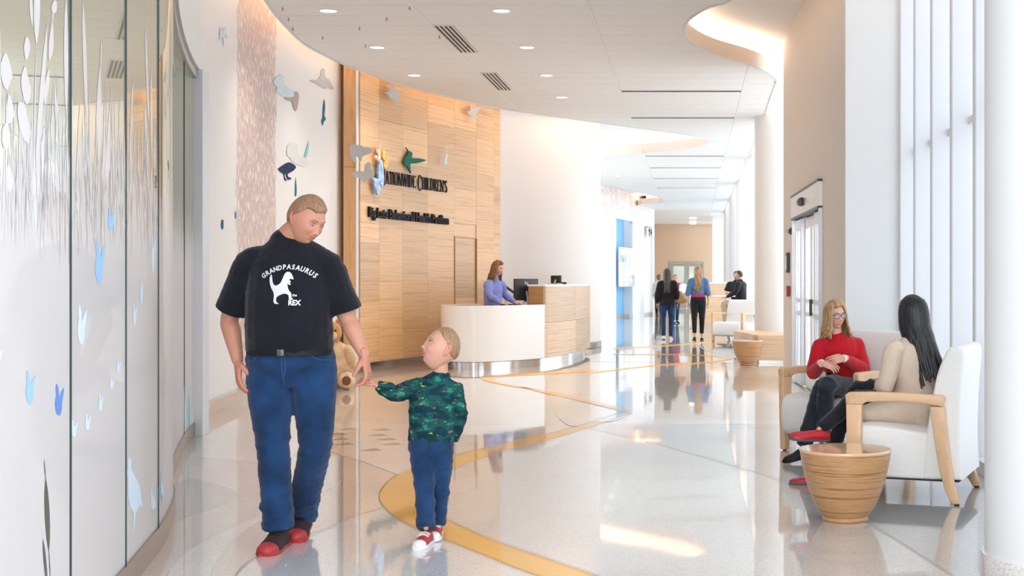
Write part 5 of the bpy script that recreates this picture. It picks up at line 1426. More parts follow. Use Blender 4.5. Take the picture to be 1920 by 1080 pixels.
# vestibule block: wallcovered side wall with the sliding door, white box end
DWP = [(1.515, 13.55), (1.475, 15.4), (1.405, 18.4), (1.345, 20.0)]
dA, dB = (X_(1543, 14.95), 14.95), None
def dwx(d): return float(np.interp(d, [13.55, 20.0], [1.515, 1.35]))
y0_, y1_ = 15.35, 18.45        # opening
vb = MB()
def sidewall(a, b, z0, z1, m_, nm='wall_vestibule'):
    mb = MB(); mb.wall([(dwx(a), a), (dwx(b), b)], z0, z1, -0.14); o = mb.build(nm, m_); tag(o, kind='structure'); return o
sidewall(13.55, y0_, 0, UZ, M['beige']); sidewall(y1_, 20.0, 0, UZ, M['beige']); sidewall(y0_, y1_, 2.52, UZ, M['beige'])
mb = MB(); mb.box(1.515, 2.22, 13.45, 13.62, 0, UZ); o = mb.build('wall_pier', M['pier']); tag(o, kind='structure')
mb = MB(); mb.box(1.35, 2.5, 20.0, 20.12, 0, UZ); o = mb.build('wall_vestibule_back', M['white']); tag(o, kind='structure')
ang = math.atan2(dwx(y1_) - dwx(y0_), y1_ - y0_)
d1_ = empty('door_1', (dwx(y0_), y0_, 0), -ang); d1_['kind'] = 'structure'
W_ = math.hypot(y1_ - y0_, dwx(y1_) - dwx(y0_))
M['alu_l'] = mat('light_aluminium', (0.68, 0.67, 0.67), 0.35, 0.3)
mb = MB(); mb.box(-0.05, 0.12, 0, W_, 2.22, 2.50, bev=0.004); hd = mb.build('header', M['alu_l'], d1_)
mb = MB(); mb.box(-0.056, 0.13, -0.01, W_ + 0.01, 2.50, 2.525); mb.build('header_cap', M['dark'], d1_)
mb = MB(); mb.box(-0.052, 0.12, 0, W_, 2.195, 2.222); mb.build('track', M['dark'], d1_)
mb = MB(); mb.lathe([(0.0001, -0.11), (0.05, -0.10), (0.055, 0.0), (0.05, 0.10), (0.0001, 0.11)], 16); o = mb.build('motion_sensor', M['dark'], d1_, True, 40); o.rotation_euler = (PI / 2, 0, 0); o.location = (-0.07, W_ * 0.52, 2.36)
for y in (0.0, W_ - 0.05):
    mb = MB(); mb.box(-0.04, 0.10, y, y + 0.05, 0, 2.2); mb.build('jamb', M['alu'], d1_)
for i, (a, b, off) in enumerate(((0.06, W_ * 0.27, 0.0), (W_ * 0.25, W_ * 0.50, 0.05), (W_ * 0.50, W_ * 0.75, 0.05), (W_ * 0.73, W_ - 0.06, 0.0))):
    mb = MB()
    for q in ((a, a + 0.11, 0.03, 2.18), (b - 0.11, b, 0.03, 2.18)): mb.box(off, off + 0.045, q[0], q[1], q[2], q[3])
    for z0, z1 in ((2.05, 2.18), (0.03, 0.24), (0.93, 0.98), (1.10, 1.15)): mb.box(off, off + 0.045, a + 0.11, b - 0.11, z0, z1)
    lf_ = mb.build('door_leaf', M['alu'] if i in (0, 3) else M['alu_l'], d1_)
    mb = MB(); mb.box(off + 0.018, off + 0.026, a + 0.11, b - 0.11, 0.24, 2.05); mb.build('pane', M['glass'], lf_)
    if i == 1:
        mb = MB(); mb.box(off - 0.03, off, b - 0.1, b - 0.02, 0.95, 1.15, bev=0.005); mb.build('lock_plate', M['dark'], lf_)
mb = MB(); mb.box(-0.03, 0.14, 0, W_, 0, 0.012); mb.build('threshold', M['steel'], d1_)
# devices on the wall beyond the door
def onwall(px, py0, py1, w, dep, nm, m_, lab, cat):
    d = 1.36 / ((px - CX) / F); d = min(d, 19.8)
    x = dwx(d); z0, z1 = H - (py1 - CY) / F * d, H - (py0 - CY) / F * d
    t = empty(nm, (x, d, z0)); tag(t, lab, cat)
    mb = MB(); mb.box(-dep, 0, -w / 2, w / 2, 0, z1 - z0, bev=0.004); mb.build('body', m_, t); return t, z1 - z0
t, h = onwall(1478, 474, 511, 0.28, 0.04, 'wall_intercom', M['dark'], 'black framed access panel on the wall beyond the sliding door', 'wall panel')
mb = MB(); mb.box(-0.045, -0.04, -0.09, 0.09, 0.04, h - 0.04); mb.build('screen', M['white_trim'], t)
t, h = onwall(1479.5, 536, 556, 0.14, 0.05, 'fire_alarm_station', mat('alarm_red', (0.35, 0.012, 0.012), 0.4), 'small dark red alarm pull station below the black access panel', 'alarm')
mb = MB(); mb.box(-0.06, -0.05, -0.04, 0.04, h * 0.3, h * 0.5); mb.build('pull_handle', M['white_trim'], t)
t, h = onwall(1484, 427, 440, 0.1, 0.05, 'door_switch', M['dark'], 'small black sensor beside the top of the sliding door', 'sensor')
mb = MB(); mb.ball((-0.07, 0, h / 2), 0.03, 10); mb.build('lens', M['steel'], t, True)

# lower soffit in front of the round wall with its own concealed light
mb = MB(); mb.prism([(-6.3, 26.3), (-3.6, 24.9), (-2.9, 24.6), (-2.45, 25.4), (-2.4, 28.5), (-6.3, 31)], 4.66, UZ); o = mb.build('soffit', M['white']); tag(o, kind='structure')
Pc = [q for q in LE if 24.95 < q[1] < 27.6 and q[0] < -1.2]
v = []; f = []
for i, q in enumerate(Pc):
    a = Vector(Pc[max(i - 1, 0)]); b = Vector(Pc[min(i + 1, len(Pc) - 1)]); t = (b - a).normalized(); nn = Vector((-t.y, t.x)); p = Vector(q) + nn * 0.02
    v += [(p.x, p.y, 4.57), (p.x, p.y, 4.65)]
for i in range(len(Pc) - 1): f.append((2 * i, 2 * i + 2, 2 * i + 3, 2 * i + 1))
o = mesh_obj('cove_light', v, f, M['cove_strong']); tag(o, 'concealed light strip washing the top of the round white wall', 'cove light')

mb = MB(); mb.box(0.98, 2.55, 65.0, 65.3, 0, UZ); o = mb.build('wall_pier_far', M['white']); tag(o, kind='structure')
# ---------------------------------------------------------------- reception desk
DP = sm([(-3.62, 23.3), (-3.98, 22.8), (-4.05, 22.1), (-3.88, 21.48), (-3.42, 21.17), (-2.9, 21.55), (-2.41, 22.4), (-2.12, 23.7), (-1.97, 25.2), (-1.95, 26.2), (-2.05, 27.0)], 6)
DSF = Surf(DP)
desk = empty('reception_desk', (-3.0, 23.0, 0)); tag(desk, 'curved reception desk, white solid front at left, bamboo veneer at right, steel plinth', 'desk')
aJ = DSF.find(1022.5)
# find() needs a monotonic path: take the crossing beyond the front corner
iJ = min(range(len(DP)), key=lambda i: abs(DP[i][0] / DP[i][1] * F + CX - 1022.5))
sJ = DSF.c[iJ]
def dseg(a, b, n=14, inset=0.0):
    out = []
    for i in range(n + 1):
        p, t = DSF.at(a + (b - a) * i / n); nn = Vector((-t.y, t.x)); q = p + nn * inset; out.append((q.x - desk.location.x, q.y - desk.location.y))
    return out
mb = MB(); mb.wall(dseg(0, sJ - 0.003, 30), 0.125, 1.0, 0.035); mb.build('front_panel', M['solid'], desk, True, 40)
mb = MB(); mb.wall(dseg(0, sJ, 30), 0.0, 0.125, 0.03); 
mb = MB(); mb.wall(dseg(0.0, DSF.c[-1], 60, 0.09), 0.0, 0.13, 0.03); mb.build('plinth', M['chrome'], desk, True, 40)
mb = MB(); mb.wall(dseg(0, DSF.c[-1], 60, 0.035), 0.115, 0.13, 0.2); mb.build('underside', M['dark'], desk, True, 40)
pc = [sJ + 0.003, sJ + 0.10, sJ + 0.10 + 1.75, sJ + 3.6, DSF.c[-1]]
for a, b in zip(pc[:-1], pc[1:]):
    for z0, z1 in ((0.125, 0.70), (0.704, 1.30)):
        mb = MB(); mb.wall(dseg(a, b - 0.006, 8), z0, z1, 0.03); mb.build('veneer_panel', M['bamboo_pale'], desk, True, 40)
mb = MB(); mb.wall(dseg(sJ, DSF.c[-1], 24, -0.006), 1.30, 1.33, 0.32); mb.build('transaction_top', M['solid'], desk, True, 40)
mb = MB(); mb.wall(dseg(sJ + 0.004, sJ + 0.03, 2, 0.0), 1.0, 1.30, 0.30); mb.build('riser_end', M['bamboo_dark'], desk)
mb = MB(); mb.wall(dseg(sJ + 0.03, DSF.c[-1], 24, 0.27), 0.125, 1.30, 0.03); mb.build('riser_back', M['bamboo_dark'], desk, True, 40)
wt = dseg(0.2, DSF.c[-1] - 0.4, 40, 0.04); wi = dseg(0.9, DSF.c[-1] - 0.6, 30, 0.72)
mb = MB(); n_ = 40; A_ = dseg(0.25, DSF.c[-1] - 0.4, n_, 0.036); B_ = dseg(0.25, DSF.c[-1] - 0.4, n_, 0.66)
for i in range(n_):
    pass
v = []; f = []
for z in (0.955, 0.985):
    for P in (A_, B_): v += [(x, y, z) for x, y in P]
m1 = n_ + 1
for i in range(n_):
    f.append((2 * m1 + i, 2 * m1 + i + 1, 3 * m1 + i + 1, 3 * m1 + i)); f.append((i, m1 + i, m1 + i + 1, i + 1)); f.append((m1 + i, 3 * m1 + i, 3 * m1 + i + 1, m1 + i + 1))
mesh_obj('worktop', v, f, M['bamboo_dark'], desk)
# things on the desk
def monitor(loc, rz, w, h, lab, foot=0.12, logo=False):
    t = empty('monitor', loc, rz); tag(t, lab, 'monitor')
    mb = MB(); mb.box(-w / 2, w / 2, -0.015, 0.02, foot, foot + h, bev=0.006); mb.build('casing', M['dark'], t, angle=40)
    mb = MB(); mb.box(-w / 2 + 0.015, w / 2 - 0.015, -0.017, -0.015, foot + 0.02, foot + h - 0.015); mb.build('screen', mat('screen_dark', (0.02, 0.03, 0.05), 0.1), t)
    mb = MB(); mb.tube([(0, 0.05, 0.01), (0, 0.06, foot * 0.6), (0, 0.025, foot + h * 0.4)], [0.018] * 3, 8, (1, 0, 0)); mb.build('stand', M['alu'], t, True)
    mb = MB(); mb.box(-0.11, 0.11, -0.06, 0.12, 0, 0.012, bev=0.004); mb.build('foot', M['alu'], t)
    if logo:
        v, f = text_flat('hp', 0.075, 0.001); o = mesh_obj('logo', [(-x, 0.0215, foot + h * 0.74 + y) for x, y in v], f, M['white_trim'], t)
    return t
pM = AT(986, 565, 22.7)
monitor((pM.x, pM.y, 0.985), math.radians(-138), 0.48, 0.36, 'large black computer monitor seen from behind beside the receptionist', 0.08, True)
pk = AT(1043, 534, 24.6)
monitor((pk.x, pk.y, 1.33), math.radians(150), 0.22, 0.14, 'small dark tablet screen on the raised veneer counter', 0.02)
mb = MB(); mb.box(-0.05, 0.05, -0.04, 0.04, 0, 0.04, bev=0.005); o = mb.build('card_reader', M['dark']); q = AT(1057, 534, 24.8); o.location = (q.x, q.y, 1.33); tag(o, 'small black card reader right of the tablet on the counter', 'card reader')
kx = AT(962, 567, 22.2)
t = empty('keyboard', (kx.x, kx.y - 0.05, 0.985), 1.35); tag(t, 'black keyboard in front of the receptionist', 'keyboard')
mb = MB(); mb.box(-0.22, 0.22, -0.07, 0.07, 0, 0.02, bev=0.005); mb.build('base', M['dark'], t)
mb = MB()
for i in range(14):
    for j in range(4): mb.box(-0.205 + i * 0.0295, -0.205 + i * 0.0295 + 0.025, -0.058 + j * 0.03, -0.058 + j * 0.03 + 0.025, 0.02, 0.026)
o = mb.build('keys', M['belt'] if 'belt' in M else M['slot'], t); o['kind'] = 'stuff'
q = AT(942, 570, 21.95); mb = MB(); mb.ball((0, 0, 0.0), (0.035, 0.06, 0.035), 14); vv = [(x, y, max(z, 0)) for x, y, z in mb.v]
o = mesh_obj('computer_mouse', vv, mb.f, M['slot'], None, True); o.location = (q.x, q.y, 0.985); tag(o, 'black computer mouse under the right hand of the receptionist', 'computer mouse')
q = AT(985, 566, 22.3); t = empty('desk_papers', (q.x, q.y, 0.985), 0.4); tag(t, 'white papers and cables under the monitor', 'papers')
for i in range(3):
    mb = MB(); mb.box(-0.13, 0.13, -0.09, 0.09, 0.004 * i, 0.004 * i + 0.003, M=Matrix.Rotation(0.3 * i, 4, 'Z')); mb.build('sheet', M['white'], t)

# ---------------------------------------------------------------- drum tables
def drum(loc, lab, rz=0):
    t = empty('drum_table', loc, rz); tag(t, lab, 'side table', 'turned bamboo drum tables')
    prof = [(0.110, 0.0), (0.127, 0.004), (0.130, 0.014), (0.124, 0.024), (0.128, 0.030), (0.150, 0.055), (0.176, 0.100), (0.203, 0.160), (0.226, 0.230), (0.243, 0.300), (0.254, 0.360), (0.258, 0.392)]
    prof = [tuple(q) for q in catmull(prof, 4)]
    mb = MB(); mb.lathe(prof, 64); mb.build('drum_body', M['drum'], t, True, 50)
    mb = MB(); mb.lathe([(0.258, 0.392), (0.262, 0.397), (0.262, 0.404), (0.258, 0.409), (0.0001, 0.410)], 64); mb.build('table_top', M['drum_top'], t, True, 40)
    return t
drum((0.875, 7.78, 0), 'turned bamboo drum table in front of the near armchair')
drum(((1402 - CX) / F * 22.5, 22.5, 0), 'distant turned bamboo drum table beside the curved bench', 1.0)

# ---------------------------------------------------------------- armchairs
def bevel_prism(P, x0, x1, bev, segs=3, crown=0.0):
    "profile in (y, z) extruded along x with soft edges"
    bm = bmesh.new()
    a = [bm.verts.new((x0, y, z)) for y, z in P]; b = [bm.verts.new((x1, y, z)) for y, z in P]
    n = len(P)
    bm.faces.new(a[::-1]); bm.faces.new(b)
    for i in range(n): bm.faces.new((a[i], a[(i + 1) % n], b[(i + 1) % n], b[i]))
    bmesh.ops.recalc_face_normals(bm, faces=bm.faces[:])
    ed = [e for e in bm.edges if abs(e.verts[0].co.x - e.verts[1].co.x) < 1e-6]
    bmesh.ops.bevel(bm, geom=ed, offset=bev, segments=segs, affect='EDGES', profile=0.5, clamp_overlap=True)
    bm.verts.index_update()
    v = [q.co.copy() for q in bm.verts]; f = [[w.index for w in q.verts] for q in bm.faces]; bm.free()
    return v, f
def armchair(loc, rz, lab, w=0.72, group='white armchairs with maple arms'):
    t = empty('armchair', loc, rz); tag(t, lab, 'armchair', group)
    hw = w / 2 - 0.035
    seat = [tuple(q) for q in catmull([(-0.35, 0.145), (-0.385, 0.20), (-0.395, 0.33), (-0.375, 0.425), (-0.31, 0.462), (-0.15, 0.462), (0.05, 0.440), (0.17, 0.425)], 3)] + [(0.17, 0.145)]
    v, f = bevel_prism(seat, -hw, hw, 0.022); mesh_obj('seat', v, f, M['fabric'], t, True, 50)
    back = [(0.10, 0.145), (0.12, 0.42)] + [tuple(q) for q in catmull([(0.13, 0.44), (0.155, 0.60), (0.19, 0.78), (0.245, 0.925), (0.29, 0.965), (0.345, 0.955), (0.36, 0.90), (0.345, 0.72), (0.335, 0.50), (0.335, 0.30), (0.345, 0.15)], 3)]
    v, f = bevel_prism(back, -hw - 0.004, hw + 0.004, 0.025); mesh_obj('backrest', v, f, M['fabric'], t, True, 50)
    mb = MB(); mb.box(-hw + 0.02, hw - 0.02, -0.33, 0.325, 0.135, 0.146); mb.build('dust_cover', M['slot'], t)
    for s in (-1, 1):
        x0, x1 = (s * (hw + 0.004), s * (hw + 0.060)) if s > 0 else (s * (hw + 0.060), s * (hw + 0.004))
        fr = [(-0.335, 0.0), (-0.275, 0.0), (-0.262, 0.30), (-0.258, 0.585), (-0.335, 0.60), (-0.355, 0.645)]
        v, f = bevel_prism([(-0.345, 0.012), (-0.29, 0.012), (-0.272, 0.30), (-0.262, 0.60), (-0.362, 0.60), (-0.357, 0.30)], x0, x1, 0.008); mesh_obj('leg', v, f, M['arm'], t, True, 40)
        top = [(-0.362, 0.598), (-0.262, 0.598)] + [tuple(q) for q in catmull([(-0.235, 0.615), (-0.10, 0.622), (0.10, 0.618), (0.235, 0.600)], 3)] + [(0.250, 0.655), (0.23, 0.668), (0.05, 0.676), (-0.2, 0.678), (-0.345, 0.672), (-0.366, 0.655)]
        v, f = bevel_prism(top, x0 - 0.004, x1 + 0.004, 0.009); mesh_obj('armrest', v, f, M['arm'], t, True, 40)
        fwd_ = catmull([(0.16, 0.60), (0.185, 0.42), (0.215, 0.24), (0.25, 0.10), (0.295, 0.012)], 3); bwd_ = catmull([(0.345, 0.012), (0.31, 0.12), (0.285, 0.26), (0.262, 0.44), (0.246, 0.60)], 3)
        v, f = bevel_prism([tuple(q) for q in fwd_] + [tuple(q) for q in bwd_], x0, x1, 0.008); mesh_obj('leg', v, f, M['arm'], t, True, 40)
        for y in (-0.318, 0.32):
            mb = MB(); mb.lathe([(0.0001, 0.0), (0.016, 0.0), (0.016, 0.013)], 12, ((x0 + x1) / 2, y, 0)); mb.build('foot_glide', M['slot'], t)
    return t
armchair((1.445, 8.76, 0), math.radians(-110.4), 'near white armchair with maple arms, holding the woman with black hair', 0.80)
armchair((1.26, 10.90, 0), math.radians(-50.7), 'white armchair behind, holding the blonde woman in red', 0.84)
armchair(((1380 - CX) / F * 31.6, 31.6, 0), math.radians(-38), 'empty white armchair in the distance beside a round column', 0.86)

# ---------------------------------------------------------------- bench, far counter, stools
bn = empty('bench', (1.4, 23.6, 0)); tag(bn, 'low bamboo veneer bench curving round the first column', 'bench')
P = [(-0.28, -0.6), (0.6, -0.6), (0.6, 0.6), (0.1, 0.9), (-0.40, 1.9), (-0.62, 1.85), (-0.55, 1.0), (-0.40, 0.2), (-0.36, -0.4)]
mb = MB(); mb.prism(curve2(P[3:] + P[:1], 4) + P[1:3], 0.05, 0.45); mb.build('bench_body', M['bamboo_pale'], bn)
mb = MB(); mb.prism([(x * 0.95, y * 0.95) for x, y in curve2(P[3:] + P[:1], 4) + P[1:3]], 0, 0.05); mb.build('plinth', M['steel'], bn)
mb = MB(); mb.prism(curve2(P[3:] + P[:1], 4) + P[1:3], 0.45, 0.475); mb.build('bench_top', M['maple'], bn)
fc = empty('far_counter', (0.5, 41.9, 0)); tag(fc, 'distant bamboo veneer counter with white top, behind the woman in denim', 'counter')
mb = MB(); mb.box(-0.53, 0.53, -0.3, 0.4, 0.05, 1.34); mb.build('counter_body', M['bamboo_pale'], fc)
mb = MB(); mb.box(-0.55, 0.55, -0.32, 0.42, 1.34, 1.375); mb.build('counter_top', M['solid'], fc)
mb = MB(); mb.box(-0.5, 0.5, -0.27, 0.38, 0, 0.05); mb.build('plinth', M['steel'], fc)
for k in range(4):
    mb = MB(); mb.box(-0.53, 0.53, -0.305, -0.299, 0.06 + k * 0.32, 0.37 + k * 0.32); mb.build('veneer_board', M['bamboo_pale'], fc)
ft = empty('high_table', (X_(1368, 37.0), 37.2, 0)); tag(ft, 'white high table between the two seated men', 'table')
mb = MB(); mb.box(-0.45, 0.35, -0.3, 0.3, 0.98, 1.02, bev=0.01); mb.build('table_top', M['solid'], ft)
mb = MB(); mb.lathe([(0.22, 0), (0.22, 0.02), (0.04, 0.04), (0.04, 0.98)], 20); mb.build('pedestal', M['steel'], ft, True, 40)
for x, d, lab in ((X_(1382, 38.2), 38.2, 'dark stool under the bearded man'), (X_(1388, 36.2), 36.2, 'dark stool under the man in khaki trousers')):
    t = empty('stool', (x, d, 0)); tag(t, lab, 'stool')
    mb = MB(); mb.lathe([(0.0001, 0.66), (0.18, 0.66), (0.19, 0.69), (0.18, 0.72), (0.0001, 0.725)], 20); mb.build('seat', M['dark'], t, True, 40)
    mb = MB(); mb.lathe([(0.20, 0), (0.20, 0.02), (0.03, 0.04), (0.03, 0.66)], 20); mb.build('pedestal', M['steel'], t, True, 40)

# ---------------------------------------------------------------- large plush bear behind the man
bd = X_(624, 17.6)
tb = empty('teddy_bear', (bd, 17.6, 0), 0.25); tag(tb, 'big golden brown plush bear sitting on the floor behind the man', 'plush toy')
M['plush'] = mat('golden_plush', (0.58, 0.27, 0.07), 0.95, bump=0.9, bscale=45, vary=0.25, vscale=12, sheen=0.5)
M['plush_l'] = mat('cream_plush', (0.72, 0.50, 0.30), 0.95, bump=0.9, bscale=45, vary=0.2, vscale=12, sheen=0.5)
def blob(nm, c, r, m_, parent=tb, M3=None, amp=0.012, seed=0):
    mb = MB(); mb.ball((0, 0, 0), 1.0, 36)
    V = np.array(mb.v); R_ = 1 + amp * (np.sin(V @ np.array([9, 5, 7]) + seed) + np.sin(V @ np.array([-6, 11, 8]) + 2 * seed) + 0.7 * np.sin(V @ np.array([21, 17, -19])))
    V = V * R_[:, None] * np.array(r)
    if M3 is not None: V = V @ np.array(M3.transposed())
    return mesh_obj(nm, V + np.array(c), mb.f, m_, parent, True)
blob('torso', (0.02, 0, 0.30), (0.25, 0.22, 0.31), M['plush_l'])
hd_ = blob('head', (-0.04, -0.03, 0.72), (0.155, 0.145, 0.15), M['plush'], seed=1)
blob('muzzle', (-0.01, -0.17, 0.68), (0.065, 0.055, 0.05), M['plush_l'], hd_, seed=2)
for s in (-1, 1):
    blob('ear', (-0.04 + s * 0.12, 0.0, 0.84), (0.05, 0.03, 0.055), M['plush'], hd_)
    mb = MB(); mb.ball((-0.02 + s * 0.055, -0.165, 0.745), 0.014, 10); mb.build('eye', M['slot'], hd_, True)
    blob('arm', (s * 0.23 + 0.0, -0.10, 0.40), (0.075, 0.12, 0.18), M['plush'] if s < 0 else M['plush_l'], M3=Euler((0.5, s * -0.35, 0)).to_matrix(), seed=s + 3)
    lg_ = blob('leg', (s * 0.17, -0.25, 0.11), (0.105, 0.22, 0.11), M['plush_l'], seed=5)
    blob('paw_pad', (s * 0.17, -0.455, 0.12), (0.055, 0.02, 0.06), mat('brown_plush', (0.20, 0.08, 0.03), 0.9), lg_, seed=6)
mb = MB(); mb.ball((-0.01, -0.225, 0.70), (0.022, 0.014, 0.015), 10); mb.build('nose', M['slot'], hd_, True)
# ---------------------------------------------------------------- the people
class Loc:
    "turns measured points into a figure's own frame"
    def __init__(s, px, d): s.d = d; s.x = (px - CX) / F * d
    def __call__(s, px, py, y=0.0):
        d = s.d + y
        return ((px - CX) / F * d - s.x, y, H - (py - CY) / F * d)
M['denim'] = cloth('blue_denim', (0.010, 0.040, 0.115), vary=0.45, vs=7, bs=500)
M['denim_dark'] = cloth('dark_denim', (0.018, 0.045, 0.12), vary=0.3, vs=7, bs=500)
M['tee'] = cloth('charcoal_tshirt', (0.009, 0.010, 0.016), vary=0.25, vs=6, bump=0.15)
M['print'] = mat('white_print', (0.75, 0.75, 0.77), 0.7)
M['belt'] = mat('black_leather', (0.008, 0.008, 0.01), 0.55, spec=0.25)
M['shoe_blk'] = mat('black_knit', (0.03, 0.012, 0.014), 0.8, vary=0.5, vscale=20)
M['shoe_red'] = mat('red_rubber', (0.42, 0.03, 0.035), 0.5)
M['hair_man'] = hairmat('ginger_grey_hair', (0.26, 0.13, 0.065), (0.40, 0.23, 0.135))
M['hair_boy'] = hairmat('light_brown_hair', (0.26, 0.14, 0.065), (0.42, 0.25, 0.13), sc=120)
M['hair_blonde'] = hairmat('blonde_hair', (0.26, 0.14, 0.06), (0.50, 0.32, 0.16))
M['hair_black'] = hairmat('black_hair', (0.003, 0.003, 0.005), (0.013, 0.013, 0.019))
M['hair_brown'] = hairmat('brown_hair', (0.10, 0.035, 0.014), (0.32, 0.15, 0.06))
M['hair_dk'] = hairmat('dark_brown_hair', (0.02, 0.01, 0.006), (0.05, 0.028, 0.018))
M['hair_dip'] = hairmat('dark_blonde_hair', (0.18, 0.08, 0.035), (0.50, 0.30, 0.14), stretch=(1, 1, 0.4), sc=12)

def camo():
    m, N, L, B = nodes('camouflage_jersey')
    tc = N.new('ShaderNodeTexCoord'); mp = N.new('ShaderNodeMapping'); mp.inputs['Scale'].default_value = (1, 1, 1.9)
    L.new(tc.outputs['Object'], mp.inputs[0])
    n = N.new('ShaderNodeTexNoise'); n.inputs['Scale'].default_value = 16; n.inputs['Detail'].default_value = 3; L.new(mp.outputs[0], n.inputs['Vector'])
    c = ramp(N, L, n.outputs[0], [(0.0, (0.004, 0.016, 0.03)), (0.46, (0.006, 0.035, 0.05)), (0.53, (0.01, 0.09, 0.09)), (0.60, (0.012, 0.05, 0.05)), (0.66, (0.02, 0.22, 0.16))])
    n2 = N.new('ShaderNodeTexNoise'); n2.inputs['Scale'].default_value = 26; n2.inputs['Detail'].default_value = 2
    mp2 = N.new('ShaderNodeMapping'); mp2.inputs['Location'].default_value = (5, 2, 1); mp2.inputs['Scale'].default_value = (1, 1, 2.4)
    L.new(tc.outputs['Object'], mp2.inputs[0]); L.new(mp2.outputs[0], n2.inputs['Vector'])
    f = ramp(N, L, n2.outputs[0], [(0.0, (0, 0, 0)), (0.665, (0, 0, 0)), (0.69, (1, 1, 1))])
    n3 = N.new('ShaderNodeTexNoise'); n3.inputs['Scale'].default_value = 9; L.new(mp2.outputs[0], n3.inputs['Vector'])
    c3 = ramp(N, L, n3.outputs[0], [(0.0, (0.5, 0.13, 0.05)), (0.5, (0.45, 0.15, 0.07)), (0.52, (0.32, 0.5, 0.05))])
    x = N.new('ShaderNodeMix'); x.data_type = 'RGBA'; L.new(f, x.inputs[0]); L.new(c, x.inputs[6]); L.new(c3, x.inputs[7]); L.new(x.outputs[2], B.inputs['Base Color'])
    B.inputs['Roughness'].default_value = 0.85; B.inputs['Specular IOR Level'].default_value = 0.2
    return m
M['camo'] = camo()

# ---- the man in the charcoal T-shirt
p = Loc(545, 7.07)
J = dict(pelvis=p(545, 675), chest=p(545, 525, 0.0), neck=p(538, 448, 0.015), head=p(574, 414, -0.035), hrot=(24, 6, 60),
         sa=p(470, 487, 0.0), ea=p(430, 598, 0.05), wa=p(446, 678, -0.03), ha=(0.12, -0.25, -1), na=(1, 0.5, 0), ma=1,
         sb=p(613, 492, 0.0), eb=p(652, 598, 0.04), wb=p(684, 668, -0.01), hb=(0.18, 0.0, -1), nb=(-1.0, 0.1, -0.15), mb=-1, cb=0.62, tb=0.8, ca=0.3,
         pa=p(503, 690), pb=p(590, 690), ka=p(512, 838, -0.12), kb=p(590, 838, 0.0), aa=p(522, 985, -0.10), ab=p(566, 962, 0.24),
         fa=(0.02, -1, 0), fb=(0.14, -1, 0), pitchb=0.12, gzb=0.03)
st = dict(hs=1.06, male=True, smile=0.8, old=1.0, jaw=0.12, neckr=0.066, open=0.38, look=(0.001, -0.003), skin=(0.60, 0.28, 0.19),
          torso=((0.15, 0.13), (0.215, 0.145), (0.212, 0.165), (0.208, 0.14), (0.19, 0.10), (0.075, 0.068)), belly=0.03,
          arm=(0.066, 0.068, 0.060, 0.050, 0.052, 0.033), leg=(0.112, 0.102, 0.072, 0.068, 0.045), hand=1.12,
          hairm=M['hair_man'], shell=dict(th=0.011, front=0.066, ear=0.006, back=-0.075, top=1.6, noise=0.0006, recede=0.004),
          top=dict(name='tshirt', m=M['tee'], sleeve='short', hem=0.06, tshift=0.03, add=0.012, wr=0.0045, wk=19, seed=3),
          bottom=dict(name='jeans', m=M['denim'], add=0.010, prof=(0.106, 0.098, 0.074, 0.070, 0.072), upto=1.03, rise=0.075, wr=0.0075, wk=26, base=0.22, foc=[((-0.075, -0.1, 0.16), 0.08), ((0.05, 0.2, 0.22), 0.08)]),
          shoe=dict(m=M['shoe_blk'], sm=M['shoe_red'], cap=M['shoe_red'], lace=M['belt'], len=0.31, w=0.118, h=0.095))
man, MH, tee = figure('man with short ginger-grey hair in charcoal printed T-shirt and jeans, looking down at the boy', (p.x, p.d, 0), 0, J, st)
zb = J['pelvis'][2] + 0.030
v, f = loft([(J['pelvis'][0], -0.015, zb), (J['pelvis'][0], -0.015, zb + 0.035)], [(0.221, 0.158)] * 2, 40, (1, 0, 0), False)
mesh_obj('belt', v, f, M['belt'], man, True, 40)
mb = MB(); mb.box(J['pelvis'][0] - 0.018, J['pelvis'][0] + 0.018, -0.182, -0.165, zb - 0.001, zb + 0.034, bev=0.004); mb.build('belt_buckle', mat('dull_buckle', (0.12, 0.12, 0.12), 0.4, 0.6), man, angle=30)
M['stitch'] = mat('faded_stitching', (0.06, 0.12, 0.26), 0.8)
def xz(a, b): q = p(a, b); return (q[0], q[2])
for pts in ([xz(551, 652), xz(551, 680), xz(550, 694), xz(545, 704)], [xz(545, 655), xz(545, 690), xz(545, 722)], [xz(501, 652), xz(496, 666), xz(483, 674), xz(466, 677)], [xz(592, 652), xz(597, 665), xz(608, 672), xz(624, 674)],
            [xz(468, 690), xz(476, 760), xz(483, 830), xz(490, 900)]):
    stitch_line('jeans_seam', st['trousers'], pts, 0.0014, M['stitch'], man)
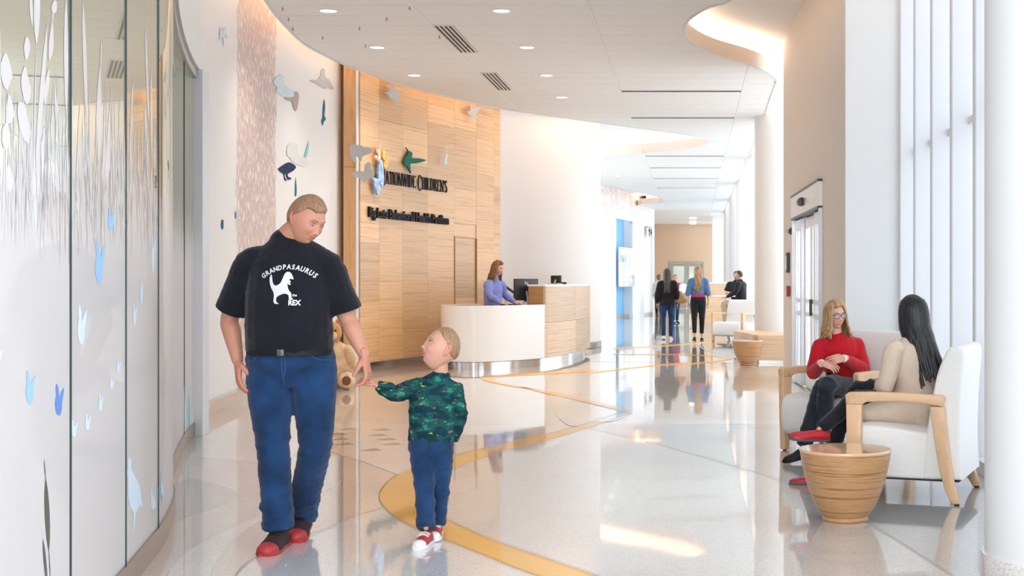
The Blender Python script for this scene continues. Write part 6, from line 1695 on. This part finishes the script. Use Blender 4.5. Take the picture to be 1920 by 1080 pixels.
# artwork: arched words, walking dinosaur, REX
gv, gf = [], []
def addart(v, f):
    k = len(gv); gv.extend(v); gf.extend([tuple(j + k for j in t) for t in f])
cx, zt = p(557, 500)[0], p(557, 497)[2]
word = 'GRANDPASAURUS'; Rr = 0.19
wd = {'I': 0.5}
adv = 0.0215
for i, ch in enumerate(word):
    v, f = text_flat(ch, 0.034, 0.0012, 0.86, 1)
    ang = (i - (len(word) - 1) / 2) * adv / Rr
    w = []
    for x, z in v:
        rr = Rr + z
        w.append((cx + rr * math.sin(ang) + x * math.cos(ang), zt - Rr + rr * math.cos(ang) - 0.022 - x * math.sin(ang)))
    addart(w, f)
dino = [(0.0, 10), (0.3, 9.6), (0.8, 7.8), (1.5, 6.6), (2.7, 6.2), (4.4, 7.0), (5.3, 8.6), (6.0, 10.2), (7.2, 10.9), (8.7, 10.4), (9.6, 9.2), (9.9, 8.3), (8.6, 8.5), (8.2, 8.2), (8.9, 7.4), (8.5, 7.2), (8.9, 6.4), (8.0, 6.5), (7.6, 7.0), (7.6, 6.0), (8.3, 4.6), (9.4, 3.6), (9.6, 2.2), (10.4, 1.6), (8.6, 1.5), (8.3, 2.9), (6.8, 3.5), (5.2, 3.2), (3.6, 2.6), (3.0, 1.9), (3.2, 0.7), (4.4, 0.1), (2.5, 0.1), (1.8, 1.0), (1.9, 2.5), (1.6, 3.9), (0.6, 5.2), (-0.3, 7.0), (-0.6, 9.0)]
v, f = shape_flat([((x - 4.8) * 0.0115 + p(546, 0)[0], z * 0.0150 + p(0, 569)[2]) for x, z in dino], 2)
addart(v, f)
v, f = text_flat('REX', 0.036, 0.0016, 0.9, 1); addart([(x + p(571, 0)[0], z + p(0, 571)[2]) for x, z in v], f)
v, f = text_flat('the', 0.018, 0.0005, 0.9, 1); addart([(x + p(571, 0)[0], z + p(0, 555)[2]) for x, z in v], f)
o = project_print('shirt_print', (gv, gf), tee, man, M['print'], -1.0); o['label'] = 'white words GRANDPASAURUS REX around a dinosaur'

# ---- the boy
p = Loc(812, 7.245)
J = dict(pelvis=p(808, 836), chest=p(812, 752), neck=p(826, 704, 0.0), head=p(827, 655, -0.015), hrot=(-24, 0, -62),
         sa=p(784, 715, -0.01), ea=p(741, 739, -0.03), wa=p(706, 722, -0.07), ha=(-0.75, -0.05, 0.62), na=(0.25, 0.1, -1.0), ma=1, ca=0.75, ta=0.8,
         sb=p(850, 720, 0.01), eb=p(862, 778, 0.05), wb=p(848, 828, 0.06), hb=(-0.1, -0.1, -1), nb=(-1, 0, 0), mb=-1,
         pa=p(791, 842), pb=p(827, 842), ka=p(796, 910, -0.08), kb=p(825, 908, 0.02), aa=p(799, 990, -0.20), ab=p(818, 984, 0.0),
         fa=(-0.1, -1, 0), fb=(0.08, -1, 0), gzb=0.012, pitchb=0.05)
st = dict(hs=0.98, male=False, smile=0.3, neckr=0.038, open=0.6, look=(0, 0.002), skin=(0.64, 0.34, 0.25), hand=0.68, q=0.8,
          torso=((0.08, 0.072), (0.110, 0.082), (0.112, 0.084), (0.115, 0.08), (0.095, 0.06), (0.042, 0.040)),
          arm=(0.036, 0.038, 0.034, 0.029, 0.028, 0.019), leg=(0.060, 0.056, 0.043, 0.042, 0.028), hk=0.6,
          hairm=M['hair_boy'], shell=dict(th=0.006, front=0.080, ear=0.020, back=-0.055, top=1.4, noise=0.0004),
          top=dict(name='longsleeve_shirt', m=M['camo'], sleeve='long', add=0.010, wr=0.004, wk=30, seed=8),
          bottom=dict(name='jeans', m=M['denim'], add=0.008, prof=(0.058, 0.055, 0.046, 0.043, 0.042), upto=1.0, rise=0.05, wr=0.0035, wk=34, base=0.2),
          shoe=dict(m=M['shoe_red'], sm=M['sole_white'], cap=M['sole_white'], lace=M['sole_white'], len=0.195, w=0.078, h=0.06))
figure('little boy in dark teal camouflage top and blue jeans, holding the big man\'s hand', (p.x, p.d, 0), 0, J, st)

# ---- the receptionist
p = Loc(925, 22.2)
g = (1020 - 0) 
J = dict(pelvis=p(926, 590), chest=p(924, 552), neck=p(927, 523, 0.0), head=p(933, 504, -0.02), hrot=(10, 0, 68),
         sa=p(915, 530, -0.14), ea=p(918, 554, -0.24), wa=p(939, 569, -0.26), ha=(1, -0.1, -0.18), na=(0, -0.1, -1), ma=1,
         sb=p(940, 530, 0.14), eb=p(946, 552, 0.18), wb=p(966, 567, 0.05), hb=(1, -0.1, -0.1), nb=(0, 0.1, -1), mb=-1,
         pa=p(922, 598, -0.06), pb=p(930, 598, 0.08), ka=p(924, 645, -0.08), kb=p(930, 645, 0.08), aa=p(922, 682, -0.08), ab=p(927, 682, 0.08), fa=(1, -0.2, 0), fb=(1, 0.1, 0))
M['periwinkle'] = cloth('periwinkle_fleece', (0.22, 0.27, 0.62), vary=0.12, vs=5)
st = dict(hs=1.0, male=False, skin=(0.66, 0.38, 0.28), q=1.3, hg=(64, 48), hairm=M['hair_brown'],
          torso=((0.12, 0.10), (0.165, 0.135), (0.15, 0.125), (0.155, 0.125), (0.14, 0.10), (0.055, 0.055)),
          shell=dict(th=0.02, front=0.072, ear=0.0, back=-0.09, top=1.2, noise=0.005),
          locks=(dict(n=26, length=0.30, a0=-1.9, a1=1.9, r=0.02, curl=0.012, seed=4, flare=0.1, spread=1.1),),
          top=dict(name='fleece_pullover', m=M['periwinkle'], sleeve='long', add=0.014, wr=0.008, wk=16),
          bottom=dict(m=M['black_cloth']), shoe=dict(m=M['belt']))
rec, MHr, _ = figure('woman with long wavy brown hair in periwinkle pullover, standing at the reception desk', (p.x, p.d, 0), 0, J, st)
mb = MB(); n_ = Vector(J['neck']); mb.tube([n_ + Vector((0.0, 0, -0.02)), n_ + Vector((0.012, 0, 0.035))], [(0.068, 0.066), (0.062, 0.060)], 18, (1, 0, 0), False); mb.build('collar', M['periwinkle'], rec, True)

# ---- seated woman in red
p = Loc(1590, 10.9)
J = dict(pelvis=p(1592, 728, 0.05), chest=p(1574, 662, -0.02), neck=p(1568, 630, -0.03), head=p(1566, 592, -0.06), hrot=(4, -4, 22),
         sa=p(1537, 643, -0.06), ea=p(1524, 700, -0.12), wa=p(1541, 681, -0.36), ha=(0.85, -0.35, -0.25), na=(-0.2, 0.7, -0.5), ma=1, ca=0.4,
         sb=p(1604, 640, 0.0), eb=p(1620, 692, -0.1), wb=p(1582, 672, -0.36), hb=(-0.9, -0.2, -0.12), nb=(0.1, 0.8, -0.4), mb=-1, cb=0.42,
         pa=p(1572, 732, -0.05), pb=p(1608, 730, 0.05), ka=p(1541, 727, -0.50), kb=p(1552, 722, -0.62), aa=p(1506, 842, -0.62), ab=p(1540, 820, -0.60),
         fa=(-0.75, -0.6, 0), fb=(-0.6, -0.7, 0), gza=0.03, gzb=0.06, pitchb=0.5, pitcha=0.1)
M['red_knit'] = cloth('red_knit', (0.46, 0.006, 0.016), vary=0.1, vs=10, bs=350)
M['navy_pants'] = cloth('dark_navy_trousers', (0.014, 0.018, 0.028), vary=0.3, vs=20)
M['ring_white'] = mat('white_cuff', (0.8, 0.8, 0.8), 0.4)
st = dict(hs=0.95, male=False, old=0.8, smile=-0.2, skin=(0.64, 0.37, 0.28), hand=0.92, hg=(96, 80), look=(0.002, 0), hairm=M['hair_blonde'],
          torso=((0.13, 0.11), (0.165, 0.135), (0.140, 0.115), (0.155, 0.125), (0.142, 0.095), (0.055, 0.052)),
          arm=(0.048, 0.050, 0.044, 0.038, 0.036, 0.024), leg=(0.085, 0.078, 0.058, 0.055, 0.036),
          shell=dict(th=0.022, front=0.072, ear=-0.03, back=-0.10, top=1.1, part=-0.03),
          locks=(dict(n=34, length=0.185, a0=-2.25, a1=2.25, r=0.019, curl=0.006, seed=9, flare=0.18, spread=1.12, fall=0.0),
                 dict(n=20, length=0.165, a0=-2.4, a1=2.4, r=0.017, curl=0.006, seed=2, flare=0.28, spread=1.12, fall=-0.01)),
          top=dict(name='sweater', m=M['red_knit'], sleeve='long', add=0.012, wr=0.004, wk=18, seed=2),
          bottom=dict(m=M['navy_pants'], prof=(0.090, 0.082, 0.066, 0.062, 0.060), add=0.004, upto=0.95, rise=0.05, wr=0.005),
          shoe=dict(m=M['belt'], sm=M['belt'], len=0.25, w=0.085, h=0.07))
redw, MHw, _ = figure('blonde woman with round glasses in red sweater, seated with clasped hands', (p.x, p.d, 0), 0, J, st)
M['frame'] = mat('tortoise_frame', (0.05, 0.02, 0.025), 0.25)
m, N, L, B = nodes('spectacle_lens'); B.inputs['Alpha'].default_value = 0.12; B.inputs['Roughness'].default_value = 0.05; M['lensg'] = m
gl = MB()
for s in (-1, 1):
    c = Vector((s * 0.032, -0.099, 0.008)); pts = [c + Vector((0.0255 * math.cos(a), 0.007 * abs(math.cos(a)) ** 2 * (1 if s * math.cos(a) > 0 else 0), 0.0225 * math.sin(a))) for a in np.linspace(0, 2 * PI, 22)]
    gl.tube([MHw @ q for q in pts], [0.0024] * len(pts), 6, (0, 1, 0), True)
    gl.tube([MHw @ Vector(q) for q in ((s * 0.058, -0.092, 0.016), (s * 0.073, -0.05, 0.016), (s * 0.079, 0.005, 0.012))], [0.002] * 3, 6, (0, 0, 1))
gl.tube([MHw @ Vector(q) for q in ((-0.008, -0.101, 0.012), (0, -0.103, 0.014), (0.008, -0.101, 0.012))], [0.002] * 3, 6, (0, 0, 1))
go = gl.build('glasses', M['frame'], redw, True); go['label'] = 'round dark glasses'
for s in (-1, 1):
    mb = MB(); mb.ball(MHw @ Vector((s * 0.032, -0.0985, 0.008)), (0.023, 0.001, 0.020), 16, MHw.to_3x3().normalized()); mb.build('lens', M['lensg'], go, True)
for k in ('a', 'b'):
    w_, e_ = Vector(J['w' + k]), Vector(J['e' + k])
    mb = MB(); mb.tube([e_.lerp(w_, 0.95), e_.lerp(w_, 1.02)], [(0.030, 0.030)] * 2, 18, (0, 0, 1), False); mb.build('white_cuff' if k == 'a' else 'wristwatch', M['ring_white'], redw, True)
mb = MB(); mb.tube([Vector(p(1552, 700, -0.10)), Vector(p(1575, 708, -0.135)), Vector(p(1596, 711, -0.13))], [0.012] * 3, 8, (0, 0, 1)); mb.build('belt', M['belt'], redw, True)

# ---- seated woman with long black hair
p = Loc(1715, 8.85)
J = dict(pelvis=p(1722, 762, 0.0), chest=p(1712, 686, 0.0), neck=p(1708, 632, 0.0), head=p(1712, 590, 0.0), hrot=(6, 0, -138),
         sa=p(1676, 650, -0.13), ea=p(1661, 722, -0.13), wa=p(1648, 722, 0.12), ha=(-0.35, 0.35, -0.85), na=(0.2, -0.3, -0.5), ma=-1,
         sb=p(1722, 650, 0.20), eb=p(1712, 720, 0.25), wb=p(1660, 735, 0.26), hb=(-0.8, -0.1, -0.3), nb=(0, 0, -1), mb=1,
         pa=p(1716, 764, -0.08), pb=p(1716, 764, 0.14), ka=p(1606, 748, 0.14), kb=p(1610, 727, 0.26), aa=p(1536, 806, 0.0), ab=p(1536, 893, 0.30),
         fa=(-0.97, -0.15, 0), fb=(-1, 0.1, 0), gza=0.335, rolla=-0.35, gzb=0.0, pitcha=-0.06)
M['cream_knit'] = cloth('cream_knit', (0.62, 0.50, 0.40), vary=0.06, vs=10, bs=300)
M['oat_knit'] = cloth('oatmeal_knit', (0.50, 0.37, 0.27), vary=0.06, vs=10, bs=300)
M['red_flat'] = mat('red_flat_shoe', (0.50, 0.008, 0.02), 0.45)
P_ = p
hem = [loft([Vector(p(1724, 742, 0.03)), Vector(p(1700, 762, 0.03)), Vector(p(1655, 772, 0.04)), Vector(p(1622, 776, 0.05))], [(0.175, 0.185), (0.16, 0.20), (0.10, 0.20), (0.06, 0.18)], 20, (0.3, 0, 1), True, 3)]
st = dict(hs=0.95, male=False, face=True, skin=(0.62, 0.38, 0.27), hand=0.9, hairm=M['hair_black'], hg=(64, 48),
          torso=((0.13, 0.11), (0.175, 0.15), (0.150, 0.128), (0.165, 0.125), (0.150, 0.095), (0.052, 0.052)),
          arm=(0.050, 0.053, 0.050, 0.042, 0.040, 0.025), leg=(0.085, 0.078, 0.054, 0.052, 0.034),
          shell=dict(th=0.020, front=0.066, ear=-0.03, back=-0.10, top=1.1, noise=0.001),
          locks=(dict(n=44, length=0.47, a0=-2.1, a1=2.1, r=0.019, curl=0.003, seed=11, flare=0.05, spread=1.02, fall=0.10),),
          top=dict(name='sweater', m=M['cream_knit'], sleeve='long', add=0.010, lo=0, extra=hem, wr=0.004, wk=17, seed=6),
          bottom=dict(m=M['black_cloth'], prof=(0.086, 0.078, 0.058, 0.052, 0.042), add=0.002, hip=-0.04, rise=-0.03, upto=0.97, wr=0.003),
          shoe=dict(m=M['red_flat'], sm=M['sole_grey'], len=0.26, w=0.09, h=0.055))
blk, MHb, _ = figure('woman with long straight black hair in cream sweater and red flats, seen from behind', (p.x, p.d, 0), 0, J, st)


# ---- walkers seen from the back (frames face -Y; rz turns them round)
def walker(label, px, d, ht, st, stride=0.16, headrot=(0, 0, 0), armd=(0.05, 0.0), face=PI, arms=None, sw=0.165):
    k = ht / 1.70
    J = dict(pelvis=(0, 0, 0.93 * k), chest=(0, 0.0, 1.22 * k), neck=(0, 0.01, 1.44 * k), head=(0, -0.02, 1.585 * k), hrot=headrot,
             sa=(-sw, 0, 1.375 * k), ea=(-sw - 0.07, 0.05, 1.10 * k), wa=(-sw - 0.08, -0.05, 0.87 * k), ha=(0, -0.15, -1), na=(1, 0, 0), ma=1,
             sb=(sw, 0, 1.375 * k), eb=(sw + 0.07, 0.05, 1.10 * k), wb=(sw + 0.08, -0.02, 0.87 * k), hb=(0, -0.1, -1), nb=(-1, 0, 0), mb=-1,
             pa=(-0.09, 0, 0.89 * k), pb=(0.09, 0, 0.89 * k), ka=(-0.09, -0.06, 0.49 * k), kb=(0.09, 0.02, 0.49 * k),
             aa=(-0.085, -stride, 0.085), ab=(0.085, stride, 0.10), fa=(-0.05, -1, 0), fb=(0.05, -1, 0), pitchb=0.15, gzb=0.02)
    if arms: J.update(arms)
    return figure(label, ((px - CX) / F * d, d, 0), face, J, st)
M['black_knit'] = cloth('black_cardigan', (0.012, 0.009, 0.012), vary=0.3)
M['bag'] = mat('tan_leather', (0.50, 0.27, 0.13), 0.5, vary=0.15, vscale=10)
slim = ((0.12, 0.10), (0.17, 0.12), (0.15, 0.11), (0.155, 0.115), (0.145, 0.09), (0.055, 0.052))
st = dict(male=False, face=False, q=1.5, hg=(40, 32), torso=slim, skin=(0.45, 0.24, 0.17), hairm=M['hair_dk'],
          shell=dict(th=0.022, front=0.07, ear=-0.03, back=-0.10), locks=(dict(n=26, length=0.44, a0=-2, a1=2, r=0.024, seed=3, fall=0.08),),
          top=dict(name='cardigan', m=M['black_knit'], sleeve='long', add=0.018, hem=-0.11, wr=0.006),
          bottom=dict(name='jeans', m=M['denim'], add=0.004, hip=-0.02, prof=(0.088, 0.078, 0.055, 0.052, 0.046)), shoe=dict(m=M['sole_white'], sm=M['sole_white'], len=0.25, w=0.09, h=0.06))
d1 = G(1250, 637)[1]
w1, _, _ = walker('woman with long dark hair walking away in black cardigan with tan shoulder bag', 1251, d1, 1.69, st, 0.05)
bagx = -0.235
b = empty('handbag', ((1274 - CX) / F * d1, d1 + 0.02, 0)); tag(b, 'tan leather handbag hanging from the shoulder of the woman in black', 'handbag')
mb = MB(); mb.ball((0, 0, 0.93), (0.17, 0.08, 0.15), 20); v = [(x * (1.1 if z < 0.93 else 0.85) + (z - 0.93) * -0.3, y, 1.0 + (z - 0.93) * (0.95 if z < 0.93 else 1.25)) for x, y, z in mb.v]
mesh_obj('bag_body', v, mb.f, M['bag'], b, True)
mb = MB(); mb.tube([(-0.09, 0.02, 1.08), (-0.12, 0.02, 1.2), (-0.12, 0.0, 1.42), (-0.04, -0.04, 1.2), (0.06, -0.02, 1.1)], [0.012] * 5, 8, (0, 1, 0), True, 4); mb.build('strap', M['bag'], b, True)

M['jacket'] = cloth('light_denim_jacket', (0.075, 0.16, 0.30), vary=0.2, vs=10)
M['fuchsia'] = cloth('fuchsia_shirt', (0.55, 0.02, 0.10))
st = dict(male=False, face=False, q=1.5, hg=(40, 32), torso=slim, skin=(0.66, 0.40, 0.30), hairm=M['hair_dip'],
          shell=dict(th=0.020, front=0.07, ear=-0.03, back=-0.10), locks=(dict(n=24, length=0.46, a0=-1.5, a1=1.5, r=0.024, curl=0.008, seed=5, fall=0.09),),
          top=dict(name='denim_jacket', m=M['jacket'], sleeve='three', add=0.016, lo=2, wr=0.005), arm=(0.052, 0.056, 0.050, 0.044, 0.040, 0.026),
          bottom=dict(name='leggings', m=M['black_cloth'], add=0.009, prof=(0.092, 0.082, 0.058, 0.052, 0.040), upto=0.82), shoe=dict(m=M['belt'], len=0.24, w=0.085, h=0.045))
d2 = G(1308, 638)[1]
w2, _, _ = walker('woman with long fair-tipped hair walking away in blue denim jacket and black leggings', 1309, d2, 1.76, st, 0.05)
mb = MB(); mb.tube([(0, 0, 0.965), (0, 0, 1.08)], [(0.178, 0.128), (0.168, 0.122)], 28, (1, 0, 0), False); mb.build('shirt_hem', M['fuchsia'], w2, True)

M['red_coat'] = cloth('red_cardigan', (0.50, 0.012, 0.04))
M['paper'] = mat('paper', (0.82, 0.83, 0.86), 0.7)
st = dict(male=False, face=True, q=1.7, hg=(40, 32), torso=slim, skin=(0.66, 0.40, 0.30), hairm=M['hair_blonde'], shell=dict(th=0.02, front=0.07, ear=-0.02, back=-0.08),
          top=dict(name='cardigan', m=M['red_coat'], sleeve='long', add=0.015, hem=-0.1, wr=0.005), bottom=dict(m=M['denim_dark'], prof=(0.085, 0.075, 0.055, 0.05, 0.045)), shoe=dict(m=M['belt'], len=0.24, w=0.085, h=0.06))
d3 = G(1270, 606)[1]
arms = dict(ea=(-0.25, 0.03, 1.10), wa=(-0.12, -0.24, 1.12), ha=(0.5, -0.7, 0.2), na=(0.3, 0.2, 1), eb=(0.27, 0.0, 1.1), wb=(0.20, -0.25, 1.15), hb=(0.2, -0.8, 0.4), nb=(-1, 0, 0.2))
w3, _, _ = walker('woman in red cardigan walking towards the camera reading white papers', 1266, d3, 1.63, st, 0.06, face=0.35, arms=arms)
b = empty('papers', ((1281 - CX) / F * (d3 - 0.3), d3 - 0.30, 1.16)); tag(b, 'loose white sheets of paper held up by the woman in red cardigan', 'paper')
for i, (a, dx) in enumerate(((0.35, 0.0), (0.75, 0.03), (0.1, -0.03))):
    mb = MB(); mb.box(-0.105, 0.105, -0.001 + 0.01 * i, 0.001 + 0.01 * i, -0.15, 0.15, M=Matrix.Translation((dx, 0, 0.02)) @ Matrix.Rotation(a, 4, 'Y') @ Matrix.Rotation(-0.3, 4, 'X'))
    mb.build('sheet', M['paper'], b)

# far figure in white coat
M['white_cloth'] = cloth('white_tunic', (0.62, 0.58, 0.55))
st = dict(male=False, face=False, q=2.2, hg=(28, 20), torso=slim, skin=(0.16, 0.07, 0.045), hairm=M['hair_dk'], shell=dict(th=0.014), hands=True,
          top=dict(name='tunic', m=M['white_cloth'], sleeve='long', add=0.015, hem=-0.12), bottom=dict(m=M['black_cloth']), shoe=dict(m=M['belt']))
walker('distant person in pale patterned tunic at the far wall, behind the walking women', 1235, 56.0, 1.70, st, 0.04, face=0.2)
# ---------------------------------------------------------------- two men on stools far down the hall
M['black_shirt'] = cloth('black_polo', (0.012, 0.012, 0.016)); M['khaki'] = cloth('khaki', (0.42, 0.32, 0.20))
def sitter(label, loc, rz, st, arms):
    J = dict(pelvis=(0, 0, 0.83), chest=(0, -0.04, 1.17), neck=(0, -0.05, 1.41), head=(0, -0.08, 1.56), hrot=(0, 0, 0),
             sa=(-0.2, -0.04, 1.35), sb=(0.2, -0.04, 1.35), pa=(-0.1, -0.02, 0.82), pb=(0.1, -0.02, 0.82), ka=(-0.16, -0.45, 0.80), kb=(0.16, -0.45, 0.80),
             aa=(-0.15, -0.40, 0.36), ab=(0.15, -0.42, 0.34), fa=(0, -1, 0), fb=(0, -1, 0), gza=0.27, gzb=0.25, ma=1, mb=-1, **arms)
    return figure(label, loc, rz, J, st)
mt = ((0.13, 0.11), (0.17, 0.13), (0.165, 0.13), (0.185, 0.13), (0.165, 0.10), (0.065, 0.06))
arms = dict(ea=(-0.28, -0.08, 1.10), wa=(-0.06, -0.34, 1.05), ha=(0.9, -0.4, -0.1), na=(0, 0, -1), eb=(0.28, -0.08, 1.10), wb=(0.05, -0.34, 1.05), hb=(-0.9, -0.4, -0.1), nb=(0, 0, -1))
sitter('bearded man in black polo shirt seated facing the camera beyond the round column', (X_(1381, 38.2), 38.2, 0), -0.15,
       dict(male=True, q=1.6, hg=(48, 40), torso=mt, skin=(0.60, 0.34, 0.25), beard=True, hairm=M['hair_dk'], shell=dict(th=0.014), top=dict(name='polo_shirt', m=M['black_shirt'], sleeve='short', add=0.015),
            bottom=dict(m=M['black_cloth']), shoe=dict(m=M['belt'])), arms)
arms = dict(ea=(-0.28, -0.10, 1.10), wa=(-0.10, -0.36, 1.08), ha=(0.6, -0.7, 0), na=(0, 0, -1), eb=(0.28, -0.08, 1.12), wb=(0.22, -0.36, 0.98), hb=(0, -1, -0.1), nb=(0, 0, -1))
sitter('man in black jacket and khaki trousers seated with his back to the round column', (X_(1391, 36.2), 36.2, 0), -1.9,
       dict(male=True, q=1.6, hg=(48, 40), torso=mt, skin=(0.50, 0.27, 0.18), hairm=M['hair_dk'], shell=dict(th=0.010), top=dict(name='jacket', m=M['black_shirt'], sleeve='long', add=0.02),
            bottom=dict(m=M['khaki'], prof=(0.095, 0.085, 0.068, 0.062, 0.055)), shoe=dict(m=M['belt'])), arms)
